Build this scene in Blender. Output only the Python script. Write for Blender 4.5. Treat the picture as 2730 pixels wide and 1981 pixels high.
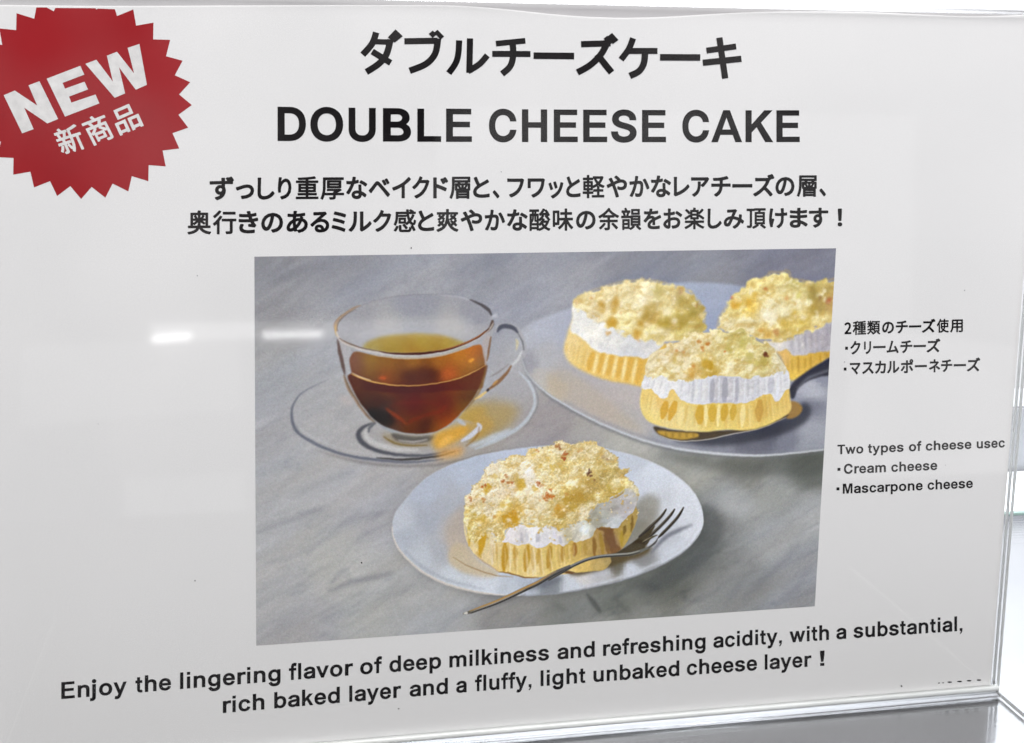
import bpy
import bmesh
import math
import numpy as np
from mathutils import Matrix, Vector
from mathutils.geometry import delaunay_2d_cdt

S = bpy.context.scene
COL = S.collection
for o in list(bpy.data.objects):
    bpy.data.objects.remove(o)

# ---------------------------------------------------------------------------
# Camera.  World: X along the card, Z up, Y away from the viewer; the printed
# card stands in the plane Y = 0 on a counter at Z = 0.  Metres.
# ---------------------------------------------------------------------------
RC = np.array([[0.9889928, -0.0129571, -0.1473952], [-0.0035525, 0.9937919, -0.1111981], [0.147921, 0.1104977, 0.982807]])
PC = np.array([0.0031453, -0.0518179, -0.276881])     # camera, as (along, down, away) of the card
PPX, PPY, FPX, ZC = 1112.22, 482.63, 2700.0, 0.1475
PICW = 0.1717                                          # width of the printed picture

cam_data = bpy.data.cameras.new('camera')
cam = bpy.data.objects.new('camera', cam_data)
COL.objects.link(cam)
S.camera = cam
cam_data.sensor_width = 36.0
cam_data.sensor_fit = 'HORIZONTAL'
cam_data.lens = 36.0 * FPX / 2730.0
cam_data.shift_x = (1365.0 - PPX) / 2730.0
cam_data.shift_y = -(990.5 - PPY) / 2730.0
cam_data.clip_start = 0.01
cam_data.clip_end = 50.0
w3 = lambda q: Vector((q[0], q[2], -q[1]))
rx, dn, fw = w3(RC[0]), w3(RC[1]), w3(RC[2])
M = Matrix((rx, -dn, -fw)).transposed().to_4x4()
M.translation = Vector((PC[0], PC[2], ZC - PC[1]))
cam.matrix_world = M
cam_data.dof.use_dof = True
cam_data.dof.focus_distance = 0.285
cam_data.dof.aperture_fstop = 44.0


def pixel_ray(x, y):
    d = RC.T @ np.array([(x - PPX) / FPX, (y - PPY) / FPX, 1.0])
    return np.array([PC[0], PC[2], ZC - PC[1]]), np.array([d[0], d[2], -d[1]])


def on_card(x, y):
    """point of the card (metres along, metres down) for a point measured in the photograph"""
    d = RC.T @ np.array([(x - PPX) / FPX, (y - PPY) / FPX, 1.0])
    t = -PC[2] / d[2]
    return (PC[0] + d[0] * t, PC[1] + d[1] * t)


def at_depth(x, y, Y):
    o, d = pixel_ray(x, y)
    t = (Y - o[1]) / d[1]
    return o + d * t


# ---------------------------------------------------------------------------
# Light
# ---------------------------------------------------------------------------
world = bpy.data.worlds.new('World')
S.world = world
world.use_nodes = True
nt = world.node_tree
bg = nt.nodes['Background']
bg.inputs['Strength'].default_value = 1.0
tcd = nt.nodes.new('ShaderNodeTexCoord')
nz = nt.nodes.new('ShaderNodeTexNoise')
nz.inputs['Scale'].default_value = 7.0
nz.inputs['Detail'].default_value = 2.0
rp = nt.nodes.new('ShaderNodeValToRGB')
rp.color_ramp.elements[0].position = 0.40
rp.color_ramp.elements[0].color = (0.01, 0.008, 0.01, 1)
rp.color_ramp.elements[1].position = 0.68
rp.color_ramp.elements[1].color = (0.52, 0.49, 0.49, 1)
sx = nt.nodes.new('ShaderNodeSeparateXYZ')             # the lit shop floor below eye level
lo = nt.nodes.new('ShaderNodeMapRange')
lo.interpolation_type = 'SMOOTHSTEP'
lo.inputs['From Min'].default_value = -0.22
lo.inputs['From Max'].default_value = -0.50
lo.inputs['To Min'].default_value = 0.0
lo.inputs['To Max'].default_value = 1.0
fl = nt.nodes.new('ShaderNodeMix')
fl.data_type = 'RGBA'
fl.blend_type = 'ADD'
fl.inputs['B'].default_value = (0.22, 0.23, 0.26, 1)
nt.links.new(tcd.outputs['Generated'], nz.inputs['Vector'])
nt.links.new(tcd.outputs['Generated'], sx.inputs['Vector'])
nt.links.new(sx.outputs['Z'], lo.inputs['Value'])
nt.links.new(nz.outputs['Fac'], rp.inputs['Fac'])
nt.links.new(lo.outputs['Result'], fl.inputs['Factor'])
nt.links.new(rp.outputs['Color'], fl.inputs['A'])
nt.links.new(fl.outputs['Result'], bg.inputs['Color'])


def lamp(name, loc, target, sx, sy, power, color=(1, 1, 1)):
    d = bpy.data.lights.new(name, 'AREA')
    d.shape = 'RECTANGLE'
    d.size, d.size_y = sx, sy
    d.energy = power
    d.color = color
    o = bpy.data.objects.new(name, d)
    COL.objects.link(o)
    o.location = loc
    v = Vector(target) - Vector(loc)
    o.rotation_euler = v.to_track_quat('-Z', 'Y').to_euler()
    return o


lamp('ceiling_light', (0.1, -1.0, 1.5), (0.08, 0, 0.1), 1.6, 1.0, 49.5, (1.0, 0.992, 0.98))
lamp('cool_fill_light', (1.75, -0.9, 0.0), (0.1, 0, 0.03), 0.5, 0.5, 9.0, (0.86, 0.90, 1.0))  # added bluish fill for the card, set outside the mirrored view
lamp('ceiling_light', (0.5, 0.55, 1.3), (0.4, 0.35, 0.0), 1.5, 0.8, 58.0, (0.95, 0.98, 1.0))


def mirrored(x, y, D):
    """where something D metres in front of the card is seen mirrored in it at that point"""
    o, d = pixel_ray(x, y)
    t = (0.0 - o[1]) / d[1]
    p = o + d * t
    r = np.array([d[0], -d[1], d[2]])
    return p + r * (D / abs(r[1])), p


def shelf_lamp(x0, x1, y, h, D, radiance, name='shelf_lamp'):
    """a lit strip D metres in front of the card, seen mirrored in the clear front sheet"""
    a, p = mirrored(x0, y, D)
    b, q = mirrored(x1, y, D)
    c = (a + b) / 2
    m = (p + q) / 2
    wd = abs(b[0] - a[0])
    ht = h / FPX * 0.3 * (1 + abs(D) / 0.28)
    lamp(name, tuple(c), tuple(m), wd, ht, math.pi * wd * ht * radiance)


shelf_lamp(412, 508, 899, 15, 0.9, 9.0)
shelf_lamp(700, 860, 893, 17, 0.9, 9.5)
shelf_lamp(400, 1260, 880, 44, 0.92, 1.5)
shelf_lamp(700, 850, 1531, 16, 0.9, 9.0)
shelf_lamp(440, 560, 1556, 16, 0.9, 2.2)
shelf_lamp(420, 960, 1378, 20, 0.92, 0.9)
shelf_lamp(60, 640, 1010, 190, 0.95, 0.35, 'reflection_panel')  # these dim panels are added to give broad pale reflections in the sheet
shelf_lamp(330, 660, 1440, 330, 0.97, 0.4, 'reflection_panel')
shelf_lamp(1150, 2330, 560, 520, 1.0, 0.4, 'reflection_panel')
shelf_lamp(2290, 2700, 1130, 480, 1.02, 0.5, 'reflection_panel')

S.view_settings.view_transform = 'Standard'
S.view_settings.look = 'None'
S.view_settings.exposure = 0.0
S.view_settings.gamma = 1.0
S.cycles.use_denoising = True
S.cycles.max_bounces = 12
S.cycles.transparent_max_bounces = 24
S.cycles.glossy_bounces = 6
S.cycles.caustics_refractive = False
S.cycles.caustics_reflective = False
S.cycles.sample_clamp_indirect = 6.0


# ---------------------------------------------------------------------------
# helpers
# ---------------------------------------------------------------------------
def link(name, me, mat, parent=None, **props):
    o = bpy.data.objects.new(name, me)
    COL.objects.link(o)
    if mat:
        me.materials.append(mat)
    if parent:
        o.parent = parent
    for k, v in props.items():
        o[k] = v
    return o


def mesh(name, V, F, smooth=False):
    me = bpy.data.meshes.new(name)
    me.from_pydata([tuple(v) for v in V], [], [tuple(f) for f in F])
    if smooth:
        me.polygons.foreach_set('use_smooth', [True] * len(me.polygons))
    me.update()
    return me


def boxmesh(name, x0, x1, y0, y1, z0, z1, bev=0.0):
    bm = bmesh.new()
    bmesh.ops.create_cube(bm, size=1.0)
    for v in bm.verts:
        v.co = Vector((x0 + (v.co.x + .5) * (x1 - x0), y0 + (v.co.y + .5) * (y1 - y0), z0 + (v.co.z + .5) * (z1 - z0)))
    if bev:
        bmesh.ops.bevel(bm, geom=list(bm.edges), offset=bev, segments=2, affect='EDGES')
    me = bpy.data.meshes.new(name)
    bm.to_mesh(me)
    bm.free()
    return me


def material(name, color, rough=.5, metal=0., spec=.5, bump=None, vary=None):
    m = bpy.data.materials.new(name)
    m.use_nodes = True
    n = m.node_tree
    p = n.nodes['Principled BSDF']
    p.inputs['Base Color'].default_value = (*color, 1)
    p.inputs['Roughness'].default_value = rough
    p.inputs['Metallic'].default_value = metal
    p.inputs['Specular IOR Level'].default_value = spec
    tc = n.nodes.new('ShaderNodeTexCoord')
    if vary:
        scale, amt = vary
        t = n.nodes.new('ShaderNodeTexNoise')
        t.inputs['Scale'].default_value = scale
        t.inputs['Detail'].default_value = 4
        n.links.new(tc.outputs['Object'], t.inputs['Vector'])
        r = n.nodes.new('ShaderNodeMapRange')
        r.inputs['From Min'].default_value = .3
        r.inputs['From Max'].default_value = .7
        r.inputs['To Min'].default_value = 1 - amt
        r.inputs['To Max'].default_value = 1 + amt
        n.links.new(t.outputs['Fac'], r.inputs['Value'])
        mx = n.nodes.new('ShaderNodeVectorMath')
        mx.operation = 'SCALE'
        mx.inputs[0].default_value = color
        n.links.new(r.outputs['Result'], mx.inputs['Scale'])
        n.links.new(mx.outputs['Vector'], p.inputs['Base Color'])
    if bump:
        scale, stren, dist = bump
        t = n.nodes.new('ShaderNodeTexNoise')
        t.inputs['Scale'].default_value = 1.0
        t.inputs['Detail'].default_value = 5
        mp = n.nodes.new('ShaderNodeMapping')
        mp.inputs['Scale'].default_value = scale
        n.links.new(tc.outputs['Object'], mp.inputs['Vector'])
        n.links.new(mp.outputs['Vector'], t.inputs['Vector'])
        b = n.nodes.new('ShaderNodeBump')
        b.inputs['Strength'].default_value = stren
        b.inputs['Distance'].default_value = dist
        n.links.new(t.outputs['Fac'], b.inputs['Height'])
        n.links.new(b.outputs['Normal'], p.inputs['Normal'])
    return m


def acrylic(name, rough=.03, tint=.985, wob=0.0, base=.04):
    """thin clear sheet: lets light straight through, mirrors by Fresnel"""
    m = bpy.data.materials.new(name)
    m.use_nodes = True
    n = m.node_tree
    n.nodes.remove(n.nodes['Principled BSDF'])
    out = n.nodes['Material Output']
    tr = n.nodes.new('ShaderNodeBsdfTransparent')
    tr.inputs['Color'].default_value = (tint, tint, tint, 1)
    gl = n.nodes.new('ShaderNodeBsdfGlossy')
    gl.inputs['Roughness'].default_value = rough
    lw = n.nodes.new('ShaderNodeLayerWeight')          # Schlick's curve, the same from either side
    lw.inputs['Blend'].default_value = .5
    pw = n.nodes.new('ShaderNodeMath')
    pw.operation = 'POWER'
    pw.inputs[1].default_value = 5
    n.links.new(lw.outputs['Facing'], pw.inputs[0])
    fz = n.nodes.new('ShaderNodeMath')
    fz.operation = 'MULTIPLY_ADD'
    fz.inputs[1].default_value = 1 - base
    fz.inputs[2].default_value = base
    n.links.new(pw.outputs['Value'], fz.inputs[0])
    mx = n.nodes.new('ShaderNodeMixShader')
    n.links.new(fz.outputs['Value'], mx.inputs['Fac'])
    n.links.new(tr.outputs['BSDF'], mx.inputs[1])
    n.links.new(gl.outputs['BSDF'], mx.inputs[2])
    n.links.new(mx.outputs['Shader'], out.inputs['Surface'])
    if wob:
        tc = n.nodes.new('ShaderNodeTexCoord')
        t = n.nodes.new('ShaderNodeTexNoise')
        t.inputs['Scale'].default_value = 14
        t.inputs['Detail'].default_value = 1
        b = n.nodes.new('ShaderNodeBump')
        b.inputs['Strength'].default_value = wob
        b.inputs['Distance'].default_value = .002
        n.links.new(tc.outputs['Object'], t.inputs['Vector'])
        n.links.new(t.outputs['Fac'], b.inputs['Height'])
        n.links.new(b.outputs['Normal'], gl.inputs['Normal'])
    return m


# ---------------------------------------------------------------------------
# the counter and what stands behind it
# ---------------------------------------------------------------------------
steel = material('brushed_steel', (.50, .51, .53), .13, 1.0, .5, bump=((6, 900, 6), .12, .0006), vary=(35, .03))
pale = material('pale_laminate', (.80, .84, .88), .35, 0, .5, vary=(20, .03))
greyp = material('grey_panel', (.34, .35, .37), .5, 0, .4, vary=(12, .06))
green = material('green_glass_edge', (.22, .30, .28), .25, 0, .5, vary=(60, .1))
white = material('white_wall', (.86, .87, .89), .6, 0, .3, vary=(5, .02))

YE = 0.121
link('counter', boxmesh('counter', -.7, 1.6, -.17, YE, -.03, 0, .0008), steel, kind='structure')
link('counter_edge', boxmesh('counter_edge', -.7, 1.6, YE + .0003, YE + .0035, -.03, .0004, .0004), green, kind='structure')
link('rear_ledge', boxmesh('rear_ledge', -.7, 1.6, YE + .0038, .170, -.03, -.001, .0006), pale, kind='structure')
zt = at_depth(2722, 1085, .171)[2]
link('grey_partition', boxmesh('grey_partition', -.7, 1.6, .171, .20, -.03, zt, .001), greyp, kind='structure')
link('back_wall', boxmesh('back_wall', -1.5, 2.5, .80, .82, -.4, 1.8), white, kind='structure')


# outlines of the printed letters: pairs of characters per coordinate
GLYPHS = {
    'I': {
        '!': ['(O&G(O(v)~(v)~&G', '(m)P(H-F(H/;*)/;*)-F)b)P'],
        ',': ['(-&G(-(v)[(v)[&p)J%{)&%>(L$h(-%>(Z%g(o&G'],
        'A': [',0/;*M/;&G&G)*&G)f)4,s)4-V&G/=&G', '*7*R+=-K,D*R'],
        'B': ['-n.O-L.i-%.},X//,(/8+e/:(5/:(5&G+W&G,7&J,e&P-?&b-e&t.,(3.E(O.X(t.c);.f)^.e)x.Y*J.H*m.8+&.(+6-[+R-x+j.5,/.?,F.F,d.H,y.E-J.;-l.*.0', ',a*?,k*3,t)},z)j,z)],x)O,n);,a).,S)&,J(~,*(w+a(t*%(u*%*_+e*`+w*_,+*Z,D*Q', ',E-T,Q-G,Z-7,^,~,[,p,P,S,8,?+w,2+a,-+G,,*%,,*%-j+Q-k+g-j,/-b'],
        'C': ['-t.D-U.a-:.s,r/*,X/3,6/<+l/C+L/D*i/>*4//)m.{)Y.p)/.O(d.#(B-I(*,f&z,#&w+N&z*](,)p(B)9(c(a)*(8)Z&m*3&S*r&B+J&>+o&?,7&D,M&K,}&^-=&m-U&~-p(9.)(P.<(n.N)3.[)X.j*>.j*A-6*A-3*?-&)o,z)],i)D,U)3,4(|+n(q+N(o+-(q*i(z*K)-*5)?)y)Z)g){)Y*C)Q*i)O+2)P+j)Y,?)g,d)x-%*4-B*N-W*i-e+--n+M-p+s-l,>-_,U-O,h-@,z-%-&,p-3,C-6,A.j,A.Z-/.N-N.?-o.-.-'],
        'D': ['-[.A-P.K,~.m,G/%+f/6+0/:(4/:(4&G*s&G+V&K,?&Y,{&r-6(%-P(9-}(f.@)<.X){.f*f.j+=.f+{.e,/.V,l.@-I-}-z', ',M-:,d,~,w,^-%,=-.+q-0+C-.*o-#*C,w*%,j)j,`)],G)D,1)4+j)#+A(w*w(t)r(u)p-j*y-k+E-h+m-_,.-R'],
        'E': ['(5&G(5/;.%/;.%-y)l-y)l,4-g,4-g*s)l*s)l(f.3(f.3&G'],
        'H': ['(5&G(5/;)l/;)l,2,v,2,v/;.P/;.P&G,v&G,v*p)l*p)l&G'],
        'K': ['(7&G(7/;)m/;)m+j-$/;/1/;,4,4/@&G-;&G+*+*)m)k)m&G'],
        'L': ['(9&G(9/5)o/5)o(f-j(f-j&G'],
        'M': ['(3&G(3/;*U/;+})v-F/;/j/;/j&G.>&G.>-Y,g&G+6&G)_-Y)_&G'],
        'O': ['.4.K-].r-#//,E/?+_/D*y/?*=/.)Z.k)1.N(g.$(B-K(),l&v,#&s+P&t*u&w*R())p(@)9(e(_)0(5)c&m*>&S+$&B+c&>,H&D-#&S-D&b-`&o.3(4.X([.})6/;)w/I*_/M+4/I,#/:,l.~-I.]-~', '-#-B-<-*-N,h-^,A-h+q-k+@-h*m-^*@-N)w-?)^-#)@,l)/,D(y,&(q+_(o+>(q*}(y*[)+*>)@*()X)o){)a*C)W*u)U+5)W+i)a,>)q,g*(-**@-C*[-W*x-e+>-n+p-o,%-n,C-f,f-U'],
        'S': ['-B.X-#.p,f/!,W/*,-/8+Y/A+)/D*k/C*U/A*$/8)U/*)).n(l.Z(O.=(7-q(*-G(&,}(.,L(B+{(U+e(e+U),+;)c*~*F*j+Q*N+w*A,-*8,F*%,M)x,P)k,P)[,I)E,?)8,%(~+o(w+T(o+4(j*r(j*R(o*8(w**(|)t)+)d)?)[)N)Q*#&m*#&l)w&v);(&(l(>(G(X(*(}&k).&c)I&U)w&G*L&>*e&=+$&;+Y&>,6&H,h&Z--&m-I(%-j(I.#(o.0)9.3)m.2*%.)*E-v*f-c+#-S+2->+C,g+a+~+y*c,;*1,O)t,`)o,h)h,u)g-%)h-4)o-C)t-L*/-a*@-h*U-o*v-s+/-s+J-p+h-h+~-],0-R,A-:,L,i,M,h.,,h.-,m.$-J-s-u-_.;'],
        'T': [')|&G)|-y&]-y&]/;-t/;-t-y+U-y+U&G'],
        'U': ['.N/:,u/:,u*:,q)x,m)g,d)R,W)@,E).,3(~+x(t+^(o+E(n+$(o*g(t*N(~*<)/**)A)z)Q)q)i)l){)i*?)h/:(3/:(3*6(6)m(7)`(B)2(W(c(w(9)7&z)Y&d*4&K*j&?+I&=+t&?,:&G,M&K,q&Y,~&`-G&y-k(<.*(b.?)/.K)d.N*,'],
        'a': [',R,],.,t+Y-)*{-4*f-7*8-4)[-))9,z(j,d([,Z(B,D(+,&&n+Q&n+M&p+L)A+))X+O)r+d*&+m*<+r*c+v+,+o+<+i+F+b+R+L+U+3+T+.+D+)*-*y):*j(w*a(^*U(I*I(4*7(#*%&r)i&k)P&h)1&k(l&u(K(*(/(@&r(Z&`(}&N)>&D)n&<**&:*J&<*h&A+)&I+@&S+U&a+W&^+X&I+Y&G-1&H-2+1-1+K-(+q,w,0,d,K', '+y)y+W)_+T)D+N)4+F)(+0(o*}(f*l(_*T(Z*((Y)h(_)[(e)Q(l)K(q)E(~)D)7)H)A)N)G)a)R)q)X*4)a+7)k+X)q'],
        'b': [',n,T,I,p,#-$+U-1+*-7*`-4*B-.*#-!)`,k)],k)[/:(-/:(-&H)X&G)Z&I)Z&f)]&g)~&Q*G&C*p&<+1&<+R&?,$&M,A&[,M&b,r(#-/(>-A(_-W)6-a)b-d*E-a*o-W+<-G+h-/,5', '+g+V+s+F,#+/,,*t,2*O,2*%,-)d,#)F+s).+g(z+U(l+C(c+-([*v(Z*`([*I(c*7(l*((x)w)-)k)C)a)_)[)y)Z*>)[*X)a*q)i+.)v+F*&+V*6+c*I+m*`+s*y+t+:+o+V+c'],
        'c': [',W,L,I,Z,5,i,!,t+d-#+4-1*|-4*W-7**-1)X-#)2,n(l,U(P,7(4+j(!+>&u*k&q*+&u)b&{)A(!)2(0(o(6(c(L(?(e(#(p&w)3&`)Y&M*.&?*P&<*s&<+6&@+O&G+w&V,@&m,_(,,s(H-!([-8)<+o)[+[),+P(y+A(l+.(c*v([*i(Z*D([*1(c)x(n)f(~)^)-)P)F)L)R)G)c)C*$)D*Y)I*q)T+4)Z+?)j+S){+c*2+m*J+s*i+t+#+o+6+i+E+a+Y+H+n*v-5+9-5+>-#+n,r,,'],
        'd': ['-G/:+v/:+t,k+q,k+Q-!+--0*q-4*X-7**-3)R-$).,p(i,U(K,6(1+h&|+<&q*_&p*D&q)p&})6(1(f(K(<(f&{)-&`);&X)V&L*%&?*D&<*a&<+/&C+O&N+v&h+x&f+x&K+z&G-G&H', '+M+W+]+F+h+2+p*s+u*X+v*:+u)y+q)a+h)C+]).+O(z+?(l+,(c*t([*[(Z*B(^*,(e)o(v)_).)S)B)I)b)E*$)E*P)I*l)R+/)_+F)l+V){+c*3+m*H+s*a+t+!+o+@+c'],
        'e': [',D,N,%,g+i,v+N-$*v-3*I-7)y-1)^-))O-$),,q(^,Q(D,5((+c&u+9&i*Z&h*@&i)p&l)a&v)2(*(f(A(@(`&{))&`)Y&I*&&?*L&<*~&=+B&D+^&M,%&^,H&v,U($,h(:,x(U-/),-.).+i)L+f)I+P(~+C(o+8(h+,(c*u([*Y(Y*E(Z**(a)q(j)c(t)V)#)H)8)?)P);)_)=)c)?)d-/)d-.*g-%+9,v+^,f,#,U,<', '+:+Y+I+I+S+5+Y*~+[*t)D*y)>*{)=+!)D+4)P+H)d+])q+f*#+m*7+s*E+t*g+s+#+j'],
        'f': ['+;/A*l/S*@/Z)y/Y)_/Q)H/H)1/:(y/!(f.a([.H(R.%(P-0&U-.&S-+&S+q(N+q(Q+n(R&H)o&G)r&I)r+n)v+q*|+q+!+q+#+t+!--)u-.)r-3)s-Z){-q*$-y*1-}*?.!*L-}*s-p*x-p'],
        'g': ['-F--+y-.+w-*+w,k+u,j+O-#+5-.*q-4*Z-7*)-3)S-$)/,p(g,U(J,6(1+h&}+>&t*q&p*I&t)g(!)7(3(l(I(I(j(&)1&l)V&[*!&Q*P&L*~&Q+3&S+J&]+_&g+q&s+t&p+t&R+q&=+h&$+U%l+?%`+$%X*_%S*G%U*5%Y)|%a)o%i)_%w):&M)5&P&|%i(7%>(M$}(b$h(v$V)5$G)Q$:)t$0*4$,*v$*+/$,+R$2,!$A,G$S,f$l-%%2-:%a-C&(-F&L', '+G+]+Y+K+h+1+p*v+u*O+u*,+s)q+h)K+^)9+S)-+A(z+.(q*u(k*Z(j*@(n*1(q){(z)m)()`)7)R)M)K)b)E*))E*S)I*p)Q+-)]+D)k+T)y+b*3+m*H+s*_+t*z+q+6+i'],
        'h': [',`,e,@,y+}-)+V-3+5-7*b-3*@-)*.-!)f,l)e/:(2/:(2&H)e&H)e*k)g+!)l+5)t+G*++^*<+h*L+n*j+s+3+q+G+h+Y+[+c+M+n+2+r*p+r&H-G&H-H+--G+F-=+o-/,1,w,O'],
        'i': ['(4&G(4-,)c-,)c&G', '(4-s(4/;)c/;)c-s'],
        'j': [')O--&w-.&s-+&s&.&m%v&i%o&_%h&N%d%u%d%u$6&]$6&p$7(9$@(V$L(q$]),$v)=%5)H%R)N%r)O&(', ')H/5)3/E(y/N(k/P(W/P(F/M(6/E&~/8&m.|&d.f&c.T&g.5&o.!&}-k(6-Z(J-R(Y-O(y-R)6-[)D-h)W.!)`.8)c.H)`.i)T/%'],
        'k': ['(/&G(//;)^/;)^+++H-,-;-,+?+#-H&G+k&G*B)|)^)8)^&G'],
        'l': ['(4&G(4/;)c/;)c&G'],
        'm': ['/y,Z/b,o/E-!/(-..c-7.P-9-x-7-_-1-D-(,z,r,_,`,P,Q,8,l+w-#+H-4+,-9*i-9*L-3*--()q,y)`,o)^,p)^-+)[-.(*--(*&H)_&H)_*y)b+/)f+A)n+N)u+X*%+d*3+l*B+q*P+t*g+t*w+r+&+n+8+f+E+W+M+B+O+5+P&H-)&G-*+4-6+R-F+d-b+q-p+t./+t.=+r.O+m.^+f.i+Y.s+B.t+4.v&H0N&G0O+90N+Q0G+o0@,$04,='],
        'n': [',o,T,X,i,;,{+w-*+I-4+%-7*X-1*4-&)l,q)c,j)`,k)`-*)^-.(0--(0&H)c&H)c*k)e+!)j+5)r+G*)+^*:+h*J+n*h+s+1+q+E+h+W+[+a+M+l+2+p*p+p&H-E&H-F+--E+F-<+j-/,/,u,O'],
        'o': [',f,Q,;,p+o-$+6-3*b-7*3-1)_-#)7,n(o,U(P,6(5+j(!+>&t*k&p*+&t)b&{)A(!)2(1(o(6(c(M(?(h(#(s&w)8&`)a&M*7&?*u&<+=&?+l&L,?&a,a&x-$(>-A(e-R)4-^)c-a*4-`*S-^*i-R+=-B+f-(,1', '+`+T+p+?+z+,,%*p,-*L,-*$,*)l+z)F+p)1+c(}+Q(n+<(c+%([*a(Z*M([*3(e)z(s)e)-)V)F)L)c)H*#)H*N)L*j)V+,)b+?)q+S*&+c*7+l*T+s*i+t+*+q+B+i+O+b'],
        'p': [',o,T,I,p,-,~+v-(+L-3*z-7*a-4*H-0*$-!)^,j)Z,k)Z-*)Y-.(.--(.$6)]$6)^&f)~&Q*H&C*q&<+1&<+S&?,$&M,L&a,o&y-/(>-G(f-W)7-c)q-d*1-c*^-a*o-W+=-G+h-/,5', '+h+V+t+F,#+/,,*t,3*O,3*%,-)d,#)F+t).+h(z+U(l+D(c+-([*v(Z*a([*I(c*8(l*)(x)x)-)k)C)b)_)])y)Z*>)]*X)b*q)j+.)v+F*(+V*6+c*I+m*a+s*y+t+:+o+W+c'],
        'r': ['+r-3+J-7*x-7*Z-3*8-))v,w)j,p)g,r)g-+)f-.(/--(/&H)j&H)j*v)p+5)z+H*&+S*A+d*S+j*m+n+2+n+r+f'],
        's': [',G,U,8,d+{,t+^-#+<-.+)-1*s-4*D-7**-4)Y--)2,~(o,n(R,[(:,D(%+~&y+g&v+F&z+!(&*k(-*^(E*A(j*))7)r)l)d*m)Q+,)I+8)C+B);+F)1+H)*+E(}+?(t+2(i*{(a*c(Z*9(Y**(Z)m(a)V(l)E)!)4)L&b)4&_)/&o(X(#(;(8&~(W&g(l&[)1&M)X&C)w&=*X&<*s&=+8&D+c&P,/&b,<&k,L&v,d(1,w(K,~(a-%(l-))2-$)U,w)l,r)v,Z*4,5*N+e*a+6*n*;+!)m+/)[+:)U+G)V+V)]+_)c+d){+q*A+w*i+v*x+q+,+j+9+_+@+T+R+3+V+.-!+H-(+I-(+L,o+|,a,9'],
        't': [')d.^(E.^(D-0&_-.&]-+&]+q(B+q(D+n(D({(I(S(V(,(m&k)1&R)U&F*!&@*:&C*Y&H*p&P*t&R*^(e*Z(f*/(_)y(_)k(d)f(q)e)#)e+n)g+q*e+q*e-)*e--*b-.)e-0'],
        'u': ['-D--+p--+p)m+l)M+g)=+^),+V(~+H(s+-(e*w(`*e(_*D(c*2(i*((o){(u)n),)f)B)b)_)b--(/--(.)W(1).(:(c(G(F(^(%(c&}(x&k)6&Z)W&L*!&C*J&@*w&D+@&N+e&a+n&g+q&f+q&I+s&G-D&H'],
        'v': ['-H--+r-.+m--*L)U))--)$-.&M--&T,w)j&G+)&G+-&I-C,w'],
        'w': ['/u--.?---D){-@)v,F-+,@-.*{--*$)y)})s)!--&I--)=&H)A&G*Y&G*_&I+Z*U+`*`,a&H.$&H/t-$'],
        'x': ['-A--+]-.*r,$*O+L)C--&[--&^-()g*@&T&P&O&G)7&G*L)4+c&G-I&G-@&V+:*5+5*?'],
        'y': ['-F--+o--*K)U*C)d))--)$-.&N--&U,w)_&`)K&()F%w)6%g)%%`(u%`(E%i(?%h&}$E(@$9(b$2)5$2)T$9)o$D*/$W*B$k*W%,*f%H*u%n-A,w'],
    },
    'J': {
        '2': [',3/7+C/i*?/{**/{)B/q(d/Z(1/7&Y.d&T.N&Y.5(/-_(=-U(R-T(`-Y(}-z)J.<)u.K*6.K*X.D*z.,+3-c+9-<+&,<*G+.)B)s&^(9&X((&X&I&_&3&g&-&t&*,{&*-0&--;&8->&E->(A-9(N-0(U,{(X*S(X*I(Z*G(`+,)J+{*S,c,!,u-!,u-Q,g.A,Q.h'],
        '、': ['*g(J)^)S(}*,(p*3(V*3(A*%&p)Y&b)F&a)-&j(y(;(R)Q&=*%%`*:%P*Y%Q+;&%+L&=+M&Q+H&_'],
        'あ': ['0K/O0>/W0$/X/5/I.=/<,o/1,i/5,i/B,y0*,y06,s0C,k0J,^0M+]0M+L0G+C0:+=/5+7/-*G/+)1/7(t/6(h/.(b.x(b.((e-x(l-o(y-j)>-e*~-a+*-]+,-M+%,^**,$)6+5(Q*%(<(y(;(h(E(-(d&U):&5)`&.*C&.*m&8+P&O+X&J+_&8+e&0+v&*,+&+,{&E-%&A-Q%]-_%T-t%S/W&$0k&p1<(V1Q)$1c*.1c*G1U+71+,!0o,<0>,c/`,~/^-,/f-E/c-_/[-h/:-t/6-x/>-}02.,0C.00O.80U.E0U.}0Q/B', '/h+9/v+*0**e03*:/~)J/Y(y/5(Z.J(4-0&s-(&v,v(A,w(N-G(y.-)q.[*a/,+]/5+^/F+U', '*~*o+3))*z(t*O(c**(^)y(_)s(d)l(p)k(})y)Y*1)}*M*G*v*o', '-T+r-V+j-R+b-1+%,^*B,Y*>,R*?,J*m,J+T,M+],b+f-,+p-E+t', '.5-o.7-g.1-I.(-;-A-:,T-0,P-4,S-Z,Y-d,s-i-A-i.(-q'],
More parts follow.
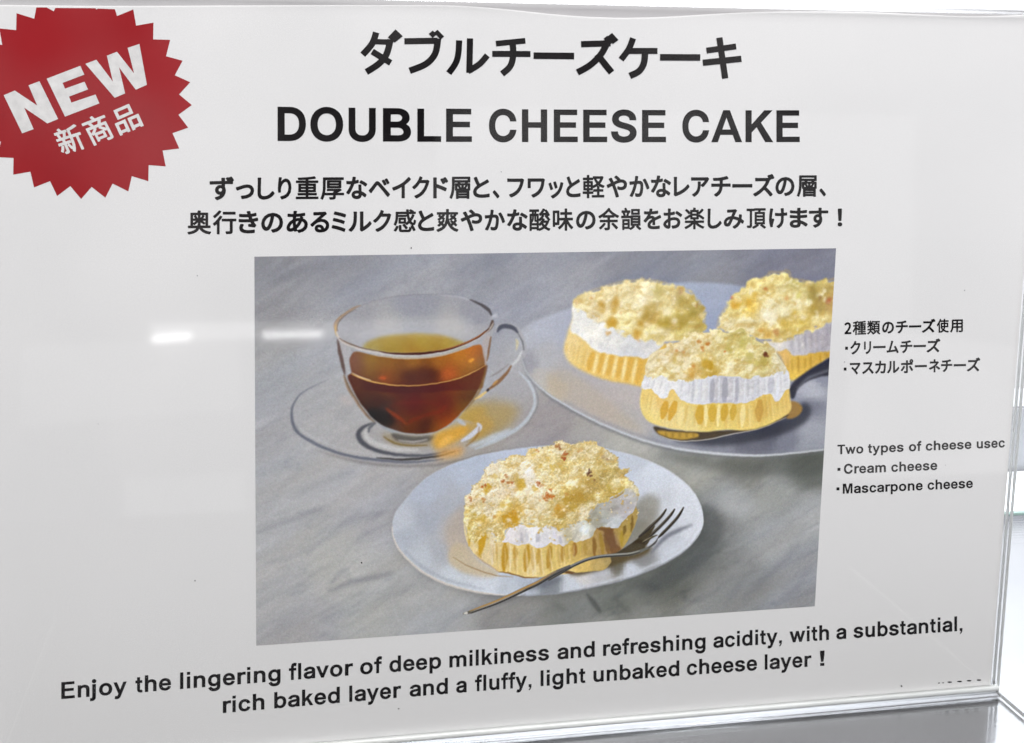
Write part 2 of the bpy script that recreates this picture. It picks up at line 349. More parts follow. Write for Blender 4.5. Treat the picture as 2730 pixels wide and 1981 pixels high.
        'お': ['.A.u.1.~-o.~,{.j,8.`,3.d,1.l,1/B,:0*,90:,40G,!0Q*z0Q*h0K*_0:*_/d*c/J*c.Z*`.R*O.L)m.L(d.T(V.Q(N.J(H.9(H-U(M-<(V-/(p-%*S-$*],}*_,s*]+T)q++))*Q(V)v(I)`(7(}(7(l(N(&(b&k)1&@*%%r*e%e*z%e+?%j+X%w+q&0,!&M,-&t,1(F,-(p,/*Q,H*],o*g-g*t.=*t.d*o/:*X/T*?/]*2/d)m/b)W/W):/B({/5(p.h(W.#(D-c(?,s(?,b(6,[((,[&p,n&8,~%s-4%i-M%i.d%w/o&A0]&w1/(l1=)q1&*r0Y+L0I+]/J,0.N,=-U,>,3,(,*,+,--(,1-0-g-G.5-Q.A-Y.G-g.H-t.G.d', '*])m*c)W*c(V*_(J*X(D*G(E*.(Q)}(^)l(t)q)-*:)Y*S)m', '2,-_0i.W/S/;/5/:/#/-._.N.^.9.f.(/d-N0T,w12,H1?,B1T,C1a,K2!,w25-<24-Q'],
        'か': [',L07,<0@+T0I+/0H*z0?*t02*s/`*g.R*Z.#)B-v(5-u((-p&}-g&z-Z&z-8(!,^(1,C(=,>(N,>*2,R*8,L)~+X)G)}(s(p(,&V(+&A(4&0)-%i)J%j)]%w*L(N*n)B++*%+Q+;+u,^,!,d,k,h-0,d-I,V-V,D-[,3-a+T-S**-E)B-5(l-#(N,s(D,^(<,@(;+H(K+3(L+%(J*v(B*p(5*p&|*x&A+!&,+*%~+7%w+f%m,8%i,s%i-8%m-g%}.(&7.5&D.Q&p.m(`/%)q//*m//+b/3+{/$-!.i-M.T-g-x.)-8.3,<.1,:.E,R/d,R0*', '0>/%02/./u///-.m/#.h.x.].w.A.|.5/S-E0/,80T+;0v*:1%*11;*02/*U29*]2@*i2A+%1z,#1@-A0v.,'],
        'き': ['/d(2/W(:/F(;._(/-c(%,^(%,H(*,!(++3(A*~(L*i(c*_)-*i)[+&*.+(*C+$*O*z*X*e*b*6*k)m*k)Z*a)F*6)4)W)/)-)0(l)A(#)J&k)Y&Z*.&++?%a,s%S-8%W.9%W.l%]/S%f/e%s/j&(/j&x', '0C/X02/b/u/b/1/N.1/<.(/F-u0:-p0G-_0Q-A0Q,U0H,C0>,>02,>/},R/:,Q/1,L/0*z//)[/<)6/8)(/))&._)-.#):-q*m-e,w-d-#-Z-6-!-0,z,o,u*e,u):-$))-#(x,w(r,f(r+r({+])1+R)u+R*.+N-o+P.2*v.5*i-t*g-_*k-8*k-&*e,{*X,u*:,u)i,{)Z-8)M.V)@/J)0/h)3/w)>0;)m0C)}0D*60?*C/}*h/c+3/R+P/L+b/S+g0z,%1,,/13,<15,Q1&-A0v-P0]-S/`-;.}-..l-/.d-8.Q-o.V-u0*.40H.A0Q.R0Q.t0H/J'],
        'け': ['0$07/y0=/m0@.l0@._0?.Q06.L0*.L/m.T/B.X._.X.(.R-{-|-v-A-v+f.%+T-}+K-o+J,k+O,^+X,V+r,O,f,N,{,J.A,J.R,N.Z,J.],D.]+b.O*6.J)y.-)--J(=-!&{,D&[,>&M,>&A,G&,-4%P-A%K-U%K-g%S/%&Z/n))0&*K0-,L02,R0>,V0a,W1],e1k,k1s,w1t-|1q.,1j.51].;1P.;0S.+02.)0-.,0,0$', '*K0%*@0.*.04)108(|02(s/}(r/`(Y-t(L,U(L,/(H+v(H*2(L)S(Y(`(k&k)$&+)6%~)W%~**&&*?&4*E&E*A&p*F(1+,*X++*m+#*z*O+<*2+<*%+4)y+$)u+$)t+*)s+n*(-Q*A.x*Q/[*Q/u'],
        'し': ['+H07+?0=+30@)}0@)m07)g0*)g/d)k/J)k,{)g,b)f+%)b*m)b)1)t(#*M&4*]&)+H%b+X%],@%S-!%S.R%j/[&</z&M0a(&1((J1T)#1Z)11Z)F1U)S1,**0q*=0W*@0C*4/o)S.}(j.#(=,o(+,Y(+,/(0+](I+C(p+9)J+=-,+A-A+F/5+N/q+M0*'],
        'す': ['1v.y1n/#1a/&._/(.X/1.]02.V0C.N0J.A0M-A0M-,0G,~06,}/y-*/5-)/--!/(,k/!(}.z(F.v(5.m(/.Z(/-t(8-U(F-L))-K*.-S*v-S+/-W,U-X,k-]-!-[-)-U-)-A-!-;,L-:+b-(+%,[*W+v*I+7*I*r*W*.*`)y*~)M+/)A+j(|,L(q,P(l,3(Q+T(4*X&t*F&k*>&_*=&I*B&=*Q&,+*%T+7%O+P%P-,&8-K&Q.5(;.m)S.z*].z*z.r+X.Y,<.Z-X.h-]1f-Y1s-c1|-x1|.h', '-.+b-9+T-B+?-=*v-2*X,x*C,b*=,H*B,/*R+~*e+x+%+~+C,/+Y,D+i,Y+p,w+o'],
        'ず': ['100e0~0n0e0o0*0V/u0F/[0T/F0U.c0:.Y0*.Z/q/+/$/*.x/$.w.E.w.=.z.;/N.?/d.?0$.<02.50;.#0@,{0@,j0:,a0*,h/1,h.},b.w+j.v+T.r)u.r)`.n(-.n&|.k&s.d&n.N&r-U&x-H((-@(d-?)d-G+v-K,/-O,b-O,l-I,l-4,f-/,/-.+n-)+T-#+;,t*e,N*:+j*,+**,*i*6*2*>)u*i)9+H(t,&(i,1(d,2(`+v(I+3(&*-&c*$&V*#&=*)&0*8%{*i%L*v%G+;%H,o&/-:&Q-x(4.N)F.]*O.]*r.T+P.;,3.=-K.N-O0C-O0]-K1?-K1Q-Q1^-c1_.h1{.}2#/-2#/>1k/h', ',p+T-#+;-$*~,x*],l*G,^*:,@*4,/*6+n*G+]*e+Z*~+a+;+q+P,.+b,H+h,Y+c'],
        'っ': ['0>,S02,_/B-,.9->-x->,{-6+j,x)m,?)-,0({,&(s+r(t+X)7*i)>*`)J*Z)m*[+H+8,w+b-x+p._+f/.+L/I+%/P*i/Q*S/8)`/2)W.B(y-((Q+T(C+?(>+3(6+-((+.&k+P%v+]%n+r%m-|&//W&o0^(p0j)-1+*C1,*e0v+c'],
        'と': ['02.}/}/+/d/(.Z.E,U-;,H-7+|.(+K/:+3/y+%04*r0<*]0<)m/z)`/r)Y/[)`/B*D-g+%,D*|,8*S+t)w+7)J*?)<)J)<):)V(5)k&x*K&>+T%w+v%q-,%i.h%m0O%~0m&&0z&/1#&A1#(J0z(W0m(`0S(a/h(P.((?,w(?,D(D+{(M+B(d*~))*t)O*y)m+.*6+J*]+i*z,U+Q-E,#06-N0]-f0b-t0a.1'],
        'な': ['/5,|/$-).,-*-x-#-q,w-m,k-m+f-q+L-r*a-u*O-r*G,k*E,/*;+B)u*q)B*_(`*_(1*o&V+7&*+C%{+T%r,+%^,D%W,o%S-I%S.1%^._%v.z&0/=&_/E(1/J(8/S(7/j((0a&B0m&?0~&@13&M1^(91_(N1Y(Z1<(t0])C/y)g/J){/E*%/@*G/@+;/<+P/<,k', '-v(y-z(l-r(J-g(7-Q(*-<(!,b(!,<(4,0(F,/(R,6(d,K(t,b(}-()&-M)&', '-x/*-k/2-U/3,^.x,Q.w,L/$,`/y,`06,Z0C,Q0J,<0Q+?0U+20O+*0C+#/`*n.l*g._**.X)W.X(J.a(=.^(5.W(/.A(3-Q(8-E(@-<(N-7(y-2*.-2*6-,*+,k)G+L(m*O(2)[(/)>(8)-)-(b)F(b)Y(l*;)m*i*c+B+r+{-<,+-B,k-K-g-a-x-k-~-|-~.p', '1s-M0e.6/F.u/5.z/$.z.t.u._.Z.A.,.@-t.E-f/m,|0K,V0z,31.,-1;,.1H,31s,o1{-!1|-01{-A'],
        'の': ['0S.C/u.m/)/>-E/^-,/^+3/:*v/.)W.;)>-y(K,b(&*z(+*?(8)J(a(R(r(=)B&r)S&h*.&X*O&X+;&o+R(#,$(R,_)[-(*e-J+v-`-!-n-|-x.%._-p/K-8/~,@00+;/{*6/D)>.Z(g-U(A,f(7,Y(1,O&|,R&Z-!%q-4%i-Q%i/-&5/B&@0S(/1@)>1L)W1h+71H-!', ',3-w,5-g+w,D+b+X+<*K*v)i*X)D*K)=*?)<*2)A*%)M)t)[)d*%)Y*S)Y+%)n+{*O,}+H-d,+-x'],
        'ま': ['0v/:0i/C0O/D/:/4.9/+.#/,-|/1.%02-|0C-k0M,o0M,Y0G,P0:,N/1,H/(+]/&+H/++%/+)`/<)F/:):/2)4.})4.,)9-x)B-q)d-j*r-a,D-[,J-Z,N-Q,N,o,H,e+/,i)W,y)B,x)3,k)/,^)0+f)5+X)>+Q)S+J**+F,H+=,O+;,R+3,R*],L*R+b*Q*i*H)q)~)>)G),(d),(=);&_)[&6)l&()}%z*e%a+T%W,!%W,k%b-Q&&-c&7.$&k./(N.5(T.Z(B/5&}0:&10S&.0e&817((18(A13(N0^(y/})C.})t.**6.%*?-~+7.(+@.J+E/S+J0q+Y0z+b1#+n0~,p0v,{0m-#0G-$/$,q.N,m.#,n-z,w-z-Q-|-].(-a0C-r0a-v0m-{0w.10x.Z0|.p0{/-', ',U)&,Z(l,Q(A,D(3,1((+r&~+7(&*e(<*[(J*Z(`*m(r+%(}+?)++j)/,8)/'],
        'み': ['0~-=0m-F0.-O/m-O/_-I/U-8/T,8/O+v/J+s.R,4-o,E-E,L->,Q->,Y-W-8.,.A.W/).X/B.O/S-|/z-k0!-Z0!-(/s,^/s,H/o+f/o+L/k)q/j)`/e)U/S)U.d)].J)i.>*2.;*~.C+b.C+{.G,@.G,H.A+X,U*:,A)>+o(y+Y(4*a((*:&r)J&r):(#(R(A&~(w&Z)O&P)m&O*6&U*f&k*~&~+D(N,#)d,T*v,[+%,b+)-0+#-t*n.h*N/$*A/**:.u)i.C(}-V(9,Q&`,E&Q,B&=,H&+,{%[-7%M-Q%K-_%N._&+/!&E/Y&|/r(A0/(h0K)H0S)H1>(p1T(o1a(t1j)!20)u21*22,*?2!*I0w+/1(,U1(-0', '*q*z*r*r*b*K*D)m*%)=)u)0)i)()[)()O)/)E)>)E)S)N)y)W*+)u*O*#*X*X*v*i*{'],
        'や': ['1*.102.a/-.r.R.o.M.t.J/).A/7-408,k0T,^0Y,H0Y,<0T+b0.+X/}+W/h+b/U,D.~,p.V,t.N,o.I+H-s+;-o+2-t*B/N*6/Z**/^)i/])$/A(p/5(j/$(m.l)C.#)i-4)d--)B,{&t,I&j,8&k+v(4+%(=*{(J*x(d*y*?+g*G+j*M+f*f+3+@)[+^(`,3%k,:%^,L%S,f%S-Q%f-h%s-m&#-m&0-()J,I+/+u,@+v,L,Q,g-8-#.E-B/)-F/J-A/q-102,k08,L03,//y+h/S+P.x+F.=+J-M+c-3+b-(+Y,~+L,z*K-!*>-0*6-|)}.A)x/5)w02*)1,*]1D*~1_+P1l,H1_-<1P-Z'],
        'り': ['/U.t/-/@.h/X-k/q-U/s,H/X+S.}+;.d+7.e+5.p+M/}+M02+H0?+70H*20M)}0J)r0>)Q-I)L,H)H,3)H*z)L*e)M*?)R)q)`)Z)m)U*6)U*i)Y*{)d+#)y*|*z+?,<+r-=,b.--M.C.#.5.N-c.n,f.t+j.]*C.S**-k),-Z(|,Q(E*v&}*h&t*_&c*`&M+3%`+C%T+]%S-I&&-c&3/)(+0#)O0/)i0M+]0M+v0;-M/i.Z'],
        'る': ['/P/u/>0!.}0!.9/w,Q/s,</o)}/o)m/i)f/`)b/>)f/$)g.V)m.I)y.A*O.?*e.C,<.H,U.L,{.K-%.J-&.E,w.7(F*L(?*:(C*%(Y)d(y)D)1)8)B)8)O)=)o)W*K*4+L*v,D+<-M+I.A+<.~*z/K*K/X)u/X)[/S)B/E)$/!(Z.p(S.k(V.[(}.5)U.()a-E**,U*8,/*8+P*/+*)v*i)^*N):*F)$*A(d*A(9*O&g*x&4+/&&+r%f,^%]-I%].d%m/)%z/~&I08&_0q(L1,)J10)y0z*v0o+302+|/1,T-x,h-Q,i-M,o.V-i/z.p0!.}/}/7/u/G', '-*(V-?(5-A(--<(&,b(%,H(+,+(6+y(A+n(R+o(`+{(m,3(v,H(v,b(q'],
        'を': ['/h/G/[/O/B/P.5/@,b/5,^/>,m0*,k06,d0C,Q0M+T0Q+C0L+:0>+//W+(/:*~/1)y//)-/7(d/7(V/6(I/-(D.x(D.((G-x(N-o(`-i*:-e*B-c*D-_*?-Q)f,^)3+{(4*v(/*i(/*X(4*K(=*A(})r)-)o)B)p)[*(*E*z*x+C+?+U+j+c,<+c,Q+[,W+T,Q+K+n+&+**O*J)`*5(l*4(J*F&_*S&K+5%w,!%b,D%]-4%W.}%[0K%i0]%s0c&(0b((0](60O(>06(?/N(3.V(+.1(*-x(%-,(%,^(+,/(6+q(J+h(`+n)$,))F,L)f,f)w,k)u,m)m,i(l,r(Z-,(T-|(T.1(Z.8(d.;(p.;)d.7)}.7*].:*e/:+31.+v1D,&1I,31H,L1&-<0q-F0W-E/3,f.(,;-m,U-R,k-!-#,Y-*+n-&+k-,,%-_,/-h,s-i-,-m-U-m._-v/B-~/d.,/k.5/o.A/o/5'],
        'ア': ['1h/:1D/[13/b0]/^)W/^(l/f(U/`(O/W(L/J(L.A(U.1(d.+)).*)B../F../S../W.(/:-].P,s-Z,5-U,5-S,D-W,b-W-M-N-_-<-e,8-e,+-b,!-Z+y-I+}-,+},&+x+H+`*:+<)S+#)1*.(I)m(6)-&u)&&g)&&Z)*&M)1&C)y%f**%a*?%a*K%f,)&t,4(#-,)O-O+/-U+l-Z+m.=+6.N+..Z+-.t+2/`+l0Y,k1.-L1w.Z1|.h1{.}'],
        'イ': ['1(/d0K0;0:0@/}0=.V.w-q.A,f-Y,!-3*i,X)d,3(A+f(1+^(&+L((+3(R*>(`*6(t*5)u*S+3+%,U+b,^+b,`+T,`&p,[&Q,]%{,f%o,s%i.#%i.5%n.>%{.?&,.;&_.<,^.A,g.~-4/u-v1./&17/518/J13/W'],
        'カ': ['1&.(0K.D0>.G/d.C-:.E-6.N-:.d->02-50C-!0I+v0H+e0>+`0*+d/S+c.N+].D)W.C)>.G(p.G(Z.A(P.1(P-0(V,{(`,t)),q)B,u+C,u+L,s+N,k+<+j*n*X*6)Z)`)!)1(T(Q(-(F&}(@&p(@&_(E&Q(P&E)1%r)>%m)W%n)u&%*e&e+#(#+s)1,,)[,c+%-%,f-,,r-8,u/F,u/Q,s/U,f/L*z/;)W.}(Z.t(Q.d(L.((L-E(T,w(S,k(K,f(A,e(#,n&4,s&+-!&!-U%}-k%y/B%y/W&!/y&20:&P0J&p0g(y0w*?1#+r1(,+1(,o10-k1/-x'],
        'ク': ['18.V0e.u0G/%0*/%/d.{-8.|-5/$-7/--Z/m-[0$-U03-E0?,L0Y,80Y,&0Q+z0C+e/d+<.x*Q-t)O,q(I,+(9+w(3+j(3+](<+H))*o):*k)J*o*O+[+#,++h,s,2-I,@-S/1-S/;-Q/<-E/1-%.`,!.:+?-_*Q,{)o+{)(*m(K)N&x)A&g)@&V)C&I)O&;*.%d*?%]*]%^,+&<-8&{.%(Z/+)d/m*e05+H0j,^1.-c1@.11A.E'],
        'ス': ['0G/+/y/K/h/P/1/L*%/L)O/P)9/J)3/B)//5)/.1)5-|)B-s)i-r*%-v.1-v.=-t.A-o-p,s-<,%,u+T+x*S*o)[)q(|(<(1(4(#(3&k(8&_(H&M(}%w)1%q)J%t*S&L+c(9,k)0-I)k-Q)o-q)W.R(v/L&t00&#0>%r0O%m0i%p1N&I1Y&Z1Z&t1E(90Y)-.[+*._+7/%+j/M,Q0N.R0Q.t'],
        'ズ': ['1?0x1.1&0m1(0:0n0*0Z/q0b/[0b.}0G.t0:.s/}/2/J/4/B/-/<._/8*:/8):/@)-/>(}/6(w/$(w-x(}-j)--b-x-e.(-d.,-_.$-I-`,f-,+u,U+5+V*6*U)F)J(_(#&y&z&k&{&V(3&=(h%f(y%`):%d*G&@+U(-,L(s-4)Y-<)^-Z)H.5(n/3&g/w%o0*%b0:%[0S%_0i%m1;&;1D&I1E&c10((0@(}.h*U.L*m.F*z/:,@/i-A0&-|06.:0m.U0~.i17.b1P.c2&.z22/)25/>22/S1^0K'],
        'チ': ['0,0$/u03/`04.E/o,s/U+H/H)6/D))/A(|/:(w/-(w.t)(.A)1.+)B-{+%-z+;-~+r-~,3.%,>.#,B-x,B,o,<,e)$,d(h,h(A,h(1,c((,U(&+L(-+>(9+6,&+9,/+8,5+3,5+%,(*C+Y)F*m(T)_&p)V&c)U&Q)X&E)b&8*O%b*]%]*m%]+*%j,1&V-$(Z-/(l-Z)y-n+3-t+80v+91P+51]+81f+?1l+P1k,Q1f,_1X,g.#,d-x,e-r,k-r.(-v.5.}.H0C.g0].t0c/)0`/>'],
        'ッ': ['0z-F0m-N0$-e/d-e/Q-Z/I-I/:,U.u+L.O*]-|)t-0)&,<(I+L&}*N&Z*F&M*E&4*J&(*Z%s+3%?+?%:+T%;,D%]-,&&-`&I.K((/?)$/m)i0=*e0]+X1!,s1#-8', '*K-J*C-P*6-S)u-N)1-1)&,{)(,b)S+X)}*C*(*6*:*,*X*-+?*H+H*O+M*]+M*r+D+3', '-!-y,o.%,L.$+j-j+a-c+[-U+]-<,(,3,Q*q,b*h,w*i-g+&-p+/-u+;-u+T-p+f-=-<'],
        'ド': [',!/~+v0(+j0,*]0+*K/~*E/q*E/J*I/1*I&Q*E%{*K%f*S%_*a%[+j%[+{%b,(%o,)&A,$&_,&+?,3+@-c*j/u)k0.)l0>)x0b*r0`+70W+@0G+I.N,8,(-,,$-8,$/-,)/F,)/m', '0:0*0*04/h03/1/r/(/d/$/P.h/^.N/^-t/E-h/:-e/)-h.p.:.(.f-4.t-+/1-*/m-D/z-U/}-t06-`0O-]1.-y1:.(1=.E18.V0r/5'],
        'ネ': ['0Z.N06.r0$.z/B.r-m.t-i/)-m0>-d0O-Q0U,L0U,@0R,80L,106,5/m,5.},/.s*%.r)i.v)).v(p.q(f._(f-_(k-M(y-D):-C)S-G-x-G.(-F.,-A-c,u->,U,D+v+]+M*i+%)d*[(5*3((*+&z)u&{)`(P(p(d(f))(g*a)=,/)y,4)u,5)i,5&|,-&#,0%k,8%b,H%[-M%[-_%b-f%k-i%w-i&M-e&g-g*v.t+p/u,q0g-k0n-x0o.10j.=', '1n)w0O*j/-+R.p+R.d+M.3*v.,*i.**X.,*K.3*?/F)X0m(Z0z(U1.(U1<(Z1s)F1x)S1x)d'],
        'フ': ['1+/$0W/C0>/L/u/L/[/H**/H)$/P(t/O(h/G(b/5(b.1(k-|(y-v/1-v/:-t/=-o/6-I.y,Y.R+`.(*y-A*,,8);+?(k)}(B)h(5)b(#)f&k)w&Q*G%~*]%q*z%r,H&L-U(/.C(l/3)`/G)y/t*e0P,+0n-,14.V14.p'],
        'ベ': ['.%-!-0-u,N.E,&.O+b.P+3.>*_-o(Z+F&g*S&a*C&d*.(7)S(R)8(`)1(t)0)))8+`,U+r,f+{,g,3,W-S+3.z)W0_&V0v&G1*&G17&M1n(%2!(=2)(R2!(h', '/?/)/-/3.t/3.d/..5.u...l.*._...E.[-Z/0,^/B,S/[,T07,o0?,w0E-,0D-<0?-I/U.h', '0g/[0S/f06/e/[/K/T/B/Q/5/U.t/z.A0W-70a-10m-.1%-.17-31f-K1m-U1p-c1o-t1U.E'],
        'ポ': ['1T0]1%0}0W1(0.1(/u1!/[0r/>0].|0*.v/h.v/B.}/!/,.h/D.E/B.A-a.A-].R-a/y-Z0.-I08,D08,/03,$/},$/d,-.x,-.J,&.@(y.?(F.C(9.@(0.9(+.((+-((1,v(=,n+{,m,&,l,,,f,,(=,&(0+v(++X(+*i(7*](7*N(1*F(#*E&p*N%w*S%j*e%a+;%[,b%[-(%f-F%{-V&=-]&Z-^,f-g,l1.,m1@,s1F,{1I-,1I.(1E.=1X.Q1k.l1s.}1x/>1x/m1s0.', '+/+f*G,,**,-)x,&)$*[(G)m&~)F&o)1&j)$&j(p&t(^(`(0(y(/)/(9)U(d*:)_*n*O+8+;+9+T', '/r,!/d,,/J,-.h+k.Z+c.S+X.P+?.Z+*/K)u0C(?0W(30v(61b(`1j(l1k)$1Q)W0v*S', '0a/j0k/W0i/M0a/@0K/406/<0+/S02/i0G/u0W/q'],
        'マ': ['1r.a1?/.1./80~/<0C/3)J/3(d/<(F/8(=/1(7/$(7-x(=-f(N-])W-e/>-e/J-c/L-_/>-D.V,J-W+H,f*e,T*m+?+p*v,0*i,5*S,5*G,0)c+X)Z+L)Y+;)d+%*z*&+n)<-.&x.4%^.E%W.Z%Z.p%i/L&=/S&I/T&_/O&k/;((-|)M-x)W.j*?/:*k0!+X0v,e1e-x1y.51|.N'],
        'ミ': ['0:(60.(>.l(i-<)2+;)^)S){)F){):)v)*)[(o(}(o(d(t(U)$(M)6(I*X(2,{&Z-|&A/W%m/d%m/r%s0%&00@&p0@((', '/u+g/h+o.=,<,+,l**-2)p-,)d,s)I,/)J+v)Q+j)d+`*]+R,Y++-|*f/-*B/:*A/O*G/c*i/{+H/{+X', '0W.d0K.m/S/*.#/L,!/r*r0&*X0&*C/~*6/m)x/$)x.p)}.c*2.Y+H.G-I-}.d-_/[-D/}-?06-D0C-U0^.=0^.V'],
        'ム': ['-I/r-</z,@0/+{0/+i0$+d/u+U/$+3-k*/*X)T)$)J({(1(v(!(p&w(d&v(A(&&Q(-&D(=&;(V&;)F&G+{&]/m(*/y()/}(#0L%s0]%f0z%f1j&+1{&82#&E2!&Z1Q(d0?*v/S,//F,8/),8.N+|.9+p./+].2+?/%)y/2)`/1)W.R)M+X)0+H)1+D)6-<.}-N/N-O/d'],
        'リ': ['06/~0.0(/}0,.t0,.d0%.[/y.X/d.]/B.]+r.N*m.6*%-m)J-M)+-4(t,Y(Q,+(=+H()+2&x+-&g+0&Q+h%o,!%^,<%],y%s-g&<.N&j/!(=/K(t/])6/z)}04+704,&08,@08/:0</S0</q', '+*/v*~/|*r0!)m0!)[/z)R/m)Q/S)U/:)U*v)Q*G)W*1)`*+)m*(*r*(+%*-+/*:+-/$+1/`'],
        'ル': ['+T/r+L/x+?/{*:/{**/v)}/j)|/S*(/$*(-M*#-8*!,Q)w+L)i*e)M)u)%)-(T(R&s&x&n&k&n&Z&x&G(h%r))%q)6%w)q&O*C(0*{):+9*%+I+%+M+T+R,/+R,o+V-(+V.t+Z/1+Z/d', '.N/v.E/|.90!-,0!,w/v,q/h,y.l,y(F,q&Z,v&I-%&=-Q%v-_%q-t%q/>&^0K(L1=)61|)}25*C22*a1c+C1P+Q17+Q1*+H0G*V/`)s.l)9.Z)0.R)0.P/B.T/`'],
        'レ': ['13,A0z,J0m,J0`,D/J+--x*$,H)9+;(r+7(u+5)$+5.t+9/1+9/`+3/m*~/w)q/w)`/q)V/d)U/W)^.Z)^(F)U&g)X&V)g&E*:%x*G%u*a%w-(&k.}(k0>)g1^+*1c+71b+P'],
        'ワ': ['1=/$0e/G0K/P/}/L(p/L(d/I(Z/C(T/-(X.N(X,!(T+f(T+?(Z+.(l+$)y+$**+**1+3*4+L*0+f*0-k*1-t*6-y/B-z/N-x/Q-t/L-A/:,H.}+X.R*d-m)q,o)(+n(Q*W((*O&x*N&_*S&Q*c&A+;%j+H%e+f%f,o&3-x&o.9(&/7(y/~)y0T+*0v,<19.11E.Z1E.p'],
        'ー': ['1T,E1G,M1;,N0m,N0O,J)O,J)6,N(N,N(A,H(7,8(7+*(=*u(J*m(V*k)1*k)O*p0G*o0a*k1C*l1Q*r1Z+%1Z,3'],
        '余': ['2?-80~-q/`.Y.Z/D-r0*-j06-l0O-d0]-00y,{0|,o0z,b0s+d/m*G.g(}-o&V-,&O,w&U,b((,&(5+}(J,%)i,h)n,b)r,H*%,>,/,>,=,8,>+L,8+B(N+A(>+;(7+/(7*?(=*3(F*-,/*,,<*(,=&Z,3&T*r&S*a&M*Z&A*[&0*z%D+/%>,H%>-)%M-<%W-M%j-]&8-])y-a**1L*,1X*/1a*91c+*1`+71X+>1G+A-c+B-]+P-],3-a,</m,>/|,H0$,k0*,n1L,01],.1p,82@,s2F-(', '+?)W*S)s*C)s*6)m)m)@)&(V&v&c&n&M&w&8(R%h(d%e(t%j)u&X*o(R+B)6+E)J', '19(90*)@/>)v/))t.J)P.?):.I)$/:(?0>&:0a%n0m%f0z%e1*%j1f&71o&E1p&Q1j&_', '.i-_.k-U._-S+&-U+*-`+r.;,s/5,{/3-A.r-o.D'],
        '使': ['23/Z2!/b/-/c/&/m/$0a.x0l.h0o.#0o-o0i-i0W-i/m-c/c+?/b+8/h+M0G+H0[*S0w*G0v*:0n)e/[)*.R(7-A&P,U&G,D&L,/&s+H((+>(5+?(A+F(},,)$,/)*,+)+%U)2%@)B%:*3%<*?%H*B%s*G%w*r%@*~%:+3%;+{%T,b%v-Z&P.l%{/y%X1T%:1a%;1n%C2@&02@&A27&L1*&]0*&s.}(8.P(N.I(V.h)B/!*?1]*A1m*G1t*S1t-Q1q-c1j-j1]-m/--n/&-x/(.E/5.L2+.M26.V29.d29/J', '-e.J-i.A-i-x-c-n+;-m+/-j+%-`+#*X+-*?+$*.+%)}+`)),F(=,3(,+c&p*C&E*A-x*F.1*a.Y*m.O*z.L', '-[*?-^*6-V)u-B)B-8)<-!)M,S)y,A*6,A*?', '-e,^-i,L-i+X-e+P,>+P,:+b,:,U,>,^', '0U,^0Z,L0Y+X0U+P/++P/&+b/&,U/+,^'],
        '厚': ['1z0:1r0?1a0@(y0@(d0:(^0*(],L(P*?(-(J&U&(&T%w&Z%k(F%?(R%>(_%D)2&Q)I(A)O(I)[(?)i(;-.(9-2(1-2&_-,&Q+]&O+P&L+I&E+G&0+a%Q+j%F+{%B-!%B-Q%G-k%L.)%Y.:%k.G&,.H(1.N(:1v(;2*(A21(N21)12.)>2!)G/7)J/=)S0C*!1!*G1(*X1$*i0^+/0G+9/}+5*X+3*K+(*I*r*I*C*O*7*X*1-I*0-`*.-_**-8)u-2)i-1)O-()I)m)H)d)K)b)S)s+;)w.x){/)1n/+1z/12#/>2$0*', '0q.t0].{*e.{*S.w*J.l*I._*I+]*P+L*e+E0G+E0m+I0v+T0x+b0x.d', '/^,^/a,Q/W,K+h,L+e,Y+n,`', '/^-x/a-g/W-a+h-c+e-t+n-z'],
        '味': ['1X/$1G/+/>/,/8/5/70W/40e/$0o.,0n.#0i-z0]-z/:-v/-+v/++j/#+d.p+d.#+j-t+q-o-k-m-x-i-x,N-k,J+H,I+C,L+A,U+A/[+;/l+%/s(=/s(-/o(#/d&~/W&~(J(((5(9(/(y(/))(2)3(A)4(t):(~+*)!+;))+A):+C+0-A+0-E+.-F+%-(*K,F)S+L(Y*e()*^&|*Z&p*^&_+/&&+?%z+P%},<&T-)(A-t)I-x)H-z):-z%U-}%H.(%A.5%>/$%>/1%D/6%M/:)D/B)?/y(I0O&e16&#1C%z1T%}20&_25&k23&~1|(91G(f0m)I0$*X/k+*/u+11r+12!+42-+C2,,<2!,G1r,J/>,K/8,U/8-_/:-i/B-m1C-m1T-q1[-x1_.(1_.p', '*(.Z*,.N*+*C)}*=)8*?)4*K)4.V)>.]'],
        '品': [',F+L,<+Q,/+R(F+R(3+L(/+7(/%Y(3%H(A%B)1%D);%Q)=%s)J%y+/%y+8%s+:%Y+C%L,8%K,F%Q,J%g,J+;', '1g+L1]+Q1P+R-Q+R-?+L-:+7-:%Y-?%H-M%B.A%D.K%Q.M%s.Z%y0K%y0T%s0V%U0a%H1X%F1g%M1l%b1l+;', '+5*C+9*6+7(/+*(+)@(-)<(9)>*A)J*E', '0Q*C0U*60S(/0G(+.P(-.L(9.N*A.Z*E', '0+0>/u0E)p0C)h0:)g0.)g,Y)k,H)},B0%,D0.,L00,Y000.', '.v/5.z/).z-_.t-P*|-Q*x-_*x/)*~/7'],
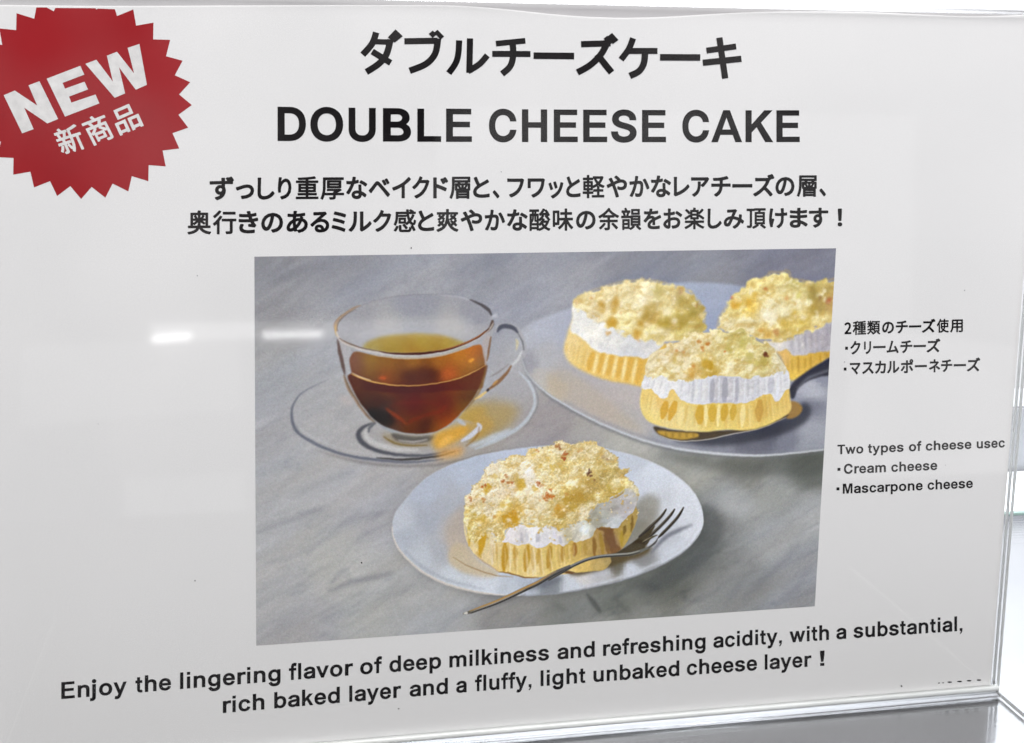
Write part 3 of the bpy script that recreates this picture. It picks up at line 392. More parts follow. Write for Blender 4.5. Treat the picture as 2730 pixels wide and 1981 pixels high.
        '商': ['1t/W1a/^-k/_-e/d-90i-00r-!0s,@0f,30a,+0W,*0G,C/h,@/_(1/^&|/X&v/N&v/B&v.l&|.^(-.X*2.W*i-I*e-D*]-C(d-C(Z-A(R-8(P%Y(U%H(d%B)O%B)[%G)b%Q)b*?)d*K)i*M*.)y*?)y*]*.*b***c&I*h&=*v&6+]&8+g&E+i&c+r&i.}&k/)&s/+&|/-*B/5*C/R**/`*#/q*$0**802*:03&M0*&G._&F.R&=.Q&(.c%U.t%G0$%F0S%K0v%T1*%`1:%s1A&01A-41;->13-B/:-C/0-I/a.=/m.W1f.X1r.^1x.p1x/J', '-~)[.%)S.%(t-|(g+l(h+h(p+h)O+n)]', '-],<-[,3-I+{-G+n-K+f.Z*o.f*e.e*a+E*a+F*i,Q+r,R,&,F,<', '+F,<+E,3+7,$*b+X)m*~)d*~)b,/)f,<', '00,<04,304+702+,0.++._,3.[,<.d,>', '.A.V.B.N./.(-l-M-c-D,&-E,!-_+W.N+X.W'],
        '奥': ['0q/p0a/w-Q/x-K0$-]0O-U0d-I0k,U0x,H0v,=0m,!0$+v/x)1/w(}/p(w/[(w*S({*?(t*9(#*8&p*2&i)}&k)6&t)*(#)&+?)&+J)$+L(}+;(f*G(0)F&k&g&J&^&=&^&((#%E(1%>(J%>*2%b+H&7+f&G,L(%,t(d,{(h-Z&z.R&7/m%^1L%:1a%@24&,25&A2/&M2!&S0]&j/`(,.g(`.L(}.N)$.Z)&1j)&1v)*2!)62$)}1z*21j*80z*90s*?0x*S0x/[', ',<+R,=*z,3*i,,*C,$*:*-*:*2*h*:*g*S*L*i*J+I*r,3+R', '/`+-/d*:-Q*;-O+L-U+V.1+4.p*`.}*Z/6*a/[+-', '+9,<+8,3*v+v*C+S*2+P*2,@', '/`,G/`+N/[+M.Z,3.V,8.Z,=/J,>', '/^.h/b.Z/`-:/J-B.i-E.j-M/?.=/:.Q.z.d.z.h', '*s.h*s.d*S.Q*M.=*S.,*y-Q*z-E*2-@*1.d*:.j', ',:.h,>._,>-g,<-M,8-K,0-c+N.d+X.j', '.2.h.2.Z-}.=-Z-f-Q-d-Q.f-_.j'],
        '層': ['1C0>1;0C1*0E(}0E(h0>(b0.(b,Y(T*G(1(V&U&0&T%{&Z%o(F%D(V%D(e%Q)G(-)f)W)w+;)w,8)},Q)|-Z**-a+3-a+>-Z+B-I*:-F*.-@*%-0*(*:*.*.*5***]*%*`)}*W)q*V)d*V%U*]%E*m%>+]%>+i%D+r%W+{%[/N%[/^%Y/h%E/u%>0e%>0u%D0|%U0|)d0z)q0r)}0v*%1;*+1E*:1E-41?-@13-F0>-G05-M0>-`17-a1C-g1H-o1I0.', '/^&p/a&g/W&a+t&c+q&k+{&q', '/^(}/a(t/W(n+t(p+q(y+{)!', '+H+w+k+H+z+*+r+#+A+%+=+/+=+r+?+z', '0.,F0/+*0$+#/L+%/N+30&,&0$,H', '-%,H-),@-*+b-(+R-!+Q,M,D,U,J', '.v,H.w,@.i,&.K+X.A+U.A,F.J,J', '.j-_.l-Z.d-L.V-G,{-G,m-M,f-Z,o-a', '0,/:00/100.x0..r0$.n*!.p)|.x)|/1)}/8**/;'],
        '感': ['2!/d1r/j17/k1+0*0q0;020b/W0w/B0o.y0O.q0C.s06.y0./D/q/D/m/>/k.t/k.l/o.j0G.d0e.Z0p.N0s-k0s-Z0p-Q0e-O0.-S/u-M/k(t/j(`/d(X/S(X-|(T-g(T-!(K,8(1+/&a*.&g)q(<)F(R)@(d)J):*O)^+n)m-A-Q-?-b-I-g-h-k-g.!,o.G+b.C+X.#+9-Z*z-R*z-P*~-O,o-L,{-B-(*.-))}-!)w,o)w*X){*G*%*@*2*=,{*<-Z)c-o)Y.#)`.w*C/)*I/`)s0,)[0&)S/d)G/Z):/Z)$/m(_/`(_/1(n/$(k.z(d.s(J.r((.m&p.h&c._&Y.J&T+b&T+I&Z+B&g+A)J+>)W+7)_+*)b*?)b*2)_*+)W*()J*(&Q*1&#*G%b*S%X*~%L+]%F.R%F/)%L/B%T/g%o/~&A0,(#02(*0;&|0h&#0q%t1.%r1j&+1v&31|&A1y&V1H(V0s)J0v)O1L)]1m)y2(*]21+;20+]2&+i1L,*1?,-13,*1)+v0z*~0t*m0i*g0E*z0(+?0!+L0j,Y1D-o1I.#1H.91;.F0].U0K.U0>.N/e-</F,n/@,s/9-,/&-t.y.V.}.[/).]1v._2$.h2).t2)/S', ')u)-)-)H(})G(p)?(>(9&h&I&f&0&l&#(V%a(h%b(t%j)M&g){(h)|(}', ',{*#,f*4,Q*4+q)q+i)d+h)W+p)F,`(R-4&o-I&e-g&o.9(-.>(5.?(F.5(Z-~(t', ',B,!,F+v,F+P,@+B+,+C+)+L+(+r+/,#', '-].Z-a.R-_.@-E.C)m.A)l.V)u.]'],
        '新': ['1Z0.1*0Y0q0^/>01-I/i-@/`-?/W->-<-<-1-8-0,/-2,&-8,I.9,Q.X,Y.],{.^-,.h-./N-)/[,w/b+;/d*n0W*X0r*C0s)m0g)[0X)Z0G)r/u)u/h)q/c(-/b&|/]&v/N&x.h((.^(N.](V.X(u-_(|-8(t-2&x-2&k--&e,{&g,8&o,/&x,-)u,,){,!){+P)y+E)q+B&|+A&t+@&k+7&i*K&n*?&|*8(d*8(i*2(6(}&c(9&b(-&i&|(A&U(N&T(Z&])=(`)f)d)e)u)])}))*2)(*6)u*7){**)z&c)q&])-&Z)$&Q)#&A)9%b)F%X*6%W*O%^*m%j+%&&+,&=+-*2+7*8+b*7+d*2+_*.+6)q+5)[+^(p,.&p,<&j,Q&r,X&p,?&8,@&&,{%O-(%K-4%L-A%Y-t&c.:)).G*:.M+v.V+|/`+|/h+y/j+n/k%U/q%K/y%G0e%F0q%K0x%^0y+v1%+|1z+}2+,$21,321,{2+-)1z-..R-/.L-8.L.l.R.u/u/10m/E1a/`1j/h1k/u', '-<,.->*m-9*X-2)S,|(p,w(k,s(o,+*2,3*8,{*8-.*?-3*K-0+7-(+?,{+A+3+B+-+L+-,!+/,)+7,-', '+9.Z+<.R+8.A*m-6*a-2*0-4)~-t)j.R)k.Z'],
        '楽': ['1i/u1*0=0m0?/J.v/>.o/8.t/7/W/1/d.}/j-Q/l-N/u-`0K-Z0b-I0k,Q0w,E0q,?0i,402,&/l*v/j*e/d*_/S*^.l*X.g)m/P(t03(R01(+/m&z/W&{/J(&/>(l.a)O-~)h-_)u-X**-Y*X-|*^-x*_-_*^-U*X-R*G-S*:-N&b,&&Y+v&Y+b(!+%(5*x(F*{*X,8*_,/*_+C*f+3*v+-,/+,,8+(,:*z,9*a,/*Z(-*Z&t*S&n*C&n)`&q)S&|)J*i)H*t)F*v)B*e)1)`(M(l($&_&U&X&I&[&8(1%U(=%O(R%P)[%}*v&f+r(L,3(h,8(f,:(Z,:%Q,@%E,H%?-A%>-M%D-Q%K-S(Z-U(d-Z(g.#(D.p&k/u&31;%X1P%W1a%a26&A29&Q23&_0q(00$(U/))1.r)B.t)G/$)H1v)J2$)S2))`2)*C2!*S1j*Z-_*Z-T*a-S*z-U+(-_+,.}+-/1+3/7+C/8,</>,C/N,=0S+Y1?+!1X*}1p+32,+P24+b24+v2+,)0~,p0.-A/[-X/>-T/:-V/8-c/:-n/>-p/[-`/q-b0K./1P//1j/M1p/d', '-v,s-z,k-z,D-t,6+x,8+u,@+t,f+{,t', '-v.Z-z.R-z.,-t.!+x.#+u.,+u.R+{.['],
        '爽': ['1z/F1f/L-_/M-X/[-Z0e-N0q-<0s,Q0s,@0m,:0],9/W,3/M(-/L&t/F&n/5&n.R&q.E(#.;(o.9(n.1(Q-o(L-Z(U-I)+-((},u(9,I(0,<(/,/(5+~(j+L(M+/(H*~(J*p(R*c(~*?(3)`(,)S(,)B(1)9(Z(n(l(f(}(f)-(k)})M*@)1*K(y*C(j*%(O&c&I&]&=&`&,(1%H(A%>(V%?*:&!+Q&t+f((,U)1,s)w,{*#-))u-L)$.J&n/h%t1;%?1P%>1]%D22&,25&=2/&I1r&V06(4/<)$/o)S/y)U0`(t0m(o0z(o1C)+1Y)F1Y)W1R)d0k*K1D+31L+C1M+P1G+]1++n1-+v1@,31A,@1<,L0Y-,11-k18-|17.91n.;1}.E2$.R2$/5', ',6.9,9.1,)+{+L*%+?)v+8)y*r*C+C*y+X+>+W+T+C+j+b,3+h,H+b,Z+1-(+--4+b-t+i.9', '.J+L.K+C.8+/.8*z.A*l.o*K.s*C.Z*,.N*+.(*m-g+{-k+~', '*Q,&*Y+{*X+r)y+2)m+2);+T)>+_*.,=*6,=', '06+n08+f04+]/u+=/h+6/)+]/)+f/d,6/q,1', '.M.9.K.1.,-k.&-Q.--E.Z-(._,{-s,D-g,--c,/-P,k-X.5-c.;', '/z.9/|.5/w.,/W-m.z.5.z.9/).;', '*E.9*G.5*:.!**-q)u-w)L.5)L.9)W.;'],
        '用': ['1C0$1;0*1*0,)10,(y0$(r/m(r+T(n+?(n*](e)y([)F(9(9&U&0&U%w&^%k(=%;(N%;(a%H)*%{)X(#)r(y*!)`,3)b,:)`,>)W,?%U,E%M,Q%G-M%H-X%Q-]%^-_)^-k)b/})b0,)`00)W00&k0-&_/u&X.V&X.=&[..&Q.,&=.G%Q.N%H.Z%C/u%B0G%G0i%P1,%b1@&#1I&Z1I/m', ',:,<,>,+,>+%,:*z*0*z*,+3*0+H*0,3*4,<', '0,,<00,300+*0**y-a*z-]+%-],/-c,=', ',:.p,>._,>-_,:-U*4-U*0-g*0.h*4.p', '0,.p00.h00-c0*-T-a-U-]-_-].d-c.q'],
        '種': ['1V0]1C0g1*0g0.0V.}0I-<0<,+08+z0:+T0a+?0g)}0>&x/r&g/h&a/[&b/J&t.w(!.l(N.j)F.y)P.t)Q-x)M-k&x-i&l-c&g-Z&e,o&l,^&|,W)1,V)7,L)#+v(Q*v($*.&Y)W&O):&S)-&x(I(((A(9(A(A(F(e(t)F*+)O*0)Q%U)W%D)i%>*S%>*a%A*j%M*k*?*m*J*r*K+?)p+L)h+b)h+r)s+v)r,!)],/)U.,)U.3)S.7)J.6):.,)4,+)3+w)-+q(}+p(A+t(5+{(.,/(+.,(*.6(#.6&g.(&a+C&`+8&V+5&I+5%g+?%V+P%S1z%S23%Z29%k29&I26&V2+&`/[&a/U&c/Q&k/Q(#/W(*1a(+1m(11t(=1t(}1n)-1f)2/[)4/U)6/Q)>/Q)O/[)U1X)U1f)X1o)d1p-81m-I1f-P1X-S/[-T/S-W/Q-_/S-i/[-m1n-m1z-q2$-x2).(2(.h2!.t1v.y/[.{/U.}/Q/)/S/</d/C0i/M1n/^1z/d2#/q2!0$', '.3*~.7*e.1*[-2*]-.*v-4+!', '0U*~0Y*e0S*[/U*]/Q*v/W+!', '+t,U+x,H+x+;+r+3+f+=*p,3*l,L*m,S*v,W', '.3,H.7,/.1,%-2,&-.,@-4,I', '0U,H0Y,/0S,%/U,&/Q,@/W,I', '.3-k.6-Z.,-T,@-S,3-V,(-g,)-k,/-m', '.5/3.6/$.,.{+].y+Q.p+N.d+N.#+W-k*o-k*k-x*k/)*r/:+f/Q+n/N+v/9,+/0-(//.,/7'],
        '行': ['+e.5*v.S*i.T*[.N)}-X):,d(F+p&V+4&M+%&L*v&Q*h(!*2(5*((N*-)1*c)6*e);*a)<%Q)C%@)S%:*?%:*K%=*T%H*V,/+b-g+l-|', '2*-,1r-2+j-2+]-1+Q-(+N,w+N,/+T,!+]+z/$+x/2+r/2&_/)&X-M&X-=&Q-7&E-7&4-Q%E-g%>/J%C/y%P0/%Y0?%k0L&,0Q&V0R+r0]+x1v+y2*,!20,+21,<21,{', '+;0S*S0r*20p)`08(r/J&_.N&X.A&Y.1((-M(9-G(R-L*!.d*s/[+<0.+A0C', '1j011T08,308,&01+}0$+}/5,&/$,<.{1].{1i/$1p/11p/}'],
        '軽': ['1i0.1.0E0i0A,o0@,b0=,Z06,V/m,Q/g*~/g*x/h*t/q*t0a*m0q*]0x)u0x)i0t)`0i)^/q)Y/h&|/f&l/`&e/N&e.h&i.Z&p.S&|.P)S.P)[.L)^.A)].5)W./(-..&}.(&w-|&w)}&})u(-)o)W)n)])i)^)W)[)L)S)I&p)H&c)E&[)>&X)1&X(N&_(>&p(7)Y(5)^(-)^%Q)b%D)q%:*a%:*m%@*s%M*t((*x(5,f(8,o(>,u(J,u)-,y)6.R)7.X)6.])-.Z&m.N&i,6&g,,&_,)&Q,)%k,3%Z,D%W1z%W23%^29%o29&Q26&_2/&f1z&i/}&j/w&k/s&t/s))/w)61X)81h)B1l)S1k*61f*B1_*G/}*I/u*M/t+X/}+Z0C+G13+%1P*x1a*x1r*~2@+]2F+j2E+v2<,%1*,N0S,j0=,{0A-,0U-A1&.#1S.x1p/m1p/}', '.Z+Z.]*X.X*K-!*I,s*F,i*6,h)S,b)I*x)J*t)d*z)n,D)o,Q)r,[*%,^*r,w*u-I+*.R+[', ')b+L)f+;)f+%)b*z)&*z)!+/)!+C)&+L', '+N+L+R+;+R+%+N*z*o*z*k+/*l+C*o+L', '/K+{/N+v/J+q/%+r/(+{/:,)', '-(/)-b-o.;-!-|,j-I,L,k,3,^,3,[-t,U.(,D..*z./*u.5*t.E*v.L*~.P,Y.Q,g._,k/+,w//', ')b-()f,s)f,^)b,U)&,U)!,f)!,{)&-(', '+N-(+R,s+R,^+N,U*o,U*k,f*l,{*o-(', '0//-00/$/v.Z/J-~/>-t/--~.Y.d.I/$.J/-'],
        '酸': ['0K0>0>0D0.0D/d04/_0O/L0].d0s.V0r.H0i-p/q-G/:,{.j,^.V,X.N,W.9,s-M-!-G-4-G-g-O-o-I-I,u,U,&,Q,),O,3,N.=,H.E,<.K+C.M+>.R+=._+=/1+A/:,H/<,X/F,[/S,[06,T0G,@0M(#0M&p0L&g0F&a0.&a/N&g/B&x/<(y/;)!/-)!.V({.N((.K&x.E&r.9&r%^&x%I(-%B(d%B(p%F(y%Q({%{)$&)+7&*+E&#+G%^+S%Q,8%O,H%S,a%@,w%>.#%f/>&J0.%x1%%P1T%B1a%D1p%M2<&,2=&=27&I1%&s0](,0A(A1!):1D)y1^*]1`+%23+K29+]2/+w1/-,10-01z-Z2#-g2!-t1f.J1</1', '-o)1.A(J.@(A-o(!-I&m,^&Q,Q&Q,Q({,Y(z,z(d-0(b-A(j-g)2', '+A(t+E(l+E(F+?(8)!(9({(A({(h)$(v', '/|**/z)y/W)H/F)9/>)9/8)>.o)q.g*%.i**', '.$+b-h+3-:*S,t*.,Y)s,Q)s,Q+-,Y+,,s*s-,*q-8*x', '*6-6*:*~*G*e*_*X+A*S+E*K+E**+7*#)!*%(}*0)6*;)X*e)v+H*&,!*(-0*.-9', '/d-_/N-E/M-4/R-(0U+v1!+?0z+:0a+5/>+7/=+?/P+f/K+{/>,(.Z,:.U,@/.-0/.-E/)-M.w-U.w-Z/>-a', '+C-6+E+X+?+O+3+R+1-0+7-9', ')--6)/,<)$+n(}+n({-0)$-9', '*6/7*7.R*2.M**.P*)/5*./;', '/H/d/r/)/t.x/[.r.i.p.k.}/>/a'],
        '重': ['0O0i0G0n060o.d0Z,f0I*]0@*G0<)F0<(p08(d01(^0$(_/u(p/>(}/1*.//*C/3,+/7,6/5,9/-,8/!,/.{((.z&x.w&q.p&n.d&n.#&t-t&|-o,+-m,9-g,8-],/-X)1-W(}-Q(w-<(w)}(z)m)$)f)1)b,/)b,8)^,9)S,8)L,/)I(h)G(`)B(Y)6(Z(J(d(?(p(;,/(;,9(5,9&t,6&k,+&i&x&h&m&_&i&Q&i%s&p%c&x%^(-%[1n%[2&%c2-%s2-&Q2*&_1z&h-c&i-W&k-T&t-T(5-_(;1.(;1;(?1D(J1E)61?)B17)G-c)H-W)J-T)S-U)^-_)b0e)b0q)f0z)q0|-<0v-Q0e-W-_-X-U-]-T-c-U-i-_-m1f-m1z-t2$.(2$.d1}.p1r.y-c.{-T/$-T/:-Z/C0*/Y0a/c0q/j0z/u0z0*', ',6+/,9*r,3*h*8*i*4+%*:+0', '/^+//b+%/a*m/W*g-W*i-T*r-T+*-_+0', ',6,Q,9,H,9,8,/,2*8,3*4,<*5,L*?,R', '/^,Q/b,H/a,8/W,2-W,3-T,<-T,L-_,R'],
        '韻': ['1r-<1]-C,w-C,f-?,U-0+X-4+X-A,!.P,H.U,U.d,U/W,P/`,D/f*{/h*L0i*B0v*60{)}0z)J0j)?0a)<0K)S/y)V/m)S/h(#/f&t/c&j/S&k.d&x.U(A.P(d-U(l-8(d-2&p-2&_-+&X,o&X,3&_,&&t+},Y+|,](N,k(A-M(?-U(9--&t,L&L,<&F,7&I,5+C,2+P,++W+v+Z(A+Y(6+P(3+?(3%Y(9%E(J%>)6%?)A%H)E%k)O%q+j%q+v%n,U%A,s%?-|%{.r&_.y&k.y&|.t().a(9.a(=.p(?/k(=/i(5/R&|/Q&p/V&c0O%}1;%=1X%;23%[2A%o2@&#29&00u(90v(=0~(?1j(A1r(F1x(R1x-(', '*|(`+#(V+#(-*z&{)H&|)D(()D(R)J(a', '0Z)[0^)J0S)D-v)F-r)W-|)^', '*|*K+#*C+#)y*z)l)H)m)D)u)D*?)J*L', '0Z*~0^*i0S*c-v*e-r*z-|+#', '0Z,<0^,+0S,$-v,&-r,8-|,>', '*_.R*b.E*C-A*:-4**-6)_.J)`.R', '1T0>1?0E-40E-!0A,v06,u0*,u-o,{-_-4-X1?-X1P-[1Y-g1Z-t1Z0.', '0A/>0D/50E.l0>.^.3._./.h.//1.5/?'],
        '頂': ['2/0>1v0E,!0E+r0C+b06+X04&t04&_0.&Y0$&X/q&X/1&_/$&p.{):.z)@.x)D.p)D(#)@&x):&v&|&v&l&p&f&Z(#%j(9%`)J%`)i%e*:%w*T&8*_&p*a.v*i.z+j.{,+/3-t/3.#/2.)/--}.d-t.Y,<.X,0.R,).E,)(Z,/(N,8(I,o(G,w(A,^(0+n&f*m&?*c&0*f%{+7%D+C%>+T%?,<%X-0&!.9&a.H&p.K(#.E(2.3(A.3(F/:(H/F(F/H(A/1((/0&t/5&f0>&)1;%D1G%>1]%?29%g2C%s2F&#2<&81C&u0Y(A0Z(F0e(G1X(H1e(N1k(Z1j.J1e.R1X.X/N.X/F.Y/A._/K/$/W/31v/32+/722/>25/J250.', '0M*.0Q*%0Q)[0K)R-C)S-?)[-?*%-E*/', '0M+j0Q+b0Q+?0O+90G+5-C+7-?+?-?+b-A+h-I+l', '0M-M0Q-E0Q-!0O,y0G,u-C,w-?-!-?-E-A-K-I-O'],
        '類': ['2+0>1r0E,^0E+j0Y+X0M*~/7*z/7*x/B*x0O*t0]*e0g)y0g)m0`)g0S)f.x)`.p)Z.t)_/1)X/F)60.(}0M(p0T(d0U(,0>(#02(#/y(>/J(R.t(J.n&x.n&k.g&e.V&g-t&l-k&x-e(}-e)(-_(J,~&],H&U,<&U,+((+R(5+K(A+J(Z+W)-+})`,T)f,L)f+b)b+H)b*i)^*a&|*^&p*X&k*O&j)`&t)P(#)M)J)L)U)F)S):)G(})-(T(V((&W&M&T&A&W&4((%U(5%O(F%P)1%v)f&A*,&c*G(.*O(1+Z&8+b&0+j%r,<%B,H%;,Y%;-g%r.>&8.r&c.}&t.~((.x(4.h(A.i(F.t(H/j(F/k(A/W(2/R((/Q&t/W&h0^%{1G%A1T%>1f%A2A%g2J%w2D&01n&]0q(A0r(F0z(G1a(I1j(N1p(Z1o.J1i.R1].X/q.X/h.Y/e._/o/)/y/31v/32&/72./>21/J210.', ',o)L,t(R-!(I-Q(G-Y(A-4(!,o&l,b($,D(?*})B*|)J+%)L', '0Q*.0U*%0U)[0O)R.*)S.%)[.%*%.,*/', '+;*o+C*e+B*a*|*a*x*i*z+$+%+#', ',o,2,q+%,p*e,k*`,i*r,`+%,<+I+j+p+L+x+%+a*z+a*x,L*~,U+T,1+{+l,3+d,I+j,f,0', '0Q+j0U+b0U+?0O+6.*+7.%+?.%+b.,+k', ',o-h,q,s,k,j+O-Z+M-c+T-e', '0Q-M0U-E0U-!0O,v.*,w.%-!.%-E.,-N', '.K/1.M/).F.d.A.[.9.X-,.X,w.T,k.g,b.m,,.p,,.x,H/I,L/I,U/:,b/4'],
        '！': ['*w(p*S)**.)/)g)))F(n)5(R)/(5)0&p)5&Z)F&?)d&+*%&%*K&&*i&4*v&?+!&I+/&c+5((+/(N', '*~/r*v/x*i/{)S/{)B/v)9/h)8.=)<.()<-E)D,<)H*e)L*O)M)})S)p)d)g*S)g*e)l*n)y*t*C*t+%*x+;+#-c+(-x+(/`'],
    },
}


# ---------------------------------------------------------------------------
# The food photograph printed on the card: computed here as a flat picture
# ---------------------------------------------------------------------------
PW, PH = 1400, 921
rng = np.random.RandomState(11)


def fr(ox, oy, s):
    return lambda pts: [(ox + p[0] / s, oy + p[1] / s) for p in pts]


T5 = fr(670, 660, 1.4446)
TC = fr(740, 740, 3.0486)
TB = fr(1400, 680, 2.7)
TP = fr(1020, 1150, 2.5773)
TK = fr(1200, 1150, 4.0145)
TL = fr(1150, 1280, 5.88)
TR = fr(1450, 1280, 5.2744)


def cv(pts):
    """measured points -> texels of the printed picture"""
    q = np.array([on_card(x, y) for x, y in pts])
    return q * (PW / PICW)


def smooth(P, n=8, closed=True):
    P = np.asarray(P, float)
    m = len(P)
    out = []
    for i in range(m if closed else m - 1):
        if closed:
            a, b, c, d = P[i - 1], P[i], P[(i + 1) % m], P[(i + 2) % m]
        else:
            a, b, c, d = P[max(i - 1, 0)], P[i], P[i + 1], P[min(i + 2, m - 1)]
        for k in range(n):
            t = k / n
            out.append(.5 * ((2 * b) + (c - a) * t + (2 * a - 5 * b + 4 * c - d) * t * t + (3 * b - a - 3 * c + d) * t ** 3))
    if not closed:
        out.append(P[-1])
    return np.array(out)


def fill(P, H=PH, W=PW):
    """area coverage of a polygon (rows sampled four times)"""
    ss = 4
    m = np.zeros((H * ss, W + 2), np.float32)
    X, Y = P[:, 0], P[:, 1] * ss
    n = len(P)
    for i in range(n):
        x0, y0, x1, y1 = X[i], Y[i], X[(i + 1) % n], Y[(i + 1) % n]
        if y0 == y1:
            continue
        s = 1.0
        if y0 > y1:
            x0, y0, x1, y1 = x1, y1, x0, y0
            s = -1.0
        r = np.arange(max(0, int(np.ceil(y0 - .5))), min(H * ss, int(np.ceil(y1 - .5))))
        if len(r) == 0:
            continue
        xc = np.clip(x0 + (r + .5 - y0) * (x1 - x0) / (y1 - y0), 0, W)
        k = np.floor(xc).astype(int)
        f = xc - k
        np.add.at(m, (r, k), s * (1 - f))
        np.add.at(m, (r, k + 1), s * f)
    a = np.abs(np.cumsum(m, 1)[:, :W])
    return np.clip(a, 0, 1).reshape(H, ss, W).mean(1)


def blur(a, s):
    if s < .3:
        return a
    if s > 6:                       # wide blurs on a reduced copy
        k = int(s // 3)
        h, w = a.shape[:2]
        hh, ww = -(-h // k), -(-w // k)
        pad = [(0, hh * k - h), (0, ww * k - w)] + [(0, 0)] * (a.ndim - 2)
        b = np.pad(a, pad, mode='edge')
        b = b.reshape((hh, k, ww, k) + a.shape[2:]).mean((1, 3))
        b = blur(b, s / k)
        return resize(b, hh * k, ww * k)[:h, :w]
    r = int(3 * s) + 1
    k = np.exp(-np.arange(-r, r + 1) ** 2 / (2 * s * s)).astype(np.float32)
    k /= k.sum()
    for ax in (0, 1):
        pad = [(0, 0)] * a.ndim
        pad[ax] = (r, r)
        b = np.pad(a, pad, mode='edge')
        o = np.zeros_like(a)
        n = a.shape[ax]
        for i, kv in enumerate(k):
            o += kv * (b[i:i + n] if ax == 0 else b[:, i:i + n])
        a = o
    return a


def resize(a, h, w):
    H, W = a.shape[:2]
    y = np.clip((np.arange(h) + .5) * H / h - .5, 0, H - 1)
    x = np.clip((np.arange(w) + .5) * W / w - .5, 0, W - 1)
    y0 = np.minimum(y.astype(int), max(H - 2, 0))
    x0 = np.minimum(x.astype(int), max(W - 2, 0))
    fy, fx = y - y0, x - x0
    fy, fx = fy * fy * (3 - 2 * fy), fx * fx * (3 - 2 * fx)
    if a.ndim == 3:
        fy = fy[:, None, None]
        fx = fx[None, :, None]
    else:
        fy = fy[:, None]
        fx = fx[None, :]
    A = a[y0][:, x0]
    B = a[y0][:, x0 + 1]
    Cc = a[y0 + 1][:, x0]
    D = a[y0 + 1][:, x0 + 1]
    return (A * (1 - fx) + B * fx) * (1 - fy) + (Cc * (1 - fx) + D * fx) * fy


def noise(cx, cy, octv=1, H=PH, W=PW, gain=.5):
    """value noise, cells of cx by cy texels, about -1..1"""
    o = np.zeros((H, W), np.float32)
    g = 1.0
    for _ in range(octv):
        a = rng.uniform(-1, 1, (max(2, int(H / cy) + 2), max(2, int(W / cx) + 2))).astype(np.float32)
        o += g * resize(a, H, W)
        g *= gain
        cx = max(cx / 2, 1)
        cy = max(cy / 2, 1)
    return o


def slanted(a, k):
    """shear the columns of a by k texels per column, so that streaks rise to the right"""
    out = np.empty_like(a)
    for c in range(a.shape[1]):
        out[:, c] = np.roll(a[:, c], int(c * k))
    return out


def field(fn, pts, power=2.2, step=12, soft=60., H=PH, W=PW):
    P = cv(fn([(p[0], p[1]) for p in pts]))
    Cc = np.array([p[2:5] for p in pts], float) / 255.
    ys = np.arange(0, H + step, step) + 0.
    xs = np.arange(0, W + step, step) + 0.
    YY, XX = np.meshgrid(ys, xs, indexing='ij')
    d = (XX[..., None] - P[:, 0]) ** 2 + (YY[..., None] - P[:, 1]) ** 2
    w = 1 / (d + soft) ** power
    g = (w[..., None] * Cc).sum(2) / w.sum(2)[..., None]
    return resize(g.astype(np.float32), len(ys) * step, len(xs) * step)[:H, :W]


img = None


class Mask:
    """coverage inside a window of the picture"""

    def __init__(self, a, y, x):
        self.a, self.y, self.x = a, y, x

    def sl(self):
        return (slice(self.y, self.y + self.a.shape[0]), slice(self.x, self.x + self.a.shape[1]))

    def __mul__(self, o):
        o = o.full() if isinstance(o, Mask) else o
        return Mask(self.a * (o[self.sl()] if isinstance(o, np.ndarray) else o), self.y, self.x)

    __rmul__ = __mul__

    def full(self):
        m = np.zeros((PH, PW), np.float32)
        m[self.sl()] = self.a
        return m


def area(P, soft):
    mg = int(3.2 * soft) + 3
    x0, y0 = max(int(P[:, 0].min()) - mg, 0), max(int(P[:, 1].min()) - mg, 0)
    x1, y1 = min(int(P[:, 0].max()) + mg, PW), min(int(P[:, 1].max()) + mg, PH)
    if x1 - x0 < 3 or y1 - y0 < 3:
        return Mask(np.zeros((3, 3), np.float32), 0, 0)
    return Mask(blur(fill(P - [x0, y0], y1 - y0, x1 - x0), soft), y0, x0)


def over(mask, col, a=1.0):
    if not isinstance(mask, Mask):
        mask = Mask(mask, 0, 0)
    s = mask.sl()
    m = (mask.a * a)[..., None]
    if isinstance(col, tuple):
        col = np.array(col, np.float32) / 255.
    else:
        col = col[s]
    img[s] = img[s] * (1 - m) + col * m


def shape(fn, pts, soft=1.0, sm=True, n=6):
    P = cv(fn(pts))
    return area(smooth(P, n) if sm else P, soft)


def ribbon(P, w):
    P = np.asarray(P, float)
    w = np.interp(np.linspace(0, 1, len(P)), np.linspace(0, 1, len(w)), w)
    t = np.gradient(P, axis=0)
    t /= np.hypot(t[:, 0], t[:, 1])[:, None] + 1e-9
    nrm = np.stack([-t[:, 1], t[:, 0]], 1)
    return np.concatenate([P + nrm * w[:, None] / 2, (P - nrm * w[:, None] / 2)[::-1]])


def stroke(fn, pts, w, soft=1.0, col=(0, 0, 0), a=1.0, taper=True):
    """w in texels; a number or a list along the stroke"""
    w = w if isinstance(w, (list, tuple)) else [w, w]
    w = [w[0] * .55] + list(w[1:-1] if len(w) > 2 else w) + [w[-1] * .55] if taper else w
    P = ribbon(smooth(cv(fn(pts)), 8, False), w)
    over(area(P, soft), col, a)


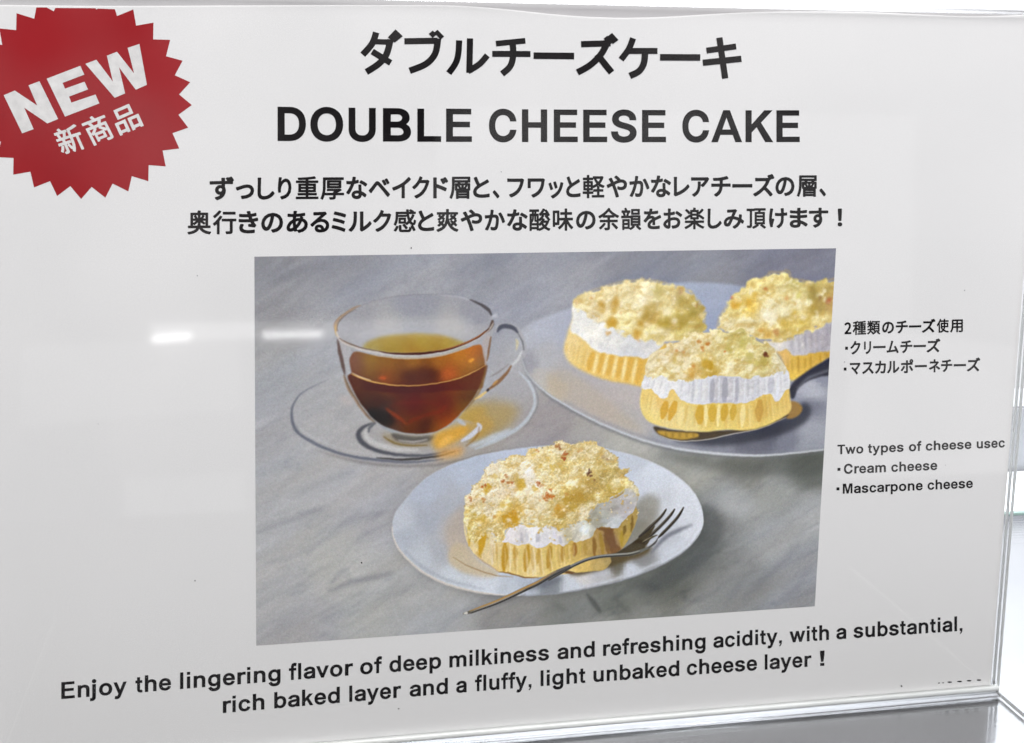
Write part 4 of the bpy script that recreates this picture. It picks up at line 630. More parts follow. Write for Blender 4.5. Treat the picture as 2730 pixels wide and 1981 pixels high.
def rough(m, wide, amp, cell, edge=.12):
    """mask whose outline wanders in and out like piled crumbs"""
    m = m.full() if isinstance(m, Mask) else m
    ys, xs = np.nonzero(m > .02)
    g = int(wide * 4) + 4
    y0, y1, x0, x1 = max(ys.min() - g, 0), min(ys.max() + g, PH), max(xs.min() - g, 0), min(xs.max() + g, PW)
    c = blur(m[y0:y1, x0:x1], wide)
    n_ = noise(cell, cell, 3, y1 - y0, x1 - x0, .6)
    return Mask(np.clip((c - .5 + amp * n_ * np.clip(4.2 * c * (1 - c), 0, 1)) / edge + .5, 0, 1).astype(np.float32), y0, x0)


def pleats(fn, top, bot, n, wid, soft, dark, light, a=.7, seed=1, ends=(.06, .94), jit=.3):
    """paper-cup pleats: dark furrows and light folds between an upper and a lower curve"""
    g = np.random.RandomState(seed)
    A, B = smooth(top, 8, False), smooth(bot, 8, False)

    def along(P, f):
        d = np.r_[0, np.cumsum(np.hypot(*np.diff(P, axis=0).T))]
        return np.array([np.interp(f * d[-1], d, P[:, 0]), np.interp(f * d[-1], d, P[:, 1])])
    for i in range(n):
        f = .5 - .5 * math.cos(math.pi * (ends[0] + (ends[1] - ends[0]) * (i + jit * g.uniform(-1, 1)) / (n - 1)))
        w_ = wid * (.35 + .75 * math.sin(math.pi * f)) * g.uniform(.7, 1.2)
        df = .28 / n
        t0, b0 = along(A, f), along(B, f)
        l0, l1 = g.uniform(0, .12), g.uniform(.72, .97)
        p, q = t0 + (b0 - t0) * l0, t0 + (b0 - t0) * l1
        stroke(fn, [tuple(p), tuple((p + q) / 2), tuple(q)], [w_ * .75, w_, w_ * .45], soft, dark, a * g.uniform(.6, 1))
        t1, b1 = along(A, min(f + df, 1)), along(B, min(f + df, 1))
        p, q = t1 + (b1 - t1) * .04, t1 + (b1 - t1) * .98
        stroke(fn, [tuple(p), tuple((p + q) / 2), tuple(q)], [w_ * .3, w_ * .4, w_ * .5], soft, light, a * g.uniform(.4, .9))


def warp(k, cell, mask=None, oct_=2):
    """nudge the picture about by k texels, so that drawn edges lose their evenness"""
    global img
    dx, dy = noise(cell, cell, oct_) * k, noise(cell, cell, oct_) * k
    if mask is not None:
        dx, dy = dx * mask, dy * mask
    yy, xx = np.mgrid[0:PH, 0:PW].astype(np.float32)
    x, y = np.clip(xx + dx, 0, PW - 1.001), np.clip(yy + dy, 0, PH - 1.001)
    x0, y0 = x.astype(int), y.astype(int)
    fx, fy = (x - x0)[..., None], (y - y0)[..., None]
    img = (img[y0, x0] * (1 - fx) + img[y0, x0 + 1] * fx) * (1 - fy) + (img[y0 + 1, x0] * (1 - fx) + img[y0 + 1, x0 + 1] * fx) * fy


def crumbs(n, r0, r1, seed=3, H=PH, W=PW, box=None):
    """height map of piled crumbs: rounded lumps of many sizes"""
    g = np.random.RandomState(seed)
    h = np.zeros((H, W), np.float32)
    x0, y0, x1, y1 = box
    for r in np.sort(r0 * (r1 / r0) ** g.uniform(0, 1, n) ** 1.0)[::-1]:
        cx, cy = g.uniform(x0, x1), g.uniform(y0, y1)
        R = int(r) + 2
        a, b = int(cy) - R, int(cx) - R
        if a < 0 or b < 0 or a + 2 * R + 1 > H or b + 2 * R + 1 > W:
            continue
        yy, xx = np.mgrid[a:a + 2 * R + 1, b:b + 2 * R + 1]
        el = g.uniform(.7, 1.3)
        th = g.uniform(0, 3.14)
        dx, dy = xx - cx, yy - cy
        ex = (dx * np.cos(th) + dy * np.sin(th)) * el
        ey = (-dx * np.sin(th) + dy * np.cos(th)) / el
        q = np.clip(1 - (ex * ex + ey * ey) / (r * r), 0, 1)
        base = h[int(cy), int(cx)]
        bump = base * .75 + r * (.55 * np.sqrt(q))
        s = h[a:a + 2 * R + 1, b:b + 2 * R + 1]
        np.copyto(s, np.where(q > 0, np.maximum(s, bump), s))
    return h


def relief(h, lx=-.6, ly=-.75, k=.5):
    gy, gx = np.gradient(h)
    return np.clip(-(gx * lx * -1 + gy * ly * -1) * k * -1, -1, 1)


def paint_picture():
    global img
    # ---- marble table -------------------------------------------------------
    img = field(T5, [
        (60, 60, 138, 140, 148), (400, 80, 141, 143, 152), (900, 80, 136, 139, 150), (1500, 60, 128, 131, 143), (2150, 60, 116, 118, 134),
        (100, 200, 148, 149, 155), (600, 150, 150, 152, 160), (1000, 200, 148, 150, 161), (1100, 250, 150, 152, 162),
        (100, 450, 158, 160, 165), (250, 400, 161, 162, 167), (1100, 400, 165, 166, 170), (60, 700, 158, 159, 165),
        (150, 850, 165, 166, 170), (400, 900, 168, 168, 172), (60, 1000, 166, 167, 171), (1150, 680, 150, 145, 148), (1300, 700, 158, 156, 155),
        (1400, 760, 166, 166, 162), (500, 1000, 162, 163, 170), (300, 1200, 170, 171, 171), (100, 1300, 167, 168, 172),
        (200, 1450, 158, 158, 163), (450, 1400, 167, 168, 168), (700, 1450, 160, 162, 166), (600, 1350, 162, 163, 165),
        (1000, 1400, 138, 138, 139), (1200, 1380, 122, 124, 122), (1400, 1330, 108, 111, 107), (1600, 1280, 101, 103, 99),
        (1750, 1150, 106, 108, 107), (1800, 1050, 125, 127, 128), (1500, 1450, 130, 132, 130), (1300, 1500, 140, 142, 142),
        (1700, 840, 150, 152, 148), (1900, 850, 118, 120, 116), (2150, 850, 92, 95, 90), (2000, 950, 150, 152, 150),
        (1850, 980, 162, 165, 168), (2150, 1000, 160, 162, 165), (2000, 1100, 155, 157, 160), (2150, 1250, 144, 146, 152),
        (1900, 1300, 130, 132, 134), (2050, 1380, 140, 142, 148), (1750, 1400, 135, 137, 138), (1100, 860, 160, 158, 158),
        (450, 860, 166, 165, 168), (800, 860, 158, 155, 154)], 1.8)
    v = slanted(noise(110, 40, 4), -.5)
    v2 = slanted(noise(46, 11, 3), -.62)
    v3 = slanted(noise(90, 20, 3), -.42)
    img += (np.clip(v, -1, 1) * .020 + np.clip(v2, -1, 1) * .008 - .03 * np.clip(1 - np.abs(v3) * 5, 0, 1) * np.clip(v + .3, 0, 1))[..., None]
    v4 = slanted(noise(120, 30, 3), -.48)
    v5 = slanted(noise(70, 16, 3), -.55)
    vein = np.clip(1 - np.abs(v4) * 3.2, 0, 1) ** 2 * np.clip(v5 + .35, 0, 1)
    img -= vein[..., None] * np.array([.05, .047, .036]) * (.4 + .9 * np.linspace(0, 1, PH) ** 1.0)[:, None, None]
    img += (np.clip(v5 * v - .05, 0, 1) * .03)[..., None]
    tint = slanted(noise(160, 60, 2), -.5) * .008
    img[..., 2] += tint
    img[..., 0] -= tint * .6
    img = blur(img, 2.6) + np.array([.035, .035, .03]) * np.linspace(.7, 1.5, PH)[:, None, None]
    dk = (118, 120, 130)
    for P, w, s, a in (
            ([(20, 1100), (120, 1060), (270, 1005)], 9, 5, .35), ([(60, 1220), (200, 1170), (330, 1085), (420, 1010)], 10, 6, .3),
            ([(300, 1325), (380, 1290), (470, 1272), (545, 1250)], 12, 5, .5), ([(305, 1300), (340, 1255), (380, 1230)], 8, 4, .35),
            ([(150, 960), (280, 900), (380, 870)], 8, 6, .25), ([(30, 880), (160, 810)], 8, 6, .2), ([(260, 1100), (420, 1040), (520, 1010)], 8, 6, .22),
            ([(60, 120), (180, 95), (330, 60)], 16, 8, .3), ([(480, 190), (560, 140), (640, 120)], 14, 8, .2),
            ([(700, 130), (860, 90), (1010, 30)], 18, 9, .22), ([(1000, 200), (1100, 150)], 20, 9, .25),
            ([(1890, 1360), (1960, 1290), (2060, 1200), (2110, 1140)], 12, 7, .4), ([(2050, 1360), (2110, 1290), (2160, 1230)], 14, 8, .3),
            ([(1820, 1390), (1860, 1330), (1900, 1280)], 10, 6, .3)):
        stroke(T5, P, w, s, dk, a)
    for P, w, s, a in (([(1290, 1330), (1320, 1370), (1345, 1405)], [6, 14, 10], 3, .55), ([(1385, 1340), (1430, 1380), (1460, 1410)], 9, 5, .3),
                       ([(1450, 1310), (1500, 1290), (1560, 1310)], 22, 8, .35), ([(1160, 1370), (1210, 1400)], 12, 6, .25)):
        stroke(T5, P, w, s, (72, 75, 74), a)
    lt = (186, 188, 190)
    for P, w, s, a in (([(210, 1420), (300, 1470), (420, 1480), (520, 1460)], 14, 6, .35), ([(540, 1330), (560, 1420), (610, 1480)], [3, 5, 4], 1.5, .4),
                       ([(250, 1130), (420, 1180), (560, 1200)], 50, 16, .25), ([(420, 1330), (520, 1300)], 26, 9, .3),
                       ([(1760, 1000), (1860, 1020), (2000, 980)], 30, 12, .3), ([(1760, 1320), (1850, 1260), (1930, 1180)], 16, 9, .25),
                       ([(1010, 150), (1180, 110)], 20, 10, .12)):
        stroke(T5, P, w, s, lt, a)
    # cast shadow right of the front plate and under the back plate
    over(shape(T5, [(1730, 1000), (1790, 1010), (1820, 1090), (1760, 1200), (1640, 1290), (1480, 1340), (1560, 1250), (1700, 1130)], 9), (82, 86, 86), .55)
    over(shape(T5, [(1560, 790), (1900, 810), (2220, 790), (2220, 850), (2100, 880), (1850, 870)], 10), (78, 82, 76), .5)

    # ---- back plate ---------------------------------------------------------
    rim = [(1036, 405), (1060, 480), (1120, 545), (1200, 600), (1300, 655), (1400, 700), (1500, 738), (1600, 765), (1700, 783), (1850, 797), (2000, 799), (2205, 778)]
    plate = [(1030, 345), (1060, 300), (1130, 268), (1230, 232), (1400, 170), (1560, 142), (1700, 133), (1850, 142), (2000, 165), (2330, 180), (2330, 770)] + rim[::-1]
    m = shape(T5, plate, 3)
    pc = field(T5, [(1050, 330, 168, 171, 180), (1100, 300, 168, 172, 184), (1200, 290, 164, 168, 181), (1640, 180, 152, 160, 177), (1770, 250, 150, 158, 178), (1900, 160, 148, 155, 172),
                    (1120, 420, 168, 169, 174), (1200, 480, 165, 163, 165), (1250, 560, 170, 165, 165), (1170, 525, 178, 168, 152), (1350, 620, 172, 165, 163),
                    (1060, 440, 150, 150, 158), (1100, 490, 175, 172, 168), (1450, 650, 172, 168, 165), (1480, 560, 178, 171, 168), (1800, 765, 128, 131, 142), (2050, 735, 120, 123, 136), (2150, 690, 150, 153, 163),
                    (2150, 600, 118, 121, 134), (2160, 545, 168, 170, 180), (2200, 500, 130, 133, 147), (2000, 700, 92, 94, 106), (1600, 752, 150, 152, 158), (2140, 760, 145, 149, 158), (1900, 740, 104, 106, 118)], 2.2)
    pc = pc + (noise(40, 20, 3) * .008)[..., None]
    over(m, pc * 1.06)
    over(shape(T5, [(1130, 500), (1210, 470), (1290, 520), (1400, 610), (1500, 700), (1430, 690), (1290, 630), (1180, 570)], 7), (186, 172, 150), .45)
    # spatula shadow on the plate
    over(shape(TB, [(1080, 1330), (1500, 1280), (1880, 1170), (2000, 1060), (2060, 1120), (1980, 1230), (1750, 1320), (1450, 1370), (1200, 1360)], 6), (52, 54, 64), .8)
    over(shape(TB, [(1960, 1020), (2060, 960), (2180, 940), (2180, 1010), (2040, 1030)], 9), (172, 176, 186), .6)
    stroke(T5, [(p[0] + 4, p[1] + 10) for p in rim], 7, 3, (108, 112, 118), .6)
    stroke(T5, rim, [3, 4, 5, 6, 7, 7], 1.6, (196, 200, 206), .95)
    stroke(T5, [(p[0] + 3, p[1] - 11) for p in rim[3:]], 6, 3, (138, 141, 152), .5)

    # ---- back cakes ---------------------------------------------------------
    big = crumbs(420, 10, 24, 5, box=(650, 0, 1400, 560))
    med = crumbs(2600, 3.5, 10, 6, box=(650, 0, 1400, 560))
    hb = big * .7 + med * 1.0
    rel0 = relief(hb, -.5, -.8, .42)
    cav0 = np.clip((blur(hb, 8) - blur(hb, .8)) * .16, -.2, 1)

    def cake(outline, top, cream, base_f, top_f, pl, soft, cream_f, holes, brown):
        mtop = shape(TB, top, soft).full()
        over(shape(TB, outline, soft) * (1 - mtop), base_f * .74 + np.array([240, 220, 162]) / 255. * .28)
        for args in pl:
            if len(args) == 7:
                x0, y0, x1, y1, w_, c, a = args
                stroke(TB, [(x0, y0), ((x0 + x1) / 2, (y0 + y1) / 2), (x1, y1)], [w_ * .7, w_, w_ * .5], soft * .65, c, a)
            else:
                pleats(TB, *args)
        mc = rough(shape(TB, cream, 1), 3.5, .2, 11, .12 + soft * .1)
        mc = blur(mc.full(), soft * .5)
        rc = blur(rel0, soft)
        over(mc, np.clip(cream_f * np.array([1.12, 1.11, 1.07]) + (rc * .07)[..., None], 0, .97))
        for args in cream_pl.pop(0):
            pleats(TB, *args)
        mt = rough(shape(TB, top, 1), 8.0, .62, 19, .10 + soft * .06).full()
        mt = blur(mt, soft * .55)
        r1, c1 = blur(rel0, soft), blur(cav0, soft * .8)
        top_f = top_f * .82 + np.array([238, 227, 190]) / 255. * .19
        n2 = noise(46, 38, 2, gain=.6)
        n2 = blur(np.clip((n2 - np.roll(n2, (9, 8), (0, 1))) * 1.4, -1, 1), 2)
        t = top_f * (1 + n2[..., None] * np.array([.07, .09, .13]))
        t = t * (1 + r1[..., None] * np.array([.08, .11, .17]))
        k_ = np.clip(c1 * 1.0, 0, .5)[..., None]
        t = t * (1 - k_) + (top_f * .55 + np.array([206, 164, 66]) / 255. * .42) * k_
        n1 = noise(17, 14, 3, gain=.6)
        n1 = blur(n1 - blur(n1, 14), soft * .6)
        em = np.clip((n1 - np.roll(n1, (4, 2), (0, 1))) * 1.0, -1, 1)
        t = t * (1 + em[..., None] * np.array([.04, .055, .10]))
        cr = (np.clip((-n1 - .22) * 2.2, 0, 1) * .42)[..., None]
        t = t * (1 - cr) + (t * .4 + np.array([206, 164, 78]) / 255. * .58) * cr
        pk = (np.clip((n1 - .3) * 2.0, 0, 1) * .4)[..., None]
        t = t * (1 - pk) + np.array([244, 236, 208]) / 255. * pk
        over(np.clip((blur(mtop, 5) - .75) * 5, 0, 1) if soft > 2 else np.clip((blur(mtop, 2.5) - .45) * 4, 0, 1), np.clip(top_f, 0, 1))
        over(mt, np.clip(t, 0, .97))
        for (x, y, r, c, a) in holes:
            for j in range(3):
                ox, oy = rng.normal(0, r * .45, 2)
                rr = r * rng.uniform(.4, .8)
                q = [(x + ox + rr * (1 + .5 * rng.uniform(-1, 1)) * np.cos(t_), y + oy + rr * 1.25 * (1 + .5 * rng.uniform(-1, 1)) * np.sin(t_)) for t_ in np.linspace(0, 6.283, 9)[:-1]]
                over(shape(TB, q, soft + .6) * mt, c, a * .8)
        for j in range(16):
            i_ = rng.randint(len(top))
            x, y = np.array(top[i_]) * .6 + np.array(top[rng.randint(len(top))]) * .4
            rr = rng.uniform(14, 34)
            q = [(x + rr * (1 + .5 * rng.uniform(-1, 1)) * np.cos(t_), y + rr * .8 * (1 + .5 * rng.uniform(-1, 1)) * np.sin(t_)) for t_ in np.linspace(0, 6.283, 9)[:-1]]
            over(shape(TB, q, soft) * mt, (242, 232, 200), .45)
        for (x, y, r, c, a) in brown:
            for j in range(3):
                ox, oy = rng.normal(0, r * .4, 2)
                rr = r * rng.uniform(.35, .7)
                q = [(x + ox + rr * (1 + .5 * rng.uniform(-1, 1)) * np.cos(t_), y + oy + rr * (1 + .5 * rng.uniform(-1, 1)) * np.sin(t_)) for t_ in np.linspace(0, 6.283, 8)[:-1]]
                over(shape(TB, q, soft * .7), c, a * .8)

    PD, PL_ = (212, 170, 80), (247, 230, 178)
    CD, CL = (166, 166, 178), (228, 230, 235)
    cream_pl = [
        [([(330, 460), (430, 560), (600, 650), (860, 700)], [(322, 540), (450, 640), (600, 712), (860, 745)], 12, 5, 2.4, (184, 184, 192), (224, 224, 228), .4, 31)],
        [([(1900, 605), (2000, 560), (2110, 508), (2230, 450)], [(1920, 725), (1990, 718), (2080, 706), (2230, 680)], 9, 8, 2.6, (150, 146, 158), (204, 202, 210), .6, 32)],
        [([(880, 885), (1050, 900), (1300, 880), (1600, 885), (1890, 850)], [(850, 965), (1060, 1000), (1300, 1068), (1600, 1060), (1900, 965)], 18, 7, 1.6, CD, CL, .35, 33)],
    ]
    yl, yd = (230, 190, 96), (205, 158, 50)
    OC = (196, 152, 52)
    cream_f = field(TB, [(380, 450, 205, 206, 208), (450, 560, 214, 214, 213), (600, 620, 200, 201, 204), (760, 680, 188, 190, 197), (860, 640, 190, 190, 194),
                         (1950, 640, 178, 176, 182), (2060, 600, 162, 158, 166), (2160, 560, 158, 155, 166), (1000, 950, 206, 207, 212), (1200, 980, 198, 200, 208),
                         (1400, 980, 178, 178, 188), (1600, 960, 186, 187, 196), (1800, 900, 194, 196, 204), (1750, 640, 196, 192, 188)]) + (noise(14, 10, 2) * .02)[..., None]
    # left
    cake([(350, 350), (400, 308), (450, 270), (560, 230), (680, 195), (800, 182), (950, 188), (1040, 212), (1110, 235), (1185, 262), (1240, 325), (1285, 390), (1292, 460), (1275, 545), (1200, 600), (1000, 700), (930, 830), (860, 940), (740, 925), (600, 902), (450, 850), (335, 785), (280, 705), (288, 620), (315, 530), (345, 450)],
         [(345, 372), (372, 325), (450, 270), (560, 230), (680, 195), (800, 182), (950, 188), (1040, 212), (1110, 235), (1185, 262), (1240, 325), (1285, 390), (1292, 460), (1275, 545), (1200, 610), (1040, 640), (930, 620), (860, 605), (760, 585), (680, 545), (600, 520), (540, 470), (470, 440), (400, 410)],
         [(348, 350), (420, 380), (600, 480), (800, 560), (940, 600), (1000, 640), (880, 745), (800, 735), (700, 728), (610, 715), (520, 690), (450, 640), (390, 585), (322, 545), (335, 460)],
         field(TB, [(300, 650, 226, 200, 140), (380, 700, 222, 190, 110), (450, 780, 225, 185, 90), (600, 800, 222, 180, 84), (800, 860, 220, 175, 70), (830, 780, 205, 160, 55)]),
         field(TB, [(400, 330, 222, 205, 150), (500, 280, 226, 208, 150), (600, 260, 228, 212, 160), (800, 230, 230, 216, 165), (950, 240, 214, 200, 140), (1100, 260, 205, 185, 120),
                    (500, 370, 224, 206, 160), (600, 380, 226, 206, 150), (750, 330, 230, 217, 165), (850, 300, 232, 222, 185), (900, 430, 190, 160, 80), (1000, 330, 218, 200, 135), (1200, 350, 172, 150, 70), (1150, 420, 188, 164, 76),
                    (1230, 480, 186, 165, 84), (720, 470, 230, 216, 150), (800, 500, 228, 212, 150), (900, 540, 224, 208, 140), (1100, 500, 196, 174, 90), (1200, 560, 202, 186, 115), (980, 600, 226, 212, 160)]),
         [([(290, 620), (400, 640), (520, 700), (700, 735), (860, 745)], [(285, 700), (400, 800), (560, 870), (720, 912), (860, 935)], 16, 12, 2.2, PD, PL_, .45, 11)] + [(x, 695 + (x - 480) * .13, x - 34, 830 + (x - 480) * .26, 20, (222, 176, 76), .85) for x in (490, 560, 628, 695, 765, 838)] + [(x, 700 + (x - 480) * .13, x - 34, 840 + (x - 480) * .26, 11, (246, 226, 160), .75) for x in (525, 594, 662, 730, 802)],
         3.2, cream_f,
         [(540, 390, 30, OC, .75), (655, 345, 32, OC, .8), (635, 400, 22, OC, .5), (635, 480, 38, (204, 160, 56), .85), (950, 260, 42, (196, 180, 104), .5), (860, 420, 48, (176, 144, 56), .7), (905, 350, 40, (196, 170, 92), .5), (815, 540, 38, (200, 154, 52), .8), (845, 480, 34, (190, 150, 54), .7), (1000, 480, 42, (176, 150, 52), .65), (1150, 330, 44, (172, 150, 66), .6), (1130, 470, 50, (176, 152, 64), .55), (1200, 420, 44, (166, 146, 66), .5), (980, 600, 30, (206, 184, 104), .6)],
         [(470, 308, 14, (214, 160, 90), .8), (605, 565, 22, (214, 170, 104), .9), (800, 612, 18, (206, 158, 96), .7), (1120, 250, 20, (186, 148, 104), .7), (1230, 355, 14, (170, 120, 60), .6), (690, 410, 14, (214, 170, 104), .6), (370, 338, 12, (216, 170, 120), .7)])
    # right
    cake([(1392, 470), (1412, 425), (1480, 330), (1560, 262), (1620, 200), (1700, 168), (1738, 152), (1762, 122), (1830, 125), (1898, 116), (1918, 172), (2000, 182), (2100, 204), (2300, 180), (2300, 480), (2290, 700), (2180, 745), (2060, 830), (1960, 898), (1890, 885), (1850, 760), (1800, 690), (1700, 620), (1560, 565), (1400, 550)],
         [(1392, 470), (1412, 425), (1480, 330), (1560, 262), (1620, 200), (1700, 168), (1738, 152), (1762, 122), (1830, 125), (1898, 116), (1918, 172), (2000, 182), (2100, 204), (2300, 180), (2300, 450), (2200, 475), (2100, 520), (1990, 570), (1900, 610), (1790, 620), (1700, 620), (1560, 575), (1400, 550)],
         [(1700, 625), (1800, 625), (1900, 600), (2000, 555), (2110, 505), (2300, 450), (2300, 660), (2180, 690), (2080, 708), (1990, 720), (1920, 725), (1880, 680), (1800, 690)],
         field(TB, [(1850, 740, 214, 170, 96), (1920, 760, 206, 164, 56), (2000, 780, 204, 160, 50), (2100, 740, 196, 150, 48), (2170, 710, 178, 136, 48), (1930, 860, 222, 182, 62)]),
         field(TB, [(1430, 460, 222, 206, 150), (1480, 380, 224, 206, 130), (1560, 310, 226, 205, 120), (1600, 350, 224, 186, 74), (1650, 230, 226, 208, 130), (1720, 260, 215, 190, 110), (1830, 160, 220, 205, 135), (1900, 170, 190, 175, 95),
                    (1750, 350, 230, 218, 168), (1740, 405, 240, 234, 205), (1830, 400, 232, 222, 175), (1850, 260, 226, 212, 150), (1980, 330, 230, 218, 165), (2060, 260, 180, 160, 80), (2150, 240, 182, 158, 80), (2180, 320, 176, 138, 70), (2100, 380, 190, 165, 84),
                    (2000, 440, 214, 190, 100), (1900, 480, 214, 188, 100), (1600, 500, 228, 214, 160), (1700, 530, 222, 196, 120), (1500, 500, 228, 215, 165), (2100, 460, 222, 204, 140)]),
         [([(1890, 730), (2000, 725), (2100, 712), (2230, 690)], [(1890, 885), (1960, 880), (2080, 815), (2230, 720)], 9, 9, 2.4, (176, 132, 46), (226, 192, 104), .7, 12)],
         3.2, cream_f,
         [(1540, 350, 34, (216, 170, 52), .85), (1610, 330, 34, (216, 172, 60), .7), (1660, 300, 30, (212, 166, 58), .7), (1490, 355, 26, (218, 170, 66), .8), (2070, 270, 46, (150, 134, 62), .6), (2110, 330, 44, (160, 134, 60), .6), (1980, 290, 24, (190, 178, 60), .6), (1930, 420, 30, (204, 172, 66), .5), (2090, 400, 36, (180, 152, 62), .6), (1860, 480, 36, (208, 176, 84), .6), (2010, 470, 30, (206, 172, 66), .6), (1760, 560, 34, (208, 166, 84), .6)],
         [(1492, 310, 15, (205, 112, 66), .9), (1730, 245, 18, (196, 132, 66), .9), (1885, 315, 20, (214, 160, 92), .8), (2180, 325, 24, (176, 104, 56), .8), (1800, 545, 36, (200, 150, 92), .75), (1700, 540, 22, (210, 158, 76), .7), (1940, 350, 16, (204, 158, 78), .7), (2120, 310, 16, (140, 106, 52), .6)])
    stroke(TB, [(1950, 610), (1955, 700)], 8, 3, (206, 204, 210), .5)
    stroke(TB, [(2030, 590), (2040, 690)], 7, 3, (196, 194, 202), .5)
    stroke(TB, [(2110, 560), (2120, 680)], 7, 3, (186, 184, 194), .5)
    # spatula: handle behind, blade under the middle cake
    over(shape(TB, [(1895, 985), (1930, 915), (2010, 850), (2110, 785), (2300, 700), (2300, 850), (2150, 870), (2040, 905), (1965, 960), (1935, 1030), (1905, 1025)], 2.4), (62, 62, 72), 1)
    stroke(TB, [(1955, 960), (2040, 885), (2190, 825)], [6, 8, 10], 3, (128, 130, 140), .7)
    over(shape(TB, [(1890, 1060), (1960, 1060), (1996, 1105), (1960, 1160), (1880, 1172)], 2.2), (158, 124, 66), .95)
    over(shape(TB, [(930, 1235), (1100, 1262), (1480, 1262), (1700, 1225), (1880, 1150), (1870, 1172), (1700, 1242), (1490, 1285), (1330, 1320), (1160, 1337), (1040, 1322), (960, 1290)], 1.8), (84, 72, 52), 1)
    over(shape(TB, [(955, 1262), (1060, 1272), (1230, 1282), (1240, 1310), (1130, 1328), (1030, 1312), (965, 1288)], 2.2), (196, 160, 66), .95)
    for x in (1010, 1060, 1110, 1160, 1210):
        stroke(TB, [(x, 1275), (x + 5, 1315)], 6, 2, (140, 112, 44), .5)
    stroke(TB, [(960, 1295), (1050, 1328), (1160, 1340), (1330, 1323), (1490, 1288), (1700, 1245), (1880, 1168)], 2.6, .9, (196, 190, 176), .8)
    # middle
    cake([(868, 790), (900, 722), (960, 682), (1060, 650), (1170, 590), (1250, 562), (1390, 552), (1480, 560), (1550, 524), (1575, 530), (1620, 590), (1700, 630), (1780, 668), (1840, 750), (1880, 820), (1900, 900), (1903, 1010), (1915, 1100), (1880, 1150), (1800, 1198), (1700, 1240), (1590, 1262), (1450, 1258), (1300, 1272), (1150, 1265), (1000, 1240), (900, 1205), (848, 1150), (825, 1060), (840, 960), (858, 880)],
         [(866, 870), (868, 790), (900, 722), (960, 682), (1060, 650), (1170, 590), (1250, 562), (1390, 552), (1480, 560), (1550, 524), (1575, 530), (1620, 590), (1700, 630), (1780, 668), (1840, 750), (1886, 830), (1830, 840), (1720, 858), (1600, 874), (1450, 874), (1310, 862), (1240, 875), (1150, 900), (1050, 884), (960, 862), (900, 880)],
         [(860, 860), (960, 850), (1150, 880), (1300, 850), (1500, 860), (1720, 845), (1886, 820), (1900, 900), (1902, 960), (1860, 985), (1838, 1040), (1800, 1055), (1770, 1000), (1700, 1010), (1640, 1045), (1550, 1066), (1400, 1064), (1250, 1076), (1180, 1068), (1120, 1040), (1065, 965), (1035, 985), (1012, 1032), (955, 1012), (905, 960), (838, 965)],
         field(TB, [(870, 1060, 226, 204, 120), (900, 1130, 228, 206, 116), (1050, 1180, 224, 200, 122), (1180, 1200, 222, 202, 124), (1300, 1150, 214, 184, 82), (1450, 1150, 218, 190, 92), (1600, 1150, 220, 192, 100), (1700, 1120, 204, 166, 70), (1800, 1120, 214, 184, 92), (1870, 1080, 210, 176, 88), (1750, 1200, 214, 188, 92), (1400, 1240, 220, 196, 100), (920, 1050, 222, 182, 96)]),
         field(TB, [(920, 780, 224, 210, 165), (1000, 720, 222, 206, 165), (1100, 680, 220, 200, 150), (1180, 640, 226, 212, 165), (1280, 600, 226, 208, 155), (1400, 600, 222, 208, 145), (1480, 620, 206, 190, 116), (1540, 580, 196, 182, 106), (1560, 680, 212, 196, 120), (1400, 720, 222, 206, 140),
                    (1650, 680, 212, 198, 135), (1720, 750, 190, 172, 92), (1800, 700, 206, 196, 160), (1780, 790, 206, 194, 145), (1600, 790, 218, 206, 150), (1450, 800, 226, 212, 160), (1300, 780, 206, 178, 86), (1200, 820, 214, 184, 112), (1150, 760, 226, 210, 160), (1080, 800, 224, 208, 150), (1000, 830, 218, 204, 150), (1330, 840, 190, 156, 60), (1830, 800, 206, 196, 165)]),
         [([(840, 970), (1000, 1030), (1200, 1070), (1550, 1065), (1750, 1010), (1905, 965)], [(835, 1080), (960, 1210), (1200, 1258), (1550, 1256), (1780, 1195), (1912, 1100)], 21, 13, 1.8, PD, PL_, .4, 13)] + [(1015, 1050, 985, 1180, 22, (216, 166, 54), .8), (1085, 1050, 1035, 1190, 22, (216, 166, 54), .8), (1260, 1080, 1255, 1220, 26, (212, 168, 56), .75), (1350, 1075, 1345, 1200, 26, (212, 172, 62), .7), (1440, 1070, 1425, 1195, 24, (208, 166, 56), .75), (1505, 1070, 1490, 1190, 20, (206, 166, 58), .7), (1690, 1040, 1680, 1200, 24, (196, 150, 64), .6), (1300, 1075, 1300, 1235, 12, (246, 228, 160), .8), (1395, 1070, 1385, 1235, 11, (246, 228, 160), .8), (1570, 1070, 1560, 1240, 16, (242, 224, 156), .75), (1130, 1090, 1110, 1230, 20, (242, 222, 152), .7), (930, 1010, 930, 1190, 18, (240, 218, 146), .6)],
         1.8, cream_f,
         [(1560, 560, 26, (182, 170, 96), .5), (1510, 600, 26, (196, 182, 104), .4), (1320, 810, 40, (196, 158, 52), .85), (1290, 780, 28, (204, 166, 66), .8), (1200, 830, 36, (212, 166, 80), .7), (1480, 690, 30, (196, 178, 92), .6), (1620, 720, 34, (196, 182, 100), .5), (1560, 640, 30, (190, 176, 88), .5), (1720, 760, 30, (186, 168, 84), .6), (1660, 770, 30, (204, 188, 96), .5), (1070, 760, 22, (206, 182, 100), .5)],
         [(1250, 625, 24, (204, 148, 78), .85), (1310, 640, 20, (196, 132, 62), .85), (1280, 670, 22, (204, 140, 70), .8), (1725, 715, 24, (118, 72, 46), .9), (1435, 690, 14, (210, 140, 80), .8), (1095, 690, 16, (212, 160, 100), .7), (1140, 700, 12, (206, 150, 92), .7), (1210, 800, 14, (214, 150, 80), .6)])
